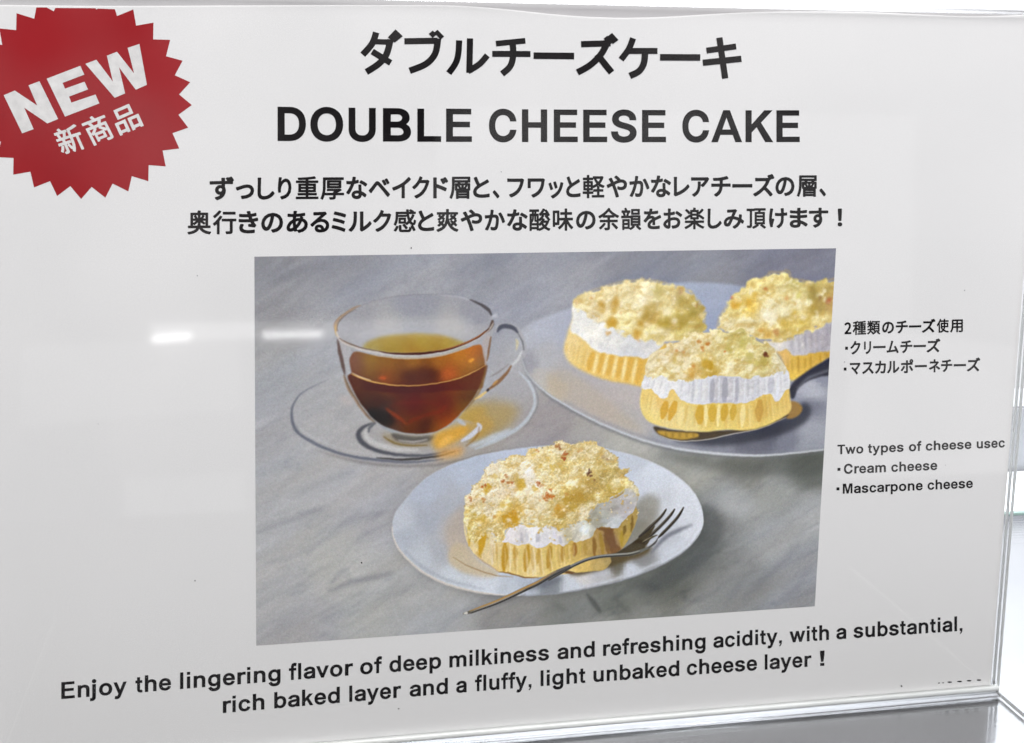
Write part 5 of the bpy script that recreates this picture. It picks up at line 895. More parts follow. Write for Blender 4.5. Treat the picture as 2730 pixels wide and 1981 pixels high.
    for x, y0, y1, w, c, a in ((1325, 880, 1060, 6, (214, 216, 222), .8), (1350, 890, 1060, 16, (156, 156, 168), .55), (1400, 880, 1060, 5, (220, 222, 226), .8), (1440, 880, 1060, 20, (148, 148, 160), .55), (1505, 880, 1060, 5, (216, 218, 224), .8), (1530, 880, 1055, 12, (160, 160, 172), .5),
                               (1585, 885, 1060, 6, (218, 220, 224), .8), (1660, 890, 1020, 9, (206, 208, 216), .5), (1820, 880, 1030, 10, (222, 224, 230), .8), (1770, 880, 990, 22, (172, 172, 184), .5), (1020, 880, 1010, 10, (226, 227, 229), .7), (1160, 910, 1040, 14, (222, 223, 226), .6), (1255, 890, 1060, 9, (208, 210, 216), .6), (1210, 900, 1060, 10, (176, 178, 188), .4)):
        stroke(TB, [(x, y0), (x - 3, (y0 + y1) / 2), (x - 8, y1)], w * .75, 1.4, c, a)

    # ---- glass saucer -------------------------------------------------------
    sau = [(115, 1130), (130, 1030), (215, 925), (420, 820), (800, 740), (1300, 700), (1700, 700), (1960, 765), (2045, 860), (2088, 960), (2080, 1060), (1985, 1200), (1800, 1310), (1600, 1395), (1350, 1470), (1100, 1497), (850, 1483), (600, 1452), (400, 1392), (220, 1302), (140, 1222)]
    over(shape(TC, sau, 2), (172, 172, 174), .22)
    over(shape(TC, [(1420, 1150), (1600, 1020), (1850, 1000), (1960, 1080), (1850, 1230), (1650, 1330), (1450, 1300)], 12), (176, 150, 88), .75)
    over(shape(TC, [(1500, 1080), (1620, 1040), (1700, 1080), (1600, 1200), (1480, 1200)], 8), (196, 158, 70), .6)
    over(shape(TC, [(1620, 620), (1960, 700), (2060, 900), (2000, 1000), (1750, 960)], 14), (168, 166, 170), .5)
    over(shape(TC, [(500, 980), (560, 950), (620, 1010), (560, 1040)], 5), (192, 180, 176), .5)
    stroke(TC, [(1960, 765), (2045, 860), (2088, 960), (2080, 1060), (1985, 1200), (1800, 1310), (1600, 1395)], [5, 7, 7, 8, 9, 12, 8], 1.6, (186, 194, 202), .8)
    stroke(TC, [(2030, 790), (2105, 930), (2110, 1050), (2010, 1220)], 3, 1.4, (128, 134, 140), .5)
    stroke(TC, [(1560, 1375), (1750, 1300), (1900, 1230)], [10, 18, 6], 3, (192, 202, 212), .75)
    stroke(TC, [(420, 825), (215, 925), (130, 1030), (115, 1130), (140, 1222), (220, 1302), (400, 1392), (600, 1452), (850, 1486), (1100, 1500), (1350, 1475)], [1, 2, 4, 6, 7, 7, 7, 7, 7, 6, 5], 1.8, (98, 103, 117), .75)
    stroke(TC, [(150, 1130), (190, 1230), (330, 1320), (560, 1400), (800, 1440)], 4, 1.6, (186, 188, 192), .4)
    stroke(TC, [(300, 1400), (600, 1485), (900, 1525), (1250, 1525), (1550, 1470), (1850, 1390)], [2, 6, 7, 7, 5, 2], 3, (116, 112, 112), .55)
    stroke(TC, [(800, 1465), (1050, 1478), (1300, 1450), (1450, 1410)], [3, 6, 6, 3], 1.4, (62, 60, 60), .8)
    # foot ring of the cup and its rings on the saucer
    over(shape(TC, [(645, 1270), (700, 1200), (820, 1160), (1400, 1150), (1600, 1180), (1640, 1240), (1540, 1330), (1380, 1420), (1150, 1450), (900, 1430), (740, 1370)], 2), (168, 166, 166), .75)
    stroke(TC, [(800, 1175), (700, 1215), (655, 1275), (700, 1350), (820, 1410), (1000, 1442), (1200, 1445), (1380, 1410)], [3, 8, 12, 11, 9, 7, 6, 5], 2, (84, 86, 94), .85)
    stroke(TC, [(800, 1180), (745, 1225), (740, 1260)], 6, 1.5, (92, 96, 104), .7)
    stroke(TC, [(720, 1230), (720, 1290), (800, 1350), (960, 1390), (1150, 1400)], [6, 10, 12, 14, 12], 2.4, (196, 196, 196), .8)
    over(shape(TC, [(850, 1260), (1000, 1270), (1260, 1275), (1420, 1240), (1400, 1310), (1250, 1370), (1050, 1375), (900, 1340)], 6), (162, 150, 130), .9)
    over(shape(TC, [(930, 1265), (1100, 1290), (1270, 1285), (1230, 1330), (1080, 1345), (960, 1320)], 2.6), (98, 94, 90), .85)
    stroke(TC, [(980, 1320), (1100, 1335), (1220, 1315)], 5, 1.5, (182, 178, 172), .7)
    stroke(TC, [(860, 1290), (930, 1335), (1060, 1365), (1220, 1362)], 5, 1.5, (128, 108, 62), .7)
    over(shape(TC, [(1290, 1260), (1450, 1200), (1560, 1190), (1560, 1260), (1450, 1340), (1300, 1400), (1260, 1340)], 7), (218, 166, 70), .95)
    over(shape(TC, [(1330, 1400), (1500, 1370), (1480, 1450), (1300, 1470)], 8), (222, 164, 84), .8)
    over(shape(TC, [(1560, 1180), (1700, 1120), (1760, 1200), (1660, 1290), (1560, 1310)], 6), (192, 156, 84), .7)
    over(shape(TC, [(1350, 1300), (1420, 1290), (1380, 1350), (1310, 1380)], 3), (238, 188, 96), .7)
    stroke(TC, [(1620, 1180), (1640, 1220), (1560, 1290), (1490, 1330)], [5, 14, 12, 8], 1.6, (204, 206, 216), .9)
    stroke(TC, [(1460, 1150), (1500, 1180), (1530, 1200)], 9, 2, (186, 190, 198), .75)
    stroke(TC, [(1640, 1210), (1620, 1290), (1530, 1370)], 4, 1.5, (150, 112, 66), .6)
    stroke(TC, [(820, 1185), (900, 1235), (980, 1255)], 6, 2, (148, 156, 164), .8)

    # ---- cup ----------------------------------------------------------------
    bowl = [(470, 400), (480, 500), (500, 620), (530, 760), (572, 880), (640, 1000), (720, 1110), (800, 1180), (900, 1232), (1050, 1270), (1200, 1275), (1320, 1240), (1420, 1180), (1520, 1080), (1600, 980), (1660, 860), (1692, 740), (1722, 600), (1745, 480), (1757, 380), (1742, 310), (1700, 250), (1600, 192), (1480, 156), (1300, 137), (1100, 137), (900, 160), (750, 200), (620, 250), (530, 305), (482, 350)]
    over(shape(TC, bowl, 1.2), field(TC, [(600, 350, 152, 152, 158), (1100, 200, 148, 150, 160), (1100, 400, 160, 161, 165), (1600, 300, 150, 151, 160), (900, 430, 172, 171, 170), (1400, 430, 176, 174, 172), (650, 520, 168, 168, 172), (1600, 450, 172, 170, 172), (550, 600, 156, 154, 158), (1690, 600, 168, 164, 164)]), .8)
    rimf = [(478, 440), (505, 500), (600, 556), (750, 600), (950, 626), (1150, 626), (1350, 600), (1500, 552), (1620, 492), (1715, 425), (1755, 365)]
    # tea surface seen over the rim
    over(shape(TC, [(690, 568), (760, 510), (900, 472), (1100, 455), (1300, 464), (1440, 500), (1530, 545), (1400, 590), (1150, 620), (950, 618), (780, 598)], 4),
         field(TC, [(750, 560, 168, 150, 84), (900, 520, 174, 148, 62), (1150, 490, 176, 150, 62), (1350, 520, 178, 150, 66), (1100, 590, 168, 128, 52), (1300, 580, 164, 128, 54), (1450, 540, 168, 150, 84), (900, 590, 156, 128, 50)], 1.5, 8, 200.), .97)
    teaall = [(592, 640), (640, 600), (760, 628), (950, 652), (1150, 655), (1350, 630), (1520, 580), (1640, 545), (1680, 600), (1692, 720), (1655, 850), (1590, 980), (1510, 1080), (1415, 1175), (1310, 1240), (1190, 1268), (1050, 1262), (910, 1225), (810, 1172), (730, 1090), (655, 990), (600, 880), (572, 800), (600, 770), (585, 700)]
    tea = field(TC, [(610, 680, 132, 92, 78), (650, 720, 118, 74, 62), (745, 670, 158, 124, 48), (760, 760, 150, 112, 44), (900, 700, 152, 108, 44), (1100, 690, 170, 118, 48), (1300, 680, 176, 118, 50), (1480, 625, 192, 130, 48), (1560, 600, 206, 122, 50), (1610, 620, 190, 104, 52), (1650, 640, 108, 86, 78), (1660, 700, 134, 108, 68),
                     (1000, 770, 120, 74, 42), (1200, 770, 92, 50, 34), (1080, 820, 84, 44, 34), (1250, 820, 88, 46, 34), (940, 820, 120, 72, 38), (860, 812, 176, 84, 42), (790, 800, 104, 68, 48), (1400, 775, 196, 92, 46), (1380, 810, 176, 96, 44), (1500, 760, 150, 100, 44), (1590, 730, 164, 122, 50), (1570, 665, 214, 132, 44),
                     (640, 860, 96, 56, 44), (720, 900, 76, 38, 34), (1000, 900, 78, 32, 30), (1300, 890, 86, 36, 32), (1600, 800, 92, 42, 32), (1645, 850, 116, 72, 36), (800, 1000, 68, 34, 32), (1100, 980, 92, 32, 30), (1350, 1000, 98, 36, 32), (1520, 980, 78, 36, 32), (1600, 940, 92, 66, 30),
                     (700, 1020, 78, 56, 40), (760, 1100, 40, 38, 36), (860, 1080, 56, 54, 58), (880, 1140, 50, 50, 48), (960, 1110, 112, 48, 34), (1000, 1160, 104, 54, 36), (1100, 1080, 92, 30, 28), (1050, 1190, 128, 72, 42), (1120, 1150, 110, 62, 34), (850, 1190, 74, 78, 82), (960, 1220, 92, 84, 74),
                     (1200, 1200, 54, 32, 26), (1100, 1240, 92, 56, 34), (1350, 1120, 118, 48, 28), (1400, 1060, 98, 38, 30), (1450, 1120, 168, 96, 42), (1390, 1190, 204, 112, 46), (1480, 1060, 130, 92, 40), (1540, 1030, 138, 112, 52), (1280, 1240, 160, 100, 44)], 1.9, 4, 700.)
    teab = field(TC, [(640, 840, 98, 56, 42), (720, 870, 80, 40, 36), (1000, 900, 80, 33, 31), (1300, 890, 88, 37, 33), (1600, 780, 94, 43, 33), (1645, 820, 112, 66, 36), (1660, 760, 104, 58, 36), (1400, 860, 88, 40, 34), (800, 900, 76, 36, 33), (1100, 920, 84, 34, 31)], 1.5, 8, 300.)
    over(shape(TC, teaall, 1.5), tea)
    low = shape(TC, [(600, 790), (750, 843), (950, 873), (1150, 875), (1400, 835), (1550, 785), (1700, 708), (1670, 850), (1640, 905), (1400, 920), (1100, 940), (800, 925), (640, 890), (580, 830)], 2)
    over(low, teab, .75)
    # hexagon-like glow deep in the tea
    stroke(TC, [(880, 1060), (940, 1110), (1000, 1150), (1050, 1195)], [6, 9, 7, 4], 2.2, (150, 66, 40), .7)
    stroke(TC, [(1050, 1190), (1100, 1160), (1200, 1120), (1330, 1080), (1380, 1030)], [4, 7, 6, 7, 4], 3, (138, 52, 36), .55)
    stroke(TC, [(900, 1060), (1000, 1020), (1200, 1015), (1340, 1035)], [4, 6, 6, 4], 4, (124, 44, 36), .45)
    over(shape(TC, [(760, 1060), (880, 1090), (960, 1170), (900, 1200), (800, 1160), (740, 1110)], 4), (38, 38, 38), .5)
    stroke(TC, [(1300, 980), (1450, 900), (1600, 860)], [5, 9, 5], 5, (112, 46, 36), .35)
    over(shape(TC, [(1320, 790), (1370, 755), (1440, 762), (1430, 790), (1360, 820)], 7), (204, 100, 52), .45)
    over(shape(TC, [(820, 820), (850, 800), (885, 806), (870, 828)], 2.4), (196, 90, 46), .7)
    over(shape(TC, [(1550, 680), (1580, 655), (1600, 665), (1570, 690)], 1.6), (232, 160, 60), .8)
    over(shape(TC, [(1000, 790), (1080, 745), (1250, 740), (1330, 790), (1240, 838), (1060, 850)], 6), (80, 42, 32), .5)
    # glass wall left and right of the tea
    over(shape(TC, [(505, 520), (560, 552), (600, 590), (575, 690), (592, 770), (560, 780), (530, 660)], 1.6), (174, 172, 174), .7)
    over(shape(TC, [(1660, 540), (1710, 470), (1725, 500), (1705, 640), (1690, 720), (1675, 640)], 1.4), (176, 166, 164), .8)
    stroke(TC, [(488, 500), (505, 600), (532, 720), (548, 790)], [4, 8, 8, 3], 1.6, (98, 78, 72), .85)
    stroke(TC, [(540, 790), (575, 890), (640, 1000), (720, 1112), (790, 1178)], [4, 7, 6, 5, 3], 1.8, (120, 92, 66), .8)
    stroke(TC, [(530, 800), (570, 900), (640, 1015), (715, 1122)], 3, 1.8, (184, 164, 150), .6)
    stroke(TC, [(1735, 480), (1715, 600), (1700, 680)], [5, 5, 3], 1.2, (128, 92, 62), .75)
    stroke(TC, [(1695, 720), (1660, 870), (1600, 985), (1520, 1085)], [4, 6, 6, 3], 1.8, (138, 106, 58), .7)
    stroke(TC, [(600, 782), (680, 815), (780, 848), (950, 874), (1150, 876), (1400, 838), (1550, 787), (1690, 712)], [3, 4.5, 4, 3, 2.4, 2.4, 3, 3], 1.0, (206, 160, 90), .85)
    stroke(TC, [(600, 770), (660, 800), (760, 836)], 3, 1, (226, 206, 176), .6)
    # rim
    stroke(TC, [(478, 440), (470, 395), (490, 345), (540, 298), (620, 250), (680, 222)], [9, 9, 7, 5, 4, 2], 1.4, (160, 132, 104), .8)
    stroke(TC, [(490, 440), (484, 400), (505, 352), (560, 300), (640, 255)], [3, 3, 3, 2, 1], 1.0, (104, 84, 70), .55)
    stroke(TC, [(476, 380), (472, 440), (486, 480)], 4, 1.2, (196, 160, 96), .8)
    stroke(TC, [(620, 250), (750, 200), (900, 162), (1100, 139), (1300, 139), (1480, 158)], 2.2, 1.2, (128, 124, 128), .35)
    stroke(TC, [(1300, 142), (1480, 160), (1600, 196)], [2, 4, 3], 1.2, (178, 180, 190), .6)
    stroke(TC, [(1560, 178), (1640, 212), (1710, 258), (1742, 310)], [3, 6, 8, 6], 1.2, (84, 80, 84), .85)
    stroke(TC, [(1748, 345), (1742, 380), (1715, 425), (1660, 465)], [8, 9, 6, 3], 1.3, (88, 72, 64), .85)
    stroke(TC, [(1738, 330), (1775, 300), (1770, 330)], 7, 2, (190, 192, 200), .6)
    stroke(TC, rimf, [6, 6, 6, 6, 7, 7, 7, 6, 5, 4], 1.2, (192, 184, 178), .85)
    stroke(TC, [(500, 492), (600, 545), (750, 586), (900, 607)], [3, 4, 3, 1], 1.0, (120, 100, 86), .75)
    stroke(TC, [(820, 600), (950, 617), (1150, 618), (1350, 592), (1500, 545), (1640, 476), (1720, 412)], [1, 4, 6, 5, 4, 4, 3], 1.0, (78, 44, 34), .9)
    stroke(TC, [(1250, 602), (1400, 572), (1550, 520), (1690, 440)], [1, 3, 4, 3], 1.0, (170, 112, 72), .8)
    stroke(TC, [(760, 625), (950, 650), (1150, 652), (1350, 628), (1520, 578)], [2, 5, 6, 4, 2], 1.2, (190, 172, 148), .7)
    # handle
    hn = [(1775, 445), (1800, 405), (1852, 388), (1920, 405), (1965, 455), (2002, 545), (1998, 620), (1950, 700), (1885, 765), (1800, 855), (1720, 925), (1640, 985)]
    stroke(TC, hn, [14, 13, 12, 12, 12, 12, 11, 10, 9, 9, 8, 6], 1.6, (172, 172, 176), .75)
    stroke(TC, [(1782, 445), (1808, 408), (1856, 393), (1918, 410), (1955, 452)], [7, 10, 11, 10, 5], 1.6, (80, 84, 98), .88)
    stroke(TC, [(1955, 452), (1990, 520), (2004, 590)], [4, 4, 5], 1.4, (104, 106, 112), .7)
    stroke(TC, [(1935, 500), (1950, 530), (1940, 590)], [5, 8, 5], 1.6, (206, 196, 160), .75)
    stroke(TC, [(1985, 590), (1955, 660), (1900, 715)], [6, 7, 5], 1.4, (202, 204, 206), .8)
    stroke(TC, [(1900, 715), (1850, 790), (1780, 860), (1705, 918)], [5, 8, 9, 6], 1.4, (134, 98, 66), .85)
    stroke(TC, [(1880, 700), (1800, 765), (1720, 810)], [3, 4, 2], 1.6, (120, 108, 100), .5)
    stroke(TC, [(1790, 835), (1750, 875)], 5, 1.2, (196, 152, 96), .8)
    stroke(TC, [(1718, 905), (1700, 925)], 6, 1, (70, 60, 62), .8)
    stroke(TC, [(1700, 925), (1650, 962), (1600, 990)], [7, 8, 4], 1.4, (224, 192, 120), .85)
    stroke(TC, [(1840, 500), (1870, 560), (1850, 640)], 10, 4, (168, 168, 172), .35)

    # ---- front plate --------------------------------------------------------
    plate = [(65, 650), (82, 575), (130, 500), (300, 320), (560, 195), (850, 128), (1150, 96), (1400, 100), (1600, 132), (1800, 190), (2000, 290), (2140, 420), (2200, 560), (2190, 680), (2100, 800), (1950, 900), (1750, 990), (1500, 1060), (1200, 1115), (950, 1130), (700, 1112), (450, 1052), (270, 962), (140, 842), (80, 742)]
    over(shape(TP, [(p[0] + 8, p[1] + 26) for p in plate], 9), (96, 98, 98), .28)
    fp = field(TP, [(110, 620, 168, 172, 182), (150, 700, 158, 163, 175), (300, 400, 156, 163, 180), (600, 240, 158, 167, 186), (850, 160, 165, 172, 190), (300, 600, 152, 156, 168), (400, 800, 158, 160, 168), (250, 850, 168, 173, 182), (480, 620, 165, 158, 156),
                    (420, 500, 154, 157, 168), (480, 760, 176, 166, 158), (700, 1060, 186, 191, 201), (500, 980, 178, 184, 192), (860, 1090, 170, 176, 186), (1000, 1060, 160, 165, 176), (1130, 1060, 122, 126, 132), (1300, 1050, 178, 183, 193), (1700, 940, 178, 182, 192), (2000, 820, 180, 184, 195), (2120, 650, 188, 191, 200),
                    (2080, 450, 190, 193, 202), (1850, 300, 182, 188, 200), (1720, 190, 170, 176, 188), (1860, 480, 182, 185, 193), (1800, 560, 160, 160, 160), (1760, 650, 132, 128, 116), (1950, 700, 172, 175, 184), (1600, 900, 110, 102, 84), (1750, 860, 128, 126, 124), (1500, 960, 170, 168, 170), (1350, 990, 190, 184, 180), (1750, 380, 180, 184, 196)], 2.2, 8)
    fp = fp * .66 + fp.mean(2, keepdims=True) * .34
    over(shape(TP, plate, 1.1), fp * 1.14 + np.array([-.006, .003, .010]) + (noise(50, 24, 3) * .007)[..., None])
    over(shape(TP, [(440, 660), (560, 500), (600, 700), (640, 900), (760, 990), (600, 980), (480, 900), (440, 780)], 10), (186, 168, 146), .5)
    over(shape(TP, [(455, 830), (500, 770), (580, 790), (660, 880), (790, 960), (760, 1000), (620, 985), (520, 950), (460, 900)], 4), (206, 190, 160), .8)
    over(shape(TP, [(600, 330), (760, 270), (640, 350), (520, 470), (420, 640), (440, 540), (500, 420)], 4), (178, 182, 190), .4)
    stroke(TP, [(480, 860), (600, 930), (760, 985), (900, 1000)], [2, 3, 3, 2], 1.0, (168, 140, 104), .7)
    # shadow of cake and fork on the plate
    over(shape(TP, [(1700, 560), (1800, 440), (1900, 470), (1880, 600), (1780, 720), (1640, 800), (1660, 700)], 7), (140, 136, 122), .65)
    over(shape(TP, [(1380, 880), (1560, 840), (1830, 790), (1800, 850), (1650, 900), (1480, 960), (1340, 990), (1280, 970)], 4), (98, 84, 58), .85)
    stroke(TP, [(1840, 840), (1930, 740), (2030, 680), (2130, 640)], [6, 12, 10, 5], 3.2, (112, 114, 124), .75)
    stroke(TP, [(1000, 1085), (1110, 1045), (1240, 1010)], [8, 20, 12], 5, (112, 116, 124), .75)
    # rim light and edge
    stroke(TP, [(65, 650), (80, 742), (140, 842), (270, 962), (450, 1052), (700, 1112), (950, 1128)], [3, 4, 5, 6, 6, 5, 3], 1.2, (216, 210, 204), .85)
    stroke(TP, [(150, 820), (280, 935), (460, 1025), (700, 1085)], 6, 3, (150, 156, 168), .5)
    stroke(TP, [(950, 1128), (1200, 1113), (1500, 1058), (1750, 988), (1950, 898), (2100, 798), (2188, 680)], [4, 5, 5, 5, 5, 4, 3], 1.4, (150, 154, 162), .7)
    stroke(TP, [(1250, 1085), (1500, 1040), (1740, 965), (1930, 880), (2080, 780), (2160, 660)], [4, 6, 6, 6, 5, 4], 2.2, (200, 204, 212), .75)
    stroke(TP, [(82, 575), (130, 500), (300, 320), (560, 195), (850, 128)], [3, 3, 2, 2, 2], 1.2, (190, 194, 202), .6)
    stroke(TP, [(1620, 140), (1800, 193), (2000, 292), (2140, 422), (2198, 560)], 3, 1.4, (196, 199, 206), .6)
    # ---- front cake ---------------------------------------------------------
    ol = [(150, 850), (160, 780), (165, 690), (222, 652), (240, 580), (300, 550), (332, 480), (368, 452), (372, 400), (450, 340), (540, 300), (650, 270), (730, 245), (812, 262), (832, 192), (930, 175), (1020, 152), (1088, 152), (1112, 112), (1200, 100), (1300, 132), (1400, 112), (1550, 100), (1582, 142), (1680, 192), (1732, 240), (1790, 272), (1790, 340), (1802, 392), (1900, 402), (1916, 430), (1862, 470), (1900, 500), (1962, 560), (2010, 620), (2022, 680), (1992, 760), (2000, 830), (2000, 930), (1960, 1050), (1900, 1170), (1832, 1262), (1722, 1320), (1722, 1400), (1640, 1480), (1500, 1500), (1350, 1512), (1200, 1532), (950, 1562), (820, 1562), (700, 1532), (600, 1512), (520, 1502), (430, 1432), (330, 1372), (262, 1312), (212, 1240), (170, 1150), (142, 1000)]
    top = ol[:39] + [(1992, 720), (1960, 640), (1900, 600), (1850, 640), (1760, 700), (1640, 760), (1560, 800), (1500, 880), (1440, 960), (1300, 980), (1230, 1040), (1150, 1060), (1080, 1010), (1000, 1020), (900, 1000), (800, 990), (700, 1000), (620, 1050), (560, 1150), (500, 1180), (460, 1100), (400, 1080), (330, 1120), (260, 1180), (200, 1130), (150, 1000)]
    top = [p for i, p in enumerate(top) if not (36 <= i <= 38)]
    Qtop = smooth(cv(TK(top)), 6)
    P = cv(TK(ol))
    P = smooth(P, 6)
    g = np.random.RandomState(4)
    jag = np.interp(np.arange(len(P)), np.arange(0, len(P) + 3, 2), g.normal(0, 1.3, len(np.arange(0, len(P) + 3, 2))))
    t = np.gradient(P, axis=0)
    t /= np.hypot(t[:, 0], t[:, 1])[:, None] + 1e-9
    k = np.where(np.arange(len(P)) < 38 * 6, 1.0, .2)
    P = P + np.stack([-t[:, 1], t[:, 0]], 1) * (jag * k)[:, None]
    mcake = area(P, .8).full()
    base = field(TK, [(500, 1350, 215, 187, 118), (700, 1400, 220, 192, 118), (900, 1450, 222, 197, 132), (1100, 1400, 206, 177, 92), (1300, 1300, 192, 158, 74), (1500, 1250, 166, 132, 64), (1650, 1250, 142, 108, 58), (1720, 1180, 112, 78, 58), (1850, 1120, 160, 130, 52), (1950, 1000, 146, 120, 60), (1400, 1450, 206, 172, 88), (1600, 1450, 176, 148, 84),
                       (300, 1150, 216, 186, 104), (200, 1100, 216, 198, 150), (160, 1000, 218, 200, 146), (250, 1250, 220, 196, 140), (400, 1320, 218, 196, 150), (1250, 1470, 214, 186, 112), (1700, 1380, 140, 120, 72)], 2.2, 6)
    mtop = area(Qtop, 1.5).full()
    over(mcake * (1 - np.clip(mtop * 1.0, 0, 1)), base * .74 + np.array([240, 222, 168]) / 255. * .29 + (noise(7, 7, 2) * .02)[..., None])
    cake_pleats = [
        (585, 1190, 575, 1500, 19, (196, 150, 46), .85), (830, 1215, 805, 1500, 19, (194, 150, 50), .8), (690, 1240, 700, 1360, 13, (204, 160, 66), .7), (945, 1250, 930, 1420, 13, (200, 158, 68), .65),
        (1075, 1220, 1040, 1470, 17, (182, 140, 50), .7), (1205, 1235, 1190, 1400, 14, (178, 134, 50), .65), (1325, 1190, 1330, 1340, 14, (150, 102, 42), .75), (1440, 1190, 1450, 1320, 12, (182, 148, 66), .5), (1535, 1130, 1545, 1340, 12, (134, 96, 48), .7),
        (1600, 1080, 1640, 1340, 13, (166, 134, 56), .7), (1650, 1100, 1700, 1340, 12, (120, 88, 50), .6), (1870, 1000, 1850, 1120, 9, (106, 82, 42), .6), (1950, 900, 1935, 1080, 8, (112, 86, 40), .6), (1910, 930, 1915, 1100, 6, (182, 154, 78), .7), (1830, 1060, 1835, 1230, 12, (176, 146, 52), .6),
        (880, 1180, 890, 1555, 9, (240, 224, 180), .85), (645, 1190, 640, 1500, 8, (236, 216, 160), .8), (445, 930, 450, 1430, 13, (234, 220, 190), .8), (1130, 1150, 1140, 1480, 9, (230, 204, 130), .7), (400, 950, 390, 1300, 12, (224, 206, 156), .6), (1390, 1190, 1385, 1330, 8, (206, 176, 90), .6), (760, 1230, 745, 1520, 10, (226, 200, 120), .6), (1000, 1250, 985, 1540, 10, (224, 198, 120), .6),
        (505, 1230, 500, 1440, 12, (222, 198, 130), .5), (1260, 1240, 1240, 1420, 8, (212, 182, 100), .6),
        (345, 1080, 320, 1320, 17, (208, 164, 54), .9), (370, 1060, 345, 1200, 14, (212, 168, 58), .9), (210, 1070, 200, 1230, 7, (204, 164, 66), .8), (240, 900, 190, 1080, 7, (214, 186, 100), .5), (280, 1290, 330, 1350, 8, (196, 156, 66), .6), (160, 900, 165, 1120, 8, (226, 210, 166), .6), (270, 1100, 250, 1250, 9, (230, 212, 166), .6)]
    for (x0, y0, x1, y1, w, c, a) in cake_pleats:
        stroke(TK, [(x0, y0), ((x0 + x1) / 2 + 4, (y0 + y1) / 2), (x1, y1)], [w * .7, w, w * .5], 1.3, c, a)
    pleats(TK, [(430, 1180), (600, 1195), (850, 1225), (1100, 1225), (1330, 1190)], [(440, 1430), (620, 1500), (850, 1550), (1100, 1520), (1330, 1350)], 15, 12, 1.2, (202, 162, 82), (244, 230, 190), .6, 41)
    # dark cut on the right
    over(shape(TK, [(1560, 1020), (1640, 1032), (1740, 1035), (1752, 1120), (1780, 1200), (1830, 1262), (1722, 1320), (1700, 1230), (1660, 1130), (1640, 1070), (1590, 1050)], 1.6), (122, 88, 58), .8)
    over(shape(TK, [(1290, 1500), (1240, 1490), (1200, 1512), (1290, 1526), (1340, 1512)], 1), (112, 84, 58), .9)
    stroke(TK, [(520, 1502), (620, 1515), (700, 1535), (800, 1562), (950, 1566)], [2, 4, 3, 4, 2], .9, (150, 108, 56), .8)
    stroke(TK, [(260, 1318), (340, 1382), (430, 1440), (520, 1506)], 3, 1.2, (196, 160, 118), .7)
    cf = field(TK, [(640, 1100, 200, 196, 202), (780, 1130, 188, 186, 192), (880, 1100, 216, 216, 222), (980, 1160, 192, 192, 202), (1150, 1150, 196, 194, 200), (1250, 1100, 172, 166, 146), (1350, 1080, 180, 178, 170), (1430, 1060, 206, 212, 216), (1420, 1130, 192, 188, 180), (1520, 1080, 176, 174, 166),
                    (1560, 940, 146, 144, 134), (1650, 900, 158, 160, 158), (1750, 960, 172, 176, 184), (1700, 820, 160, 158, 156), (1850, 780, 162, 160, 166), (1950, 680, 168, 168, 172), (1900, 850, 166, 164, 172), (1980, 600, 178, 174, 160), (450, 1000, 218, 216, 222)], 2.4, 6)
    hc = crumbs(700, 5, 15, 44, box=(cv(TK([(100, 0)]))[0][0], cv(TK([(0, 400)]))[0][1], cv(TK([(2100, 0)]))[0][0], cv(TK([(0, 1300)]))[0][1]))
    hc = blur(hc, 1.6)
    cf = cf * 1.12 + (relief(hc, -.6, -.7, .5) * .06 + noise(9, 7, 3) * .02)[..., None]
    cm = shape(TK, [(545, 1185), (600, 1090), (650, 1030), (720, 985), (860, 1030), (950, 1000), (1100, 1020), (1180, 1070), (1250, 1010), (1330, 985), (1450, 975), (1555, 1030), (1530, 1100), (1480, 1150), (1400, 1172), (1350, 1192), (1290, 1170), (1220, 1225), (1180, 1215), (1100, 1200), (1080, 1180), (1000, 1238), (900, 1242), (850, 1200), (800, 1205), (720, 1222), (640, 1192)], 1.0)
    cm = rough(cm, 2.2, .22, 8, .2)
    cf = cf * np.array([1.03, 1.02, .98])
    over(cm * mcake, cf)
    over(rough(shape(TK, [(1380, 960), (1480, 900), (1600, 960), (1620, 1020), (1560, 1040), (1450, 1050)], 1.0), 2.5, .3, 8, .25), cf * .97)
    over(rough(shape(TK, [(1490, 900), (1560, 810), (1680, 740), (1800, 700), (1880, 600), (1850, 470), (1960, 560), (2020, 640), (1995, 760), (1960, 860), (1890, 920), (1830, 985), (1800, 1032), (1740, 1030), (1650, 1020), (1560, 1012), (1520, 950)], 1.0), 2.5, .25, 8, .2), cf)
    over(shape(TK, [(400, 900), (460, 900), (470, 1060), (440, 1100), (405, 1040)], 2) * mcake, (226, 224, 226), .75)
    for (x0, y0, x1, y1, w, c, a) in ((870, 1060, 885, 1180, 9, (232, 232, 236), .8), (1110, 1060, 1130, 1200, 8, (222, 220, 230), .75), (940, 1080, 930, 1180, 10, (168, 168, 182), .5), (1170, 1120, 1190, 1200, 8, (170, 168, 180), .5), (760, 1080, 770, 1190, 8, (170, 168, 178), .4),
                                      (1420, 1010, 1390, 1080, 9, (220, 226, 230), .7), (1480, 1040, 1440, 1090, 6, (214, 220, 224), .6), (820, 1080, 830, 1180, 5, (206, 206, 214), .6), (1600, 960, 1750, 930, 12, (182, 186, 192), .4), (1700, 850, 1800, 800, 12, (146, 142, 142), .35)):
        stroke(TK, [(x0, y0), ((x0 + x1) / 2, (y0 + y1) / 2 + 3), (x1, y1)], w, 1.6, c, a)
    # crumble topping
    Q = smooth(cv(TK(top)), 6)
    jag = np.interp(np.arange(len(Q)), np.arange(0, len(Q) + 3, 2), g.normal(0, 2.2, len(np.arange(0, len(Q) + 3, 2))))
    t = np.gradient(Q, axis=0)
    t /= np.hypot(t[:, 0], t[:, 1])[:, None] + 1e-9
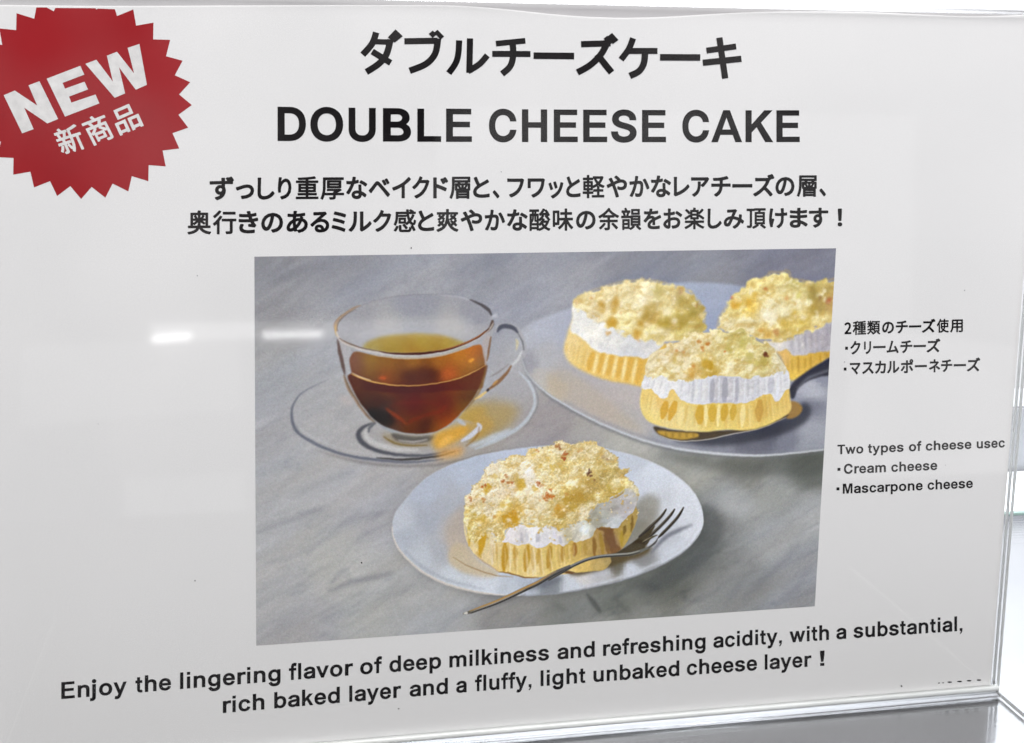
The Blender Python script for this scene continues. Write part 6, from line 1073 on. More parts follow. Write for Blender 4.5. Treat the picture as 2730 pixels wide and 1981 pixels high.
    Q = Q + np.stack([-t[:, 1], t[:, 0]], 1) * jag[:, None]
    mt = (rough(area(Q, .8), 4.0, .55, 9, .2) * rough(mcake, 2.0, .3, 6, .25).full()).full()
    bx = (P[:, 0].min() - 12, P[:, 1].min() - 12, P[:, 0].max() + 12, P[:, 1].max())
    h1 = crumbs(260, 12, 30, 21, box=bx)
    h2 = crumbs(5200, 2.4, 6, 22, box=bx)
    h3 = crumbs(16000, 1.1, 2.4, 23, box=bx)
    hh = blur(h1, 2.5) * 1.0 + blur(h2, .5) * .7 + h3 * 1.5
    rl = relief(blur(hh, .45), -.62, -.7, .22) * .75 + relief(blur(h1 + h2, 2.2), -.62, -.7, .5) * .5
    cav = np.clip((blur(hh, 7) - blur(hh, .7)) * .16 + .1, -.3, 1)
    tf = field(TK, [(200, 720, 228, 208, 172), (300, 600, 224, 206, 164), (450, 400, 232, 222, 196), (500, 480, 226, 210, 165), (620, 330, 230, 214, 168), (800, 350, 234, 222, 190), (840, 450, 238, 232, 220), (850, 550, 236, 228, 212), (1000, 220, 232, 214, 160), (900, 240, 228, 206, 148), (1150, 150, 214, 196, 150), (1300, 200, 206, 184, 128), (1500, 170, 208, 188, 132), (1700, 260, 188, 170, 124),
                     (1050, 330, 226, 206, 140), (1200, 350, 222, 198, 120), (1400, 350, 216, 196, 132), (1600, 350, 206, 184, 112), (1720, 400, 188, 164, 84), (1650, 480, 172, 146, 66), (1550, 560, 170, 140, 56), (1400, 600, 176, 142, 54), (1320, 680, 182, 144, 50), (1450, 700, 172, 142, 58), (1330, 780, 184, 150, 62), (1250, 640, 206, 178, 92), (1150, 500, 228, 210, 150), (1280, 540, 224, 204, 140),
                     (950, 420, 230, 214, 160), (750, 560, 206, 172, 72), (650, 600, 230, 212, 185), (550, 620, 232, 218, 190), (450, 700, 228, 214, 180), (600, 750, 226, 202, 130), (800, 650, 226, 208, 160), (900, 700, 230, 216, 180), (850, 850, 226, 210, 168), (950, 900, 222, 206, 160), (700, 860, 212, 170, 76), (660, 940, 206, 158, 52), (560, 900, 214, 176, 84), (400, 850, 226, 212, 180), (300, 850, 224, 206, 156), (210, 880, 222, 202, 132), (200, 1000, 222, 202, 130),
                     (340, 940, 212, 180, 96), (480, 1080, 220, 200, 140), (1100, 800, 216, 194, 128), (1160, 860, 196, 152, 66), (1000, 780, 226, 210, 162), (1180, 930, 186, 158, 78), (1300, 900, 206, 186, 124), (1400, 880, 220, 206, 168), (1500, 800, 210, 192, 136), (1600, 700, 206, 182, 104), (1750, 570, 220, 202, 130), (1850, 560, 214, 194, 118), (1780, 650, 196, 168, 74), (1700, 640, 184, 154, 66), (1950, 620, 206, 196, 160), (1850, 430, 186, 160, 92), (1400, 940, 206, 194, 160), (1000, 960, 214, 198, 140), (800, 940, 226, 212, 170)], 3.0, 5)
    warm = np.array([206, 160, 52], np.float32) / 255.
    tf = tf * .80 + np.array([238, 228, 194]) / 255. * .21
    n2 = noise(40, 34, 2, gain=.6)
    n2 = blur(np.clip((n2 - np.roll(n2, (8, 7), (0, 1))) * 1.4, -1, 1), 1.5)
    tf = tf * (1 + n2[..., None] * np.array([.07, .09, .14]))
    img_top = tf
    over(np.clip((area(Q, 3).full() - .6) * 4, 0, 1) * mcake, img_top)
    tcol = tf * (1 + np.clip(rl, -1, 1)[..., None] * np.array([.08, .10, .16]))
    cv_ = np.clip(cav * 1.0 - .05, 0, .5)[..., None]
    tcol = tcol * (1 - cv_) + (tf * .55 + warm * .40) * cv_
    n1 = noise(15, 12, 3, gain=.65)
    n1 = n1 - blur(n1, 14)
    em = np.clip((n1 - np.roll(n1, (3, 2), (0, 1))) * 1.1, -1, 1)
    tcol = tcol * (1 + em[..., None] * np.array([.03, .045, .09]))
    cr = (np.clip((-n1 - .28) * 2.6, 0, 1) * np.clip(1.1 - blur(mt, 2) * .1, 0, 1) * .5)[..., None]
    tcol = tcol * (1 - cr) + (tcol * .35 + np.array([212, 168, 74]) / 255. * .62) * cr
    pk = (np.clip((n1 - .35) * 2.2, 0, 1) * .45)[..., None]
    tcol = tcol * (1 - pk) + np.array([246, 238, 212]) / 255. * pk
    tcol = tcol * .94 + np.array([240, 228, 192]) / 255. * .07
    fine = noise(2, 2, 1)
    tcol = tcol * (1 + fine[..., None] * .07)
    over(mt, np.clip(tcol, 0, .98))
    # clumps, deep yellow holes and browned flakes
    def blob(x, y, r, c, a, sf=.9, ir=.5, seed=0):
        gg = np.random.RandomState(int(x * 7 + y) % 100000)
        q = [(x + r * (1 + ir * gg.uniform(-1, 1)) * np.cos(t_), y + r * (1 + ir * gg.uniform(-1, 1)) * np.sin(t_)) for t_ in np.linspace(0, 6.283, 12)[:-1]]
        mm = shape(TK, q, sf, True, 3) * mcake
        over(mm * np.clip(.75 + .45 * fine - rl * .3, 0, 1), c, a)
    for x, y, r, c, a in ((660, 900, 62, (206, 152, 38), .85), (590, 930, 42, (208, 160, 48), .8), (700, 960, 46, (210, 164, 52), .75), (640, 980, 36, (206, 158, 56), .8), (765, 560, 42, (212, 172, 58), .7), (745, 610, 30, (206, 164, 60), .7), (400, 600, 46, (206, 162, 48), .8), (385, 640, 30, (212, 172, 60), .7),
                          (1100, 380, 34, (212, 176, 70), .7), (1190, 390, 28, (212, 172, 62), .6), (975, 370, 24, (214, 176, 66), .6), (900, 250, 22, (216, 182, 80), .6), (1040, 295, 18, (212, 172, 62), .6), (560, 790, 26, (214, 180, 76), .5), (640, 790, 28, (212, 176, 68), .6), (350, 940, 40, (208, 172, 70), .7), (480, 480, 28, (214, 186, 100), .6),
                          (210, 1040, 20, (206, 176, 70), .8), (900, 610, 30, (214, 176, 66), .6), (1150, 830, 46, (206, 154, 54), .75), (1170, 900, 46, (188, 150, 60), .75), (880, 960, 20, (214, 168, 62), .7), (970, 1060, 26, (206, 176, 90), .7), (1340, 680, 80, (182, 142, 48), .45), (1420, 630, 66, (184, 146, 52), .4), (1500, 560, 50, (176, 140, 56), .4),
                          (1610, 390, 50, (190, 160, 70), .5), (1700, 600, 44, (192, 164, 60), .6), (1820, 620, 50, (196, 172, 66), .5), (1240, 740, 44, (186, 144, 44), .6), (1330, 820, 36, (196, 162, 66), .5), (1480, 950, 26, (180, 144, 66), .8), (270, 880, 18, (198, 168, 70), .7), (480, 910, 22, (214, 166, 76), .7), (780, 890, 24, (214, 174, 76), .6), (1780, 400, 30, (170, 142, 66), .6)):
        blob(x, y, r, c, a)
    for x, y, r, c, a in ((420, 720, 60, (234, 222, 196), .6), (560, 650, 60, (236, 224, 206), .6), (840, 500, 70, (240, 234, 222), .7), (900, 740, 70, (234, 222, 192), .55), (850, 640, 50, (236, 226, 208), .55), (1300, 470, 60, (230, 212, 160), .5), (1000, 850, 70, (230, 216, 180), .5), (660, 700, 46, (234, 220, 188), .5), (1760, 560, 60, (224, 208, 160), .5),
                          (1420, 840, 60, (226, 214, 186), .5), (620, 950, 24, (238, 226, 200), .8), (650, 955, 18, (238, 226, 200), .8), (1480, 250, 70, (214, 196, 150), .4), (480, 400, 60, (236, 228, 208), .5), (980, 190, 60, (234, 218, 170), .4), (1150, 180, 50, (226, 212, 180), .4)):
        blob(x, y, r, c, a * .8, 1.6)
    br = (178, 96, 38)
    for x, y, r, c, a in ((1150, 160, 26, (160, 96, 50), .8), (1170, 175, 18, (140, 84, 44), .7), (1235, 240, 26, (176, 92, 40), .9), (1225, 285, 26, (168, 82, 36), .9), (1200, 270, 14, (196, 128, 64), .8), (1490, 430, 24, (92, 52, 30), .95), (1500, 480, 18, (104, 62, 36), .9), (1470, 460, 16, (110, 70, 38), .8), (1540, 520, 12, (120, 78, 40), .8),
                          (600, 470, 16, br, .7), (575, 520, 18, br, .75), (560, 545, 16, br, .7), (620, 545, 18, br, .75), (665, 548, 16, br, .7), (610, 490, 10, br, .7), (945, 565, 22, br, .85), (985, 580, 24, (196, 116, 48), .85), (930, 545, 14, br, .7), (1080, 625, 26, (198, 118, 50), .8), (1050, 690, 30, (194, 110, 44), .9), (1090, 700, 26, (198, 116, 48), .85), (1020, 715, 22, (200, 120, 52), .8), (1040, 740, 16, br, .8), (1000, 700, 16, (206, 132, 60), .7),
                          (345, 590, 16, (190, 104, 46), .85), (380, 575, 14, (184, 100, 46), .8), (215, 715, 18, (196, 134, 84), .9), (222, 740, 14, (176, 116, 70), .8), (362, 725, 18, (204, 144, 76), .85), (362, 750, 12, (176, 110, 56), .8), (925, 195, 14, (196, 120, 56), .8), (940, 215, 10, br, .7), (1640, 270, 22, (158, 118, 72), .6), (1680, 300, 14, (150, 110, 66), .6), (1400, 205, 24, (206, 156, 90), .5), (1370, 215, 14, (196, 140, 76), .5), (470, 912, 16, (206, 148, 70), .7), (1240, 670, 18, (196, 130, 56), .6), (960, 740, 14, (206, 140, 66), .5)):
        blob(x, y, r, c, a, .7, .6)
    gg = np.random.RandomState(9)
    ys, xs = np.nonzero(mt > .9)
    sel = gg.choice(len(ys), 260)
    for y, x in zip(ys[sel], xs[sel]):
        if 1 < y < PH - 3 and 1 < x < PW - 3:
            b = gg.uniform(.15, .5)
            img[y:y + 2, x:x + 2] = img[y:y + 2, x:x + 2] * (1 - b) + np.array([.97, .92, .76]) * b
    # loose crumbs at the silhouette
    for i in range(90):
        j = gg.randint(0, 38 * 6)
        x, y = P[j] + gg.normal(0, 1.5, 2)
        r = gg.uniform(.8, 2.2)
        yy, xx = np.mgrid[max(int(y) - 4, 0):int(y) + 5, max(int(x) - 4, 0):int(x) + 5]
        mm = np.clip(r + .5 - np.hypot(xx - x, yy - y), 0, 1)[..., None]
        c = np.array([226, 206, 156]) / 255. * gg.uniform(.8, 1.05)
        s = img[yy[0, 0]:yy[-1, 0] + 1, xx[0, 0]:xx[0, -1] + 1]
        s[:] = s * (1 - mm) + c * mm

    for (x0, y0, x1, y1, k_) in ((1500, 600, 2000, 950, 90), (600, 980, 1500, 1180, 90), (180, 1080, 520, 1350, 40)):
        for j in range(k_ // 2):
            x, y = gg.uniform(x0, x1), y0 + (y1 - y0) * gg.uniform(0, 1) ** 1.8
            r = gg.uniform(4, 11)
            q = [(x + r * gg.uniform(.6, 1.4) * np.cos(t_), y + r * gg.uniform(.6, 1.3) * np.sin(t_)) for t_ in np.linspace(0, 6.283, 7)[:-1]]
            c_ = [(240, 226, 186), (226, 200, 132), (214, 176, 92)][gg.randint(3)]
            over(shape(TK, [(a_ + 4, b_ + 5) for a_, b_ in q], .8) * mcake, (150, 130, 96), .3)
            over(shape(TK, q, .6) * mcake, c_, .75)

    warp(.55, 14)
    warp(.9, 7, np.clip(blur(mcake, 3), 0, 1))
    # ---- fork ---------------------------------------------------------------
    dkm = (66, 62, 58)
    over(shape(TR, [(1480, 655), (1400, 730), (1280, 850), (1090, 978), (1010, 1040), (1150, 1052), (1330, 1010), (1440, 975), (1420, 940), (1470, 880), (1600, 770), (1500, 780), (1560, 640)], 1.0), (84, 76, 60), 1)
    for P_, w in (([(1722, 402), (1690, 455), (1640, 520), (1560, 600), (1480, 672), (1330, 800)], [4.2, 6, 7, 8, 9, 7]),
                  ([(1842, 402), (1800, 465), (1740, 540), (1640, 645), (1540, 740), (1400, 880)], [4.2, 6.5, 7.5, 8, 8, 6]),
                  ([(1966, 378), (1920, 460), (1860, 545), (1760, 655), (1660, 755), (1600, 812)], [4.2, 6.5, 7.5, 8, 8, 6])):
        stroke(TR, P_, w, .8, dkm, .96)
        stroke(TR, [(x - 8, y - 6) for x, y in P_], [1, 1.6, 1.6, 1.6, 1.4, 1], .7, (150, 138, 112), .7)
        stroke(TR, [(x + 14, y + 12) for x, y in P_[1:5]], [1, 2, 2, 1], .8, (150, 150, 150), .6)
    stroke(TR, [(1520, 790), (1380, 870)], 2, .7, (190, 176, 140), .7)
    stroke(TR, [(1260, 880), (1350, 860), (1420, 900)], 9, 3, (62, 52, 40), .6)
    over(shape(TR, [(1470, 880), (1500, 830), (1590, 780), (1600, 810), (1560, 870), (1480, 920), (1450, 935)], 1), (186, 190, 200), .9)
    stroke(TR, [(1600, 815), (1560, 880), (1470, 945), (1400, 985)], [3, 6, 6, 5], .8, (92, 90, 90), .95)
    stroke(TR, [(1590, 825), (1500, 910), (1420, 955)], [1, 2, 2], .7, (196, 194, 190), .7)
    hd = [(1470, 945), (1350, 1000), (1200, 1040), (1000, 1055), (800, 1072), (620, 1110), (430, 1190), (250, 1290), (60, 1400)]
    stroke(TR, hd, [8, 9, 9.5, 8.5, 7.5, 7.5, 8, 9, 10], .8, (112, 112, 106), 1)
    stroke(TR, [(x, y - 11) for x, y in hd[1:]], [2, 3, 3, 2.4, 2.2, 2.2, 2.6, 3], .7, (168, 166, 156), .8)
    stroke(TR, [(x + 4, y + 12) for x, y in hd[1:]], [3, 3, 3, 2.4, 2.4, 2.4, 3, 3], .8, (66, 62, 56), .8)
    hd2 = [(1120, 1010), (1060, 1045), (980, 1082), (880, 1130), (780, 1175), (680, 1212), (600, 1242), (552, 1252)]
    h0 = [(1290, 922), (1200, 965)] + hd2
    stroke(TP, h0, [9.5, 10.5, 11, 11.5, 12, 12, 11, 9, 8, 6], .8, (116, 112, 104), 1)
    stroke(TP, [(x - 4, y - 7) for x, y in h0[1:-1]], [2, 4, 5, 5, 5, 4, 3], .9, (190, 152, 96), .85)
    stroke(TP, [(x + 5, y + 8) for x, y in h0[:-1]], [3, 4, 4, 4, 4, 4, 3], .9, (72, 70, 70), .9)
    stroke(TP, [(x, y) for x, y in h0[4:-1]], [1.5, 2.5, 2.5, 1.5], .8, (176, 172, 164), .7)
    stroke(TP, [(585, 1246), (556, 1252)], [7, 5], .8, (214, 212, 206), .9)
    stroke(TP, [(700, 1228), (860, 1165), (980, 1120)], [2, 6, 6], 3, (104, 106, 108), .5)

    # printed grain, slight softness
    img = blur(img.astype(np.float32), .6)
    img = img + .55 * (img - blur(img, 1.8)) + .16 * (img - blur(img, 14))
    lum = img.mean(2, keepdims=True)
    img = img + (lum - .60) * .09
    grain = blur(noise(1.6, 1.6, 1), .5) * .05 + noise(3.5, 3.5, 1) * .022
    img = img * (1 + grain[..., None])
    cgr = np.stack([blur(noise(2.2, 2.2, 1), .7) for _ in range(3)], -1) * .012
    img = np.clip(img + cgr, 0.02, 1)
    return img


PIC_GAIN, PIC_OFF = 1.12, -.014
# outlines of the things shown in the printed picture: name, frame, points, layer, label
CUTS = [
    ('printed_saucer', TC, [(115, 1130), (130, 1030), (215, 925), (420, 820), (800, 740), (1300, 700), (1700, 700), (1960, 765), (2045, 860), (2088, 960), (2080, 1060), (1985, 1200), (1800, 1310), (1600, 1395), (1350, 1475), (1100, 1500), (850, 1486), (600, 1452), (400, 1392), (220, 1302), (140, 1222)], 1, 'clear glass saucer in the printed picture'),
    ('printed_plate', T5, [(1030, 345), (1060, 300), (1130, 268), (1230, 232), (1400, 170), (1560, 142), (1700, 133), (1850, 142), (2000, 165), (2330, 180), (2330, 770), (2205, 778), (2000, 799), (1850, 797), (1700, 783), (1600, 765), (1500, 738), (1400, 700), (1300, 655), (1200, 600), (1120, 545), (1060, 480), (1036, 405)], 2, 'large white plate at the back in the printed picture'),
    ('printed_cup_handle', TC, [(1770, 440), (1800, 400), (1852, 383), (1925, 400), (1970, 450), (2008, 545), (2004, 620), (1955, 705), (1890, 770), (1805, 860), (1725, 930), (1640, 990), (1610, 970), (1700, 910), (1780, 840), (1860, 750), (1930, 680), (1975, 600), (1975, 545), (1940, 470), (1905, 430), (1852, 410), (1810, 425), (1790, 455)], 3, 'curled glass cup handle in the printed picture'),
    ('printed_teacup', TC, [(470, 400), (480, 500), (500, 620), (530, 760), (572, 880), (640, 1000), (720, 1110), (800, 1180), (700, 1240), (760, 1340), (950, 1400), (1200, 1410), (1400, 1370), (1540, 1260), (1420, 1180), (1520, 1080), (1600, 980), (1660, 860), (1692, 740), (1722, 600), (1745, 480), (1757, 380), (1742, 310), (1700, 250), (1600, 192), (1480, 156), (1300, 137), (1100, 137), (900, 160), (750, 200), (620, 250), (530, 305), (482, 350)], 4, 'glass cup of brown tea in the printed picture'),
    ('printed_cake', TB, [(350, 350), (450, 270), (560, 230), (680, 195), (800, 182), (950, 188), (1110, 235), (1185, 262), (1240, 325), (1285, 390), (1292, 460), (1275, 545), (1200, 600), (1000, 700), (930, 830), (860, 940), (740, 925), (600, 902), (450, 850), (335, 785), (280, 705), (288, 620), (315, 530), (345, 450)], 3, 'left cake on the back plate in the printed picture'),
    ('printed_cake', TB, [(1392, 470), (1412, 425), (1480, 330), (1560, 262), (1620, 200), (1738, 152), (1762, 122), (1898, 116), (1918, 172), (2100, 204), (2300, 180), (2290, 700), (2180, 745), (2060, 830), (1960, 898), (1890, 885), (1850, 760), (1700, 620), (1560, 565), (1400, 550)], 3, 'cake cropped by the right edge of the printed picture'),
    ('printed_cake_server', TB, [(930, 1235), (1100, 1262), (1480, 1262), (1700, 1225), (1880, 1150), (1905, 1025), (1930, 915), (2010, 850), (2110, 785), (2300, 700), (2300, 850), (2150, 870), (2040, 905), (1965, 960), (1940, 1040), (1996, 1105), (1960, 1160), (1870, 1172), (1700, 1245), (1490, 1288), (1330, 1323), (1160, 1340), (1040, 1325), (960, 1295)], 4, 'dark steel cake server under the middle cake in the printed picture'),
    ('printed_cake', TB, [(868, 790), (900, 722), (960, 682), (1060, 650), (1170, 590), (1250, 562), (1390, 552), (1480, 560), (1550, 524), (1575, 530), (1620, 590), (1780, 668), (1840, 750), (1880, 820), (1900, 900), (1903, 1010), (1915, 1100), (1880, 1150), (1800, 1198), (1700, 1240), (1590, 1262), (1450, 1258), (1300, 1272), (1150, 1265), (1000, 1240), (900, 1205), (848, 1150), (825, 1060), (840, 960), (858, 880)], 5, 'cake on the cake server in the printed picture'),
    ('printed_plate', TP, [(65, 650), (82, 575), (130, 500), (300, 320), (560, 195), (850, 128), (1150, 96), (1400, 100), (1600, 132), (1800, 190), (2000, 290), (2140, 420), (2200, 560), (2190, 680), (2100, 800), (1950, 900), (1750, 990), (1500, 1060), (1200, 1115), (950, 1130), (700, 1112), (450, 1052), (270, 962), (140, 842), (80, 742)], 6, 'small white plate in front in the printed picture'),
    ('printed_cake', TK, [(150, 850), (165, 690), (222, 652), (240, 580), (332, 480), (372, 400), (450, 340), (650, 270), (812, 262), (832, 192), (930, 175), (1088, 152), (1112, 112), (1200, 100), (1300, 132), (1400, 112), (1550, 100), (1680, 192), (1790, 272), (1802, 392), (1900, 402), (1916, 430), (1862, 470), (1962, 560), (2022, 680), (1992, 760), (2000, 930), (1900, 1170), (1832, 1262), (1722, 1320), (1722, 1400), (1640, 1480), (1350, 1512), (1200, 1532), (950, 1562), (820, 1562), (600, 1512), (430, 1432), (262, 1312), (170, 1150), (142, 1000)], 7, 'crumb covered cheese cake in front in the printed picture'),
    ('printed_fork', TR, [(1722, 392), (1740, 402), (1650, 540), (1500, 690), (1560, 710), (1842, 390), (1860, 402), (1760, 560), (1620, 720), (1640, 740), (1966, 366), (1984, 378), (1880, 560), (1700, 770), (1600, 850), (1480, 950), (1350, 1030), (1000, 1080), (800, 1095), (620, 1135), (430, 1215), (250, 1315), (-60, 1500), (-700, 1760), (-1040, 1850), (-1040, 1820), (-700, 1720), (-80, 1440), (240, 1260), (420, 1165), (620, 1090), (800, 1050), (1000, 1032), (1280, 850), (1480, 655)], 8, 'steel fork resting across the front plate in the printed picture', False),
]


# ---------------------------------------------------------------------------
# the clear sign holder
# ---------------------------------------------------------------------------
XL, XR = -0.0725, 0.2366
TOPZ = ZC + 0.0717
sheet = acrylic('clear_acrylic', .05, .985, .06)
bend = acrylic('acrylic_bend', .08, .985, 0, .08)
fold = acrylic('acrylic_fold', .06, .99, 0, .04)
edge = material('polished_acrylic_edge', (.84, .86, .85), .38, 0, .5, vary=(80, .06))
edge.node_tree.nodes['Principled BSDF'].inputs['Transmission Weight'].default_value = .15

holder = bpy.data.objects.new('sign_holder', None)
COL.objects.link(holder)
holder.location = (0.08, 0, 0)
holder['label'] = 'clear acrylic countertop sign holder with a bent foot, standing on the steel counter'
holder['category'] = 'sign holder'


def part_of(root, o):
    o.parent = root
    o.matrix_parent_inverse = Matrix.Translation(-Vector(root.location))
    return o


def extrude(name, prof, mat, x0=XL, x1=XR, smooth=False, closed=True):
    """profile in (y, z) swept along x, end caps as the last faces"""
    n = len(prof)
    V = [(x0, y, z) for y, z in prof] + [(x1, y, z) for y, z in prof]
    F = [(i, (i + 1) % n, n + (i + 1) % n, n + i) for i in range(n)]
    F += [tuple(range(n))[::-1], tuple(range(n, 2 * n))]
    me = mesh(name, V, F)
    if smooth:
        for p in me.polygons[:-2]:
            p.use_smooth = True
    bm = bmesh.new()
    bm.from_mesh(me)
    bmesh.ops.recalc_face_normals(bm, faces=bm.faces)
    bm.to_mesh(me)
    bm.free()
    o = link(name, me, mat)
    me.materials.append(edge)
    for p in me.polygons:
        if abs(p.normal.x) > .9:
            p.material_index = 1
    return part_of(holder, o)


T = 0.0013
G = 0.0003
RB = 0.0028


def arc(cy, cz, r, a0, a1, n=10):
    return [(cy + r * math.cos(math.radians(a0 + (a1 - a0) * i / n)), cz + r * math.sin(math.radians(a0 + (a1 - a0) * i / n))) for i in range(n + 1)]


yo = G + T
zb = 0.0004
ZBEND = zb + RB + T
# front and back sheets
extrude('front_panel', [(-yo, .0037), (-G, .0037), (-G, TOPZ - yo - .0001), (-yo, TOPZ - yo - .0001)], sheet)
extrude('back_panel', [(G, ZBEND + .0001), (yo, ZBEND + .0001), (yo, TOPZ - yo - .0001), (G, TOPZ - yo - .0001)], sheet)
extrude('top_fold', arc(0, TOPZ - yo, yo, 0, 180) + arc(0, TOPZ - yo, G, 180, 0, 6), fold, smooth=True)
# bend at the bottom, running forward into the foot
cy, cz = yo - (RB + T), ZBEND
extrude('foot_bend', arc(cy, cz, RB + T, 0, -90) + arc(cy, cz, RB, -90, 0), bend, smooth=True)
extrude('foot', [(cy - .0001, zb), (cy - .0001, zb + T), (-.085, zb + T), (-.085, zb)], sheet)
# lower edge of the front sheet, white standing in for light piped along it
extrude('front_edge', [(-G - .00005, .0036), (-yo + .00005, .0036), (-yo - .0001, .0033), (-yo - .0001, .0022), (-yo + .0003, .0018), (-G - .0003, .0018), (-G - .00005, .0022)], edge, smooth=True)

# ---------------------------------------------------------------------------
# the printed card
# ---------------------------------------------------------------------------
card = bpy.data.objects.new('menu_card', None)
COL.objects.link(card)
card.location = (0.08, 0, 0.004)
card['label'] = 'white bilingual double cheese cake menu card held inside the clear sign holder'
card['category'] = 'menu card'

paper_m = material('card_paper', (.812, .812, .815), .62, 0, .25, bump=((420, 420, 420), .05, .0002), vary=(2300, .03))
back_m = material('backing_paper', (.60, .59, .60), .7, 0, .2, vary=(30, .04))
ink = material('black_ink', (.006, .005, .006), .6, 0, .08, vary=(500, .25))
red = material('red_ink', (.335, .0085, .014), .5, 0, .3, vary=(30, .10))
white_m = material('unprinted_white', (.74, .735, .73), .6, 0, .25, vary=(420, .10))


def w(u, v, n=0.0):
    return (u, n, ZC - v)


# paper: its upper edge is wavy and curls back a little
wave = [(-60, 12), (0, 13), (300, 16), (700, 14), (1000, 13), (1180, 13), (1300, 19), (1400, 30), (1500, 41), (1600, 47), (1700, 48), (1800, 44), (1900, 37), (2000, 32), (2150, 30), (2300, 31), (2420, 37), (2550, 43), (2650, 44), (2780, 36)]
wu = np.array([on_card(*p) for p in wave])
us = np.linspace(XL + .0015, XR - .0018, 160)
vt = np.interp(us, wu[:, 0], wu[:, 1])
vt = np.convolve(np.pad(vt, 4, mode='edge'), np.ones(9) / 9, 'valid')
vb = .1448
rows = [0, .00025, .0005, .0009, .0024, .004, .012, .05, .10, 1]
V, F = [], []
for j, r in enumerate(rows):
    for u, t in zip(us, vt):
        v = vb if r == 1 else t + r
        d = v - t
        n = .00011 * max(0, 1 - d / .00026) if r != 1 else 0
        V.append(w(u, v, n))
m_ = len(us)
for j in range(len(rows) - 1):
    for i in range(m_ - 1):
        a = j * m_ + i
        F.append((a, a + m_, a + m_ + 1, a + 1))
pm = mesh('paper', V, F, True)
part_of(card, link('paper', pm, paper_m))
part_of(card, link('backing_sheet', boxmesh('backing_sheet', XL + .0015, XR - .0018, .00012, .00022, ZC - vb, TOPZ - .0016), back_m))


def to_mesh_from_polys(name, polys, n):
    """flat even-odd filled mesh of closed polygons given in card metres"""
    V, F = [], []
    boxes = [(P_[:, 0].min(), P_[:, 0].max(), P_) for P_ in (np.array(p, float) for p in polys)]
    boxes.sort(key=lambda q_: q_[0])
    groups, hi = [], -1e9
    for lo, h_, P_ in boxes:                # letters that overlap along the line are filled together
        if lo > hi:
            groups.append([])
        groups[-1].append(P_)
        hi = max(hi, h_)
    for G_ in groups:
        pts, fc = [], []
        for P_ in G_:
            x_, y_ = P_[:, 0], -P_[:, 1]
            if (x_ * np.roll(y_, -1) - np.roll(x_, -1) * y_).sum() < 0:
                P_ = P_[::-1]
            fc.append(list(range(len(pts), len(pts) + len(P_))))
            pts += [Vector((x * 1000, -y * 1000)) for x, y in P_]
        vo, eo, fo, ov, oe, of = delaunay_2d_cdt(pts, [], fc, 1, 1e-6)
        b0 = len(V)
        V += [w(v.x / 1000, -v.y / 1000, n) for v in vo]
        for f, src in zip(fo, of):
            if len(set(src)) % 2 == 0:
                continue
            a, b, c = (Vector(V[b0 + k]) for k in f[:3])
            F.append([b0 + k for k in (f if (b - a).cross(c - a).y < 0 else f[::-1])])
    return mesh(name, V, F)


def px(P):
    return [on_card(*p) for p in P]


def printed(name, polys, mat, n=-.00005, parent=None, label=None):
    me = to_mesh_from_polys(name, polys, n)
    o = link(name, me, mat)
    if parent is None:
        part_of(card, o)
    else:
        o.parent = parent
    if label:
        o['label'] = label
    return o


A94 = '!#$%&()*+,-./0123456789:;<=>?@ABCDEFGHIJKLMNOPQRSTUVWXYZ[]^_`abcdefghijklmnopqrstuvwxyz{|}~'
IX = {c: i for i, c in enumerate(A94)}


def glyph(kind, ch):
    out = []
    for s in GLYPHS[kind][ch]:
        v = [IX[s[i]] * len(A94) + IX[s[i + 1]] - 400 for i in range(0, len(s), 2)]
        out.append(np.array(v, float).reshape(-1, 2) / 1000.)
    return out


ADV = dict(a=556, b=611, c=556, d=611, e=556, f=333, g=611, h=611, i=278, j=278, k=556, l=278, m=889, n=611, o=611, p=611, r=389, s=556, t=333, u=611, v=556, w=778, x=556, y=556,
           A=722, B=722, C=722, D=722, E=667, H=722, K=722, L=611, M=833, O=778, S=667, T=611, U=722)
ADV[','] = 278
ADV['!'] = 333


def latin(word, x0, x1, base, cap):
    """bold sans word between two measured x; base and cap give heights along x in photo points"""
    adv = 0
    xs = []
    for c in word:
        xs.append(adv)
        adv += ADV[c]
    g0 = glyph('I', word[0])
    g1 = glyph('I', word[-1])
    l = min(p[:, 0].min() for p in g0)
    r = xs[-1] / 1000. + max(p[:, 0].max() for p in g1)
    out = []
    for c, a in zip(word, xs):
        for P in glyph('I', c):
            f = (P[:, 0] + a / 1000. - l) / (r - l)
            X = x0 + (x1 - x0) * f
            B = base(X)
            Cc = cap(X)
            h = P[:, 1] / .716
            out.append(px([(x + .0, b - (b - t) * q) for x, b, t, q in zip(X, B, Cc, h)]))
    return out


def line_of(pts):
    x, y = np.array(pts, float).T
    k = 2 if len(pts) > 3 else 1
    c = np.polyfit(x - x.mean(), y, k)
    return lambda X: np.polyval(c, X - x.mean())


def cjk(items, top, bot, fx, ys=(-.07, .83)):
    """items: (char, x0, x1) glyph placed by its own left and right; heights from the em box lines"""
    out = []
    for c, a, b in items:
        G_ = glyph('J', c)
        l = min(p[:, 0].min() for p in G_)
        r = max(p[:, 0].max() for p in G_)
        a, b = fx(a), fx(b)
        for P in G_:
            X = a + (b - a) * (P[:, 0] - l) / (r - l)
            h = (P[:, 1] - ys[0]) / (ys[1] - ys[0])
            out.append(px([(x, bb - (bb - tt) * q) for x, bb, tt, q in zip(X, bot(X), top(X), h)]))
    return out


# --- big Japanese title: each stroke a ribbon --------------------------------
def zt2(P):
    return [(900 + x / 2.0618, y / 2.0618) for x, y in P]


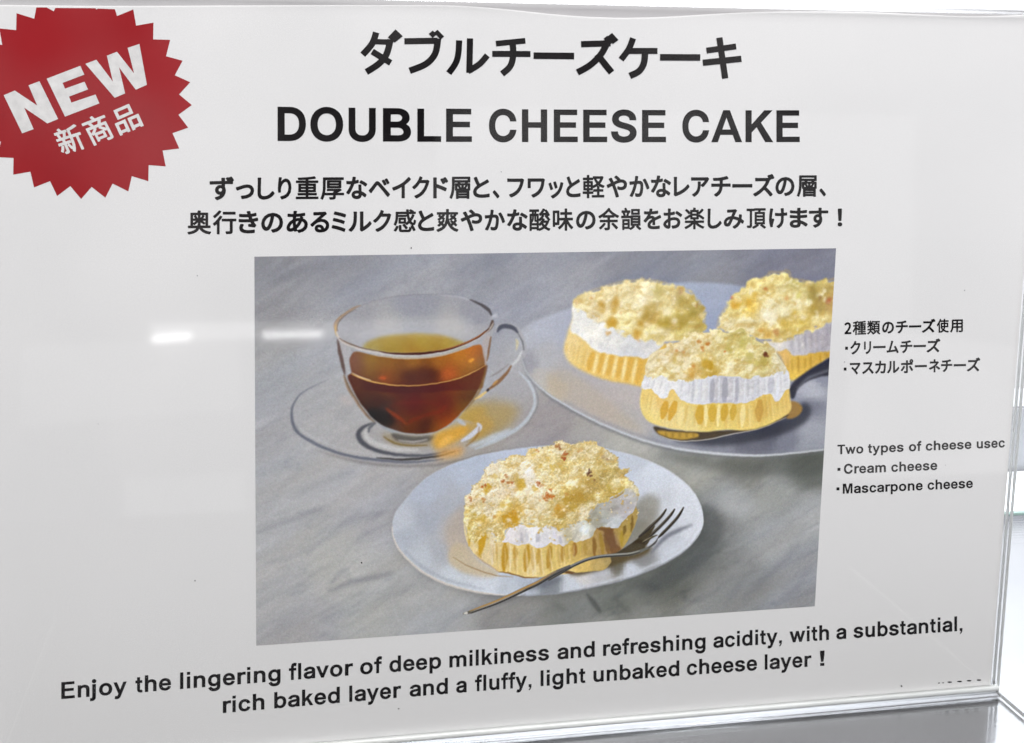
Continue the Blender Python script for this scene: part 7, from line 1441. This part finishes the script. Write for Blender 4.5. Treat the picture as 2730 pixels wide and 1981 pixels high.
def seg(P, wd, n):
    """ribbon of constant width (in the measured points) as one polygon"""
    P = np.array(P, float)
    if len(P) > 2:
        P = smooth(P, 5, False)
    t = np.gradient(P, axis=0)
    t /= np.hypot(t[:, 0], t[:, 1])[:, None]
    nn = np.stack([-t[:, 1], t[:, 0]], 1) * wd / 2
    return np.concatenate([P + nn, (P - nn)[::-1]])


title = [([(212, 178), (190, 240), (138, 301)], 36), ([(196, 229), (300, 232)], 30), ([(291, 218), (268, 300), (225, 352), (158, 396)], 36), ([(190, 283), (292, 346)], 34),
         ([(367, 227), (550, 224)], 34), ([(552, 212), (536, 295), (485, 352), (396, 389)], 36),
         ([(668, 222), (664, 290), (650, 345), (611, 402)], 34), ([(728, 211), (724, 400)], 34), ([(716, 392), (780, 352), (823, 304)], 34),
         ([(870, 240), (1032, 224)], 31), ([(850, 296), (1060, 297)], 33), ([(962, 236), (965, 305), (948, 365), (904, 406)], 35),
         ([(1077, 306), (1300, 308)], 36), ([(1338, 243), (1500, 238)], 34), ([(1486, 228), (1445, 302), (1385, 360), (1318, 398)], 36), ([(1425, 298), (1506, 398)], 36),
         ([(1624, 210), (1600, 270), (1558, 327)], 34), ([(1598, 280), (1758, 280)], 33), ([(1690, 288), (1682, 350), (1655, 392), (1606, 417)], 36),
         ([(1772, 315), (1993, 316)], 36), ([(2027, 278), (2190, 255)], 32), ([(2007, 345), (2219, 323)], 34), ([(2098, 207), (2130, 431)], 34)]
blobs = [[(276, 206), (318, 161), (358, 199), (314, 234)], [(501, 186), (523, 168), (545, 190), (522, 208)], [(531, 178), (549, 164), (585, 200), (566, 219)],
         [(1462, 212), (1482, 196), (1512, 232), (1490, 252)], [(1478, 205), (1508, 181), (1544, 220), (1512, 242)]]
V, F = [], []
n = -.00005
for P, wd in title:
    r = seg(P, wd, n)
    q = [w(*on_card(*p), n) for p in zt2(r)]
    h = len(q) // 2
    b0 = len(V)
    V += q
    for i in range(h - 1):
        F.append((b0 + i, b0 + i + 1, b0 + 2 * h - 2 - i, b0 + 2 * h - 1 - i))
    n -= 3e-6
for P in blobs:
    b0 = len(V)
    V += [w(*on_card(*p), n) for p in zt2(P)]
    F.append((b0, b0 + 1, b0 + 2, b0 + 3))
    n -= 3e-6
for i, f in enumerate(F):
    a, b, c = (Vector(V[k]) for k in f[:3])
    if (b - a).cross(c - a).y > 0:
        F[i] = f[::-1]
o = part_of(card, link('title_lettering', mesh('title_lettering', V, F), ink))
o['label'] = 'large bold black katakana title at the top of the card'

# --- DOUBLE CHEESE CAKE -----------------------------------------------------
b_ = line_of([(740.7, 375.9), (1100, 377.6), (1394.7, 378.7), (2067.6, 378.8)])
t_ = line_of([(740, 284.5), (1080, 288.2), (1395, 291.5), (2130, 294)])
polys = latin('DOUBLE', 740.0, 1258.0, b_, t_) + latin('CHEESE', 1303.5, 1775.5, b_, t_) + latin('CAKE', 1819, 2132, b_, t_)
printed('english_title_lettering', polys, ink, label='bold black capitals reading DOUBLE CHEESE CAKE')

# --- two lines of Japanese text ----------------------------------------------
L1a = [('ず', 148, 312), ('っ', 325, 447), ('し', 470, 585), ('り', 607, 698), ('重', 727, 880), ('厚', 893, 1052), ('な', 1066, 1207), ('ベ', 1217, 1360), ('イ', 1375, 1500), ('ク', 1510, 1625), ('ド', 1650, 1750), ('層', 1760, 1900), ('と', 1918, 2030), ('、', 2050, 2095)]
L1b = [('フ', 5, 112), ('ワ', 135, 245), ('ッ', 268, 362), ('と', 380, 472), ('軽', 485, 625), ('や', 638, 768), ('か', 783, 910), ('な', 920, 1047), ('レ', 1065, 1165), ('ア', 1175, 1290), ('チ', 1303, 1427), ('ー', 1437, 1565), ('ズ', 1570, 1705), ('の', 1712, 1833), ('層', 1848, 1975), ('、', 1992, 2033)]
top1, bot1 = line_of([(820, 471.7), (2150, 466.5)]), line_of([(820, 530.8), (2150, 523.0)])
fa, fb = (lambda x: 500 + x / 2.52), (lambda x: 1350 + x / 2.387)
printed('japanese_text_line', cjk(L1a, top1, bot1, fa) + cjk(L1b, top1, bot1, fb), ink, label='upper of the two bold black Japanese text lines')
L2a = [('奥', 0, 158), ('行', 170, 328), ('き', 343, 475), ('の', 495, 642), ('あ', 665, 808), ('る', 825, 952), ('ミ', 968, 1065), ('ル', 1082, 1237), ('ク', 1247, 1368), ('感', 1385, 1535), ('と', 1548, 1657), ('爽', 1672, 1820), ('や', 1835, 1980), ('か', 1997, 2133)]
L2b = [('な', 5, 135), ('酸', 145, 280), ('味', 295, 425), ('の', 443, 568), ('余', 585, 717), ('韻', 730, 858), ('を', 873, 985), ('お', 998, 1118), ('楽', 1133, 1260), ('し', 1280, 1370), ('み', 1383, 1512), ('頂', 1528, 1652), ('け', 1672, 1787), ('ま', 1803, 1917), ('す', 1925, 2048), ('！', 2108, 2137)]
top2, bot2 = line_of([(530, 563.2), (2015, 554.3)]), line_of([(530, 623), (2015, 608)])
printed('japanese_text_line', cjk(L2a, top2, bot2, fa) + cjk(L2b, top2, bot2, fb), ink, label='lower of the two bold black Japanese text lines, ending in an exclamation mark')

# --- small Japanese list --------------------------------------------------------
fs = lambda x: 2100 + x / 2.6556


def ln(xa, ya, xb, yb):
    return line_of([(2100 + xa / 2.6556, 780 + ya / 2.6556), (2100 + xb / 2.6556, 780 + yb / 2.6556)])


def dot(xa, xb, ya, yb):
    q = [(2100 + x / 2.6556, 780 + y / 2.6556) for x, y in ((xa, ya), (xb, ya - .5), (xb, yb - .5), (xa, yb))]
    return px(q)


s1 = [('2', 402, 450), ('種', 460, 555), ('類', 562, 655), ('の', 668, 752), ('チ', 765, 850), ('ー', 858, 945), ('ズ', 950, 1045), ('使', 1055, 1140), ('用', 1150, 1240)]
s2 = [('ク', 443, 515), ('リ', 540, 590), ('ー', 605, 693), ('ム', 700, 785), ('チ', 797, 882), ('ー', 890, 978), ('ズ', 983, 1080)]
s3 = [('マ', 440, 515), ('ス', 527, 608), ('カ', 618, 695), ('ル', 703, 790), ('ポ', 800, 888), ('ー', 900, 985), ('ネ', 1000, 1078), ('チ', 1085, 1165), ('ー', 1175, 1262), ('ズ', 1268, 1362)]
printed('japanese_list_line', cjk(s1, ln(450, 204, 1200, 186), ln(450, 298, 1200, 278), fs), ink, label='top line of the small Japanese list beside the picture')
printed('japanese_list_line', cjk(s2, ln(450, 344, 1050, 330), ln(450, 438, 1050, 422), fs) + [dot(407, 426, 383, 405)], ink, label='second line of the small Japanese list, first bullet')
printed('japanese_list_line', cjk(s3, ln(450, 486, 1300, 466), ln(450, 580, 1300, 558), fs) + [dot(397, 416, 531, 552)], ink, label='third line of the small Japanese list, second bullet')

# --- small English list --------------------------------------------------------
pz = lambda x, y: (2100 + x / 2.6556, 780 + y / 2.6556)


def words(ws, base, cap, conv):
    out = []
    for wd, a, b in ws:
        out += latin(wd, conv(a), conv(b), base, cap)
    return out


printed('english_list_line', words([('Two', 352, 535), ('types', 568, 820), ('of', 858, 947), ('cheese', 977, 1300), ('usec', 1338, 1537)], ln(352, 1145, 1500, 1097), ln(352, 1078, 1500, 1028), fs), ink, label='small black line reading Two types of cheese with its last letter cut off')
printed('english_list_line', words([('Cream', 398, 695), ('cheese', 733, 1058)], ln(398, 1284, 1058, 1255), ln(398, 1213, 1058, 1186), fs) + [dot(352, 373, 1241, 1262)], ink, label='small black bullet line reading Cream cheese')
printed('english_list_line', words([('Mascarpone', 390, 955), ('cheese', 990, 1310)], ln(390, 1424, 1310, 1382), ln(390, 1353, 1310, 1312), fs) + [dot(345, 366, 1379, 1400)], ink, label='small black bullet line reading Mascarpone cheese')

# --- bottom sentences -----------------------------------------------------------
bA = line_of([(165, 1862), (361, 1846), (480, 1837.6), (770, 1815.5), (1000, 1798), (1200, 1779.5), (1486, 1757.5), (1608, 1747.7), (1902, 1726.5), (2105, 1711), (2275, 1700.5), (2548, 1685.5)])
cA = lambda X: bA(X) - np.interp(X, [165, 2548], [45.0, 39.8])
wA = [('Enjoy', 163.5, 338), ('the', 361, 456), ('lingering', 480, 748), ('flavor', 770, 941), ('of', 960, 1019), ('deep', 1038, 1176), ('milkiness', 1198, 1463.5), ('and', 1486, 1585.5), ('refreshing', 1607.6, 1881), ('acidity,', 1901.6, 2084.5), ('with', 2104.6, 2210), ('a', 2229.5, 2256), ('substantial,', 2275, 2565.8)]
printed('english_sentence_line', words(wA, bA, cA, lambda x: x), ink, label='upper long English sentence line under the picture, starting with Enjoy')
bB = line_of([(594, 1900), (731, 1889.5), (931, 1872.5), (1092, 1857), (1216, 1848), (1266, 1843.5), (1441, 1828), (1582, 1818), (1831, 1800.5), (2038, 1786), (2190, 1774.7)])
cB = lambda X: bB(X) - np.interp(X, [594, 2190], [44.0, 40.5])
wB = [('rich', 594, 705), ('baked', 731, 906), ('layer', 931, 1069), ('and', 1092, 1194), ('a', 1216, 1244), ('fluffy,', 1266, 1417), ('light', 1441, 1561), ('unbaked', 1582, 1811), ('cheese', 1831, 2018), ('layer', 2038.6, 2163), ('!', 2186, 2198)]
printed('english_sentence_line', words(wB, bB, cB, lambda x: x), ink, label='lower long English sentence line under the picture, starting with rich')

# tops of cut off letters at the lower right
q = []
for x, y, a, b in ((1037, 1098, 9, 5), (1075, 1096, 9, 5), (1135, 1090, 22, 7), (1225, 1084, 24, 7), (1312, 1077, 22, 7), (1402, 1071, 22, 7)):
    q.append(px([(2200 + (x + a * math.cos(t)) / 3.4226, 1500 + (y + b * math.sin(t)) / 3.4226) for t in np.linspace(0, math.pi * 2, 9)[:-1]]))
printed('cut_off_lettering', q, ink, label='row of dark dashes, the tops of letters cut off by the fold')

# --- the red burst ---------------------------------------------------------------
burst = [(220, 45), (282, 45), (325, 68), (335, 48), (578, 50), (583, 58), (592, 52), (695, 56), (708, 97), (806, 57), (823, 155), (928, 137), (926, 238), (1029, 241), (1004, 340), (1104, 367), (1057, 455), (1150, 497), (1083, 571), (1160, 635), (1079, 694), (1138, 772), (1043, 805), (1084, 898), (983, 910), (1002, 1006), (899, 998), (897, 1095), (797, 1065), (776, 1157), (681, 1110), (637, 1195), (554, 1130), (491, 1203), (425, 1125), (346, 1185), (303, 1095), (206, 1133), (184, 1038), (80, 1056), (82, 955), (-18, 950), (6, 856), (-90, 830), (-45, 740), (-125, 690), (-62, 612), (-128, 545), (-52, 478), (-104, 395), (-20, 352), (-60, 262), (14, 272), (-4, 172), (98, 182), (100, 80), (207, 113)]
st = printed('starburst', [px([(x / 2.268, y / 2.268) for x, y in burst])], red, -.00004, label='red starburst at the top left corner of the card')
fz = lambda P: px([(x / 4.988, 100 + y / 4.988) for x, y in P])
NEW = [[(50, 768), (198, 705), (496, 905), (380, 636), (525, 582), (774, 1084), (630, 1142), (322, 932), (448, 1218), (296, 1274)],
       [(622, 548), (1068, 376), (1122, 494), (832, 604), (866, 680), (1124, 588), (1172, 690), (918, 786), (950, 866), (1270, 758), (1322, 876), (866, 1052)],
       [(1136, 350), (1282, 296), (1502, 586), (1422, 242), (1556, 190), (1784, 478), (1698, 138), (1854, 86), (1954, 630), (1806, 694), (1584, 398), (1664, 744), (1526, 802)]]
printed('new_lettering', [fz(P) for P in NEW], white_m, -.00008, st, 'big white slanted letters reading NEW on the red starburst').location = (0, 0, 0)


def tilted(ch, quad):
    """glyph into a slanted cell: quad = bottom-left, bottom-right, top-left in the zoomed points"""
    G_ = glyph('J', ch)
    l = min(p[:, 0].min() for p in G_)
    r = max(p[:, 0].max() for p in G_)
    b = min(p[:, 1].min() for p in G_)
    t = max(p[:, 1].max() for p in G_)
    A, B, Cc = (np.array(q_, float) for q_ in quad)
    out = []
    for P in G_:
        f = (P[:, 0] - l) / (r - l)
        g_ = (P[:, 1] - b) / (t - b)
        X = A + f[:, None] * (B - A) + g_[:, None] * (Cc - A)
        out.append(fz([tuple(x) for x in X]))
    return out


polys = tilted('新', [(838, 1575), (1160, 1470), (690, 1240)]) + tilted('商', [(1235, 1450), (1540, 1330), (1062, 1108)]) + tilted('品', [(1600, 1310), (1915, 1175), (1455, 992)])
printed('japanese_new_lettering', polys, white_m, -.00008, st, 'small white slanted Japanese characters under NEW on the starburst')

# --- the picture ------------------------------------------------------------------
picture = paint_picture()
im = bpy.data.images.new('printed_food_picture', PW, PH, alpha=False)
buf = np.ones((PH, PW, 4), np.float32)
buf[..., :3] = picture[::-1]
im.pixels.foreach_set(buf.ravel())
im.update()
im.pack()
pic_m = bpy.data.materials.new('printed_picture')
pic_m.use_nodes = True
nn = pic_m.node_tree
pp = nn.nodes['Principled BSDF']
pp.inputs['Roughness'].default_value = .55
pp.inputs['Specular IOR Level'].default_value = .25
ti = nn.nodes.new('ShaderNodeTexImage')
ti.image = im
ti.interpolation = 'Cubic'
ti.extension = 'EXTEND'
vm = nn.nodes.new('ShaderNodeVectorMath')
vm.operation = 'MULTIPLY_ADD'
vm.inputs[1].default_value = (PIC_GAIN,) * 3
vm.inputs[2].default_value = (PIC_OFF,) * 3
nn.links.new(ti.outputs['Color'], vm.inputs[0])
nn.links.new(vm.outputs['Vector'], pp.inputs['Base Color'])
PICH = PICW * PH / PW


def with_uv(me):
    uv = me.uv_layers.new(name='UVMap')
    for lp in me.loops:
        c = me.vertices[lp.vertex_index].co
        uv.data[lp.index].uv = (c.x / PICW, 1 - (ZC - c.z) / PICH)
    return me


def clip_rect(P):
    """polygon cut to the picture's rectangle (Sutherland-Hodgman)"""
    e = .00002
    for ax, lim, sg in ((0, e, 1), (0, PICW - e, -1), (1, e, 1), (1, PICH - e, -1)):
        out = []
        for i in range(len(P)):
            a, b = P[i - 1], P[i]
            ia, ib = (a[ax] - lim) * sg >= 0, (b[ax] - lim) * sg >= 0
            if ia != ib:
                t = (lim - a[ax]) / (b[ax] - a[ax])
                out.append(tuple(a[k] + t * (b[k] - a[k]) for k in (0, 1)))
            if ib:
                out.append(tuple(b))
        P = out
    return P


V = [w(0, 0, -.00004), w(PICW, 0, -.00004), w(PICW, PICH, -.00004), w(0, PICH, -.00004)]
pic = part_of(card, link('printed_picture', with_uv(mesh('printed_picture', V, [(0, 3, 2, 1)])), pic_m))
pic['label'] = 'colour food picture of tea and cheese cakes printed on the card'


def cut(name, frame, pts, level, label, sm=True):
    P = np.array([on_card(*p) for p in frame(pts)])
    P = smooth(P, 4) if sm else P
    P = clip_rect([tuple(p) for p in P])
    me = to_mesh_from_polys(name, [P], -.00004 - level * .000006)
    o = link(name, with_uv(me), pic_m, pic, label=label)
    return o


for args in CUTS:
    cut(*args)

# --- dust and specks on the card ------------------------------------------------
for x, y, r in ((1096, 661, 2.6), (964, 1500, 3.0), (520, 1548, 2.6), (1063, 1889, 2.6), (2571, 774, 2.2), (2403, 1829, 3.2), (1336, 458, 2.0), (526, 735, 2.4), (262, 1130, 1.6), (2251, 965, 1.8), (1180, 1790, 1.6), (2520, 1240, 1.6)):
    g = np.random.RandomState(int(x))
    r *= .85
    P = [(x + r * g.uniform(.6, 1.2) * math.cos(t), y + r * g.uniform(.6, 1.2) * math.sin(t)) for t in np.linspace(0, 6.283, 8)[:-1]]
    printed('speck', [px(P)], ink if r > 2.1 else greyp, -.00009)
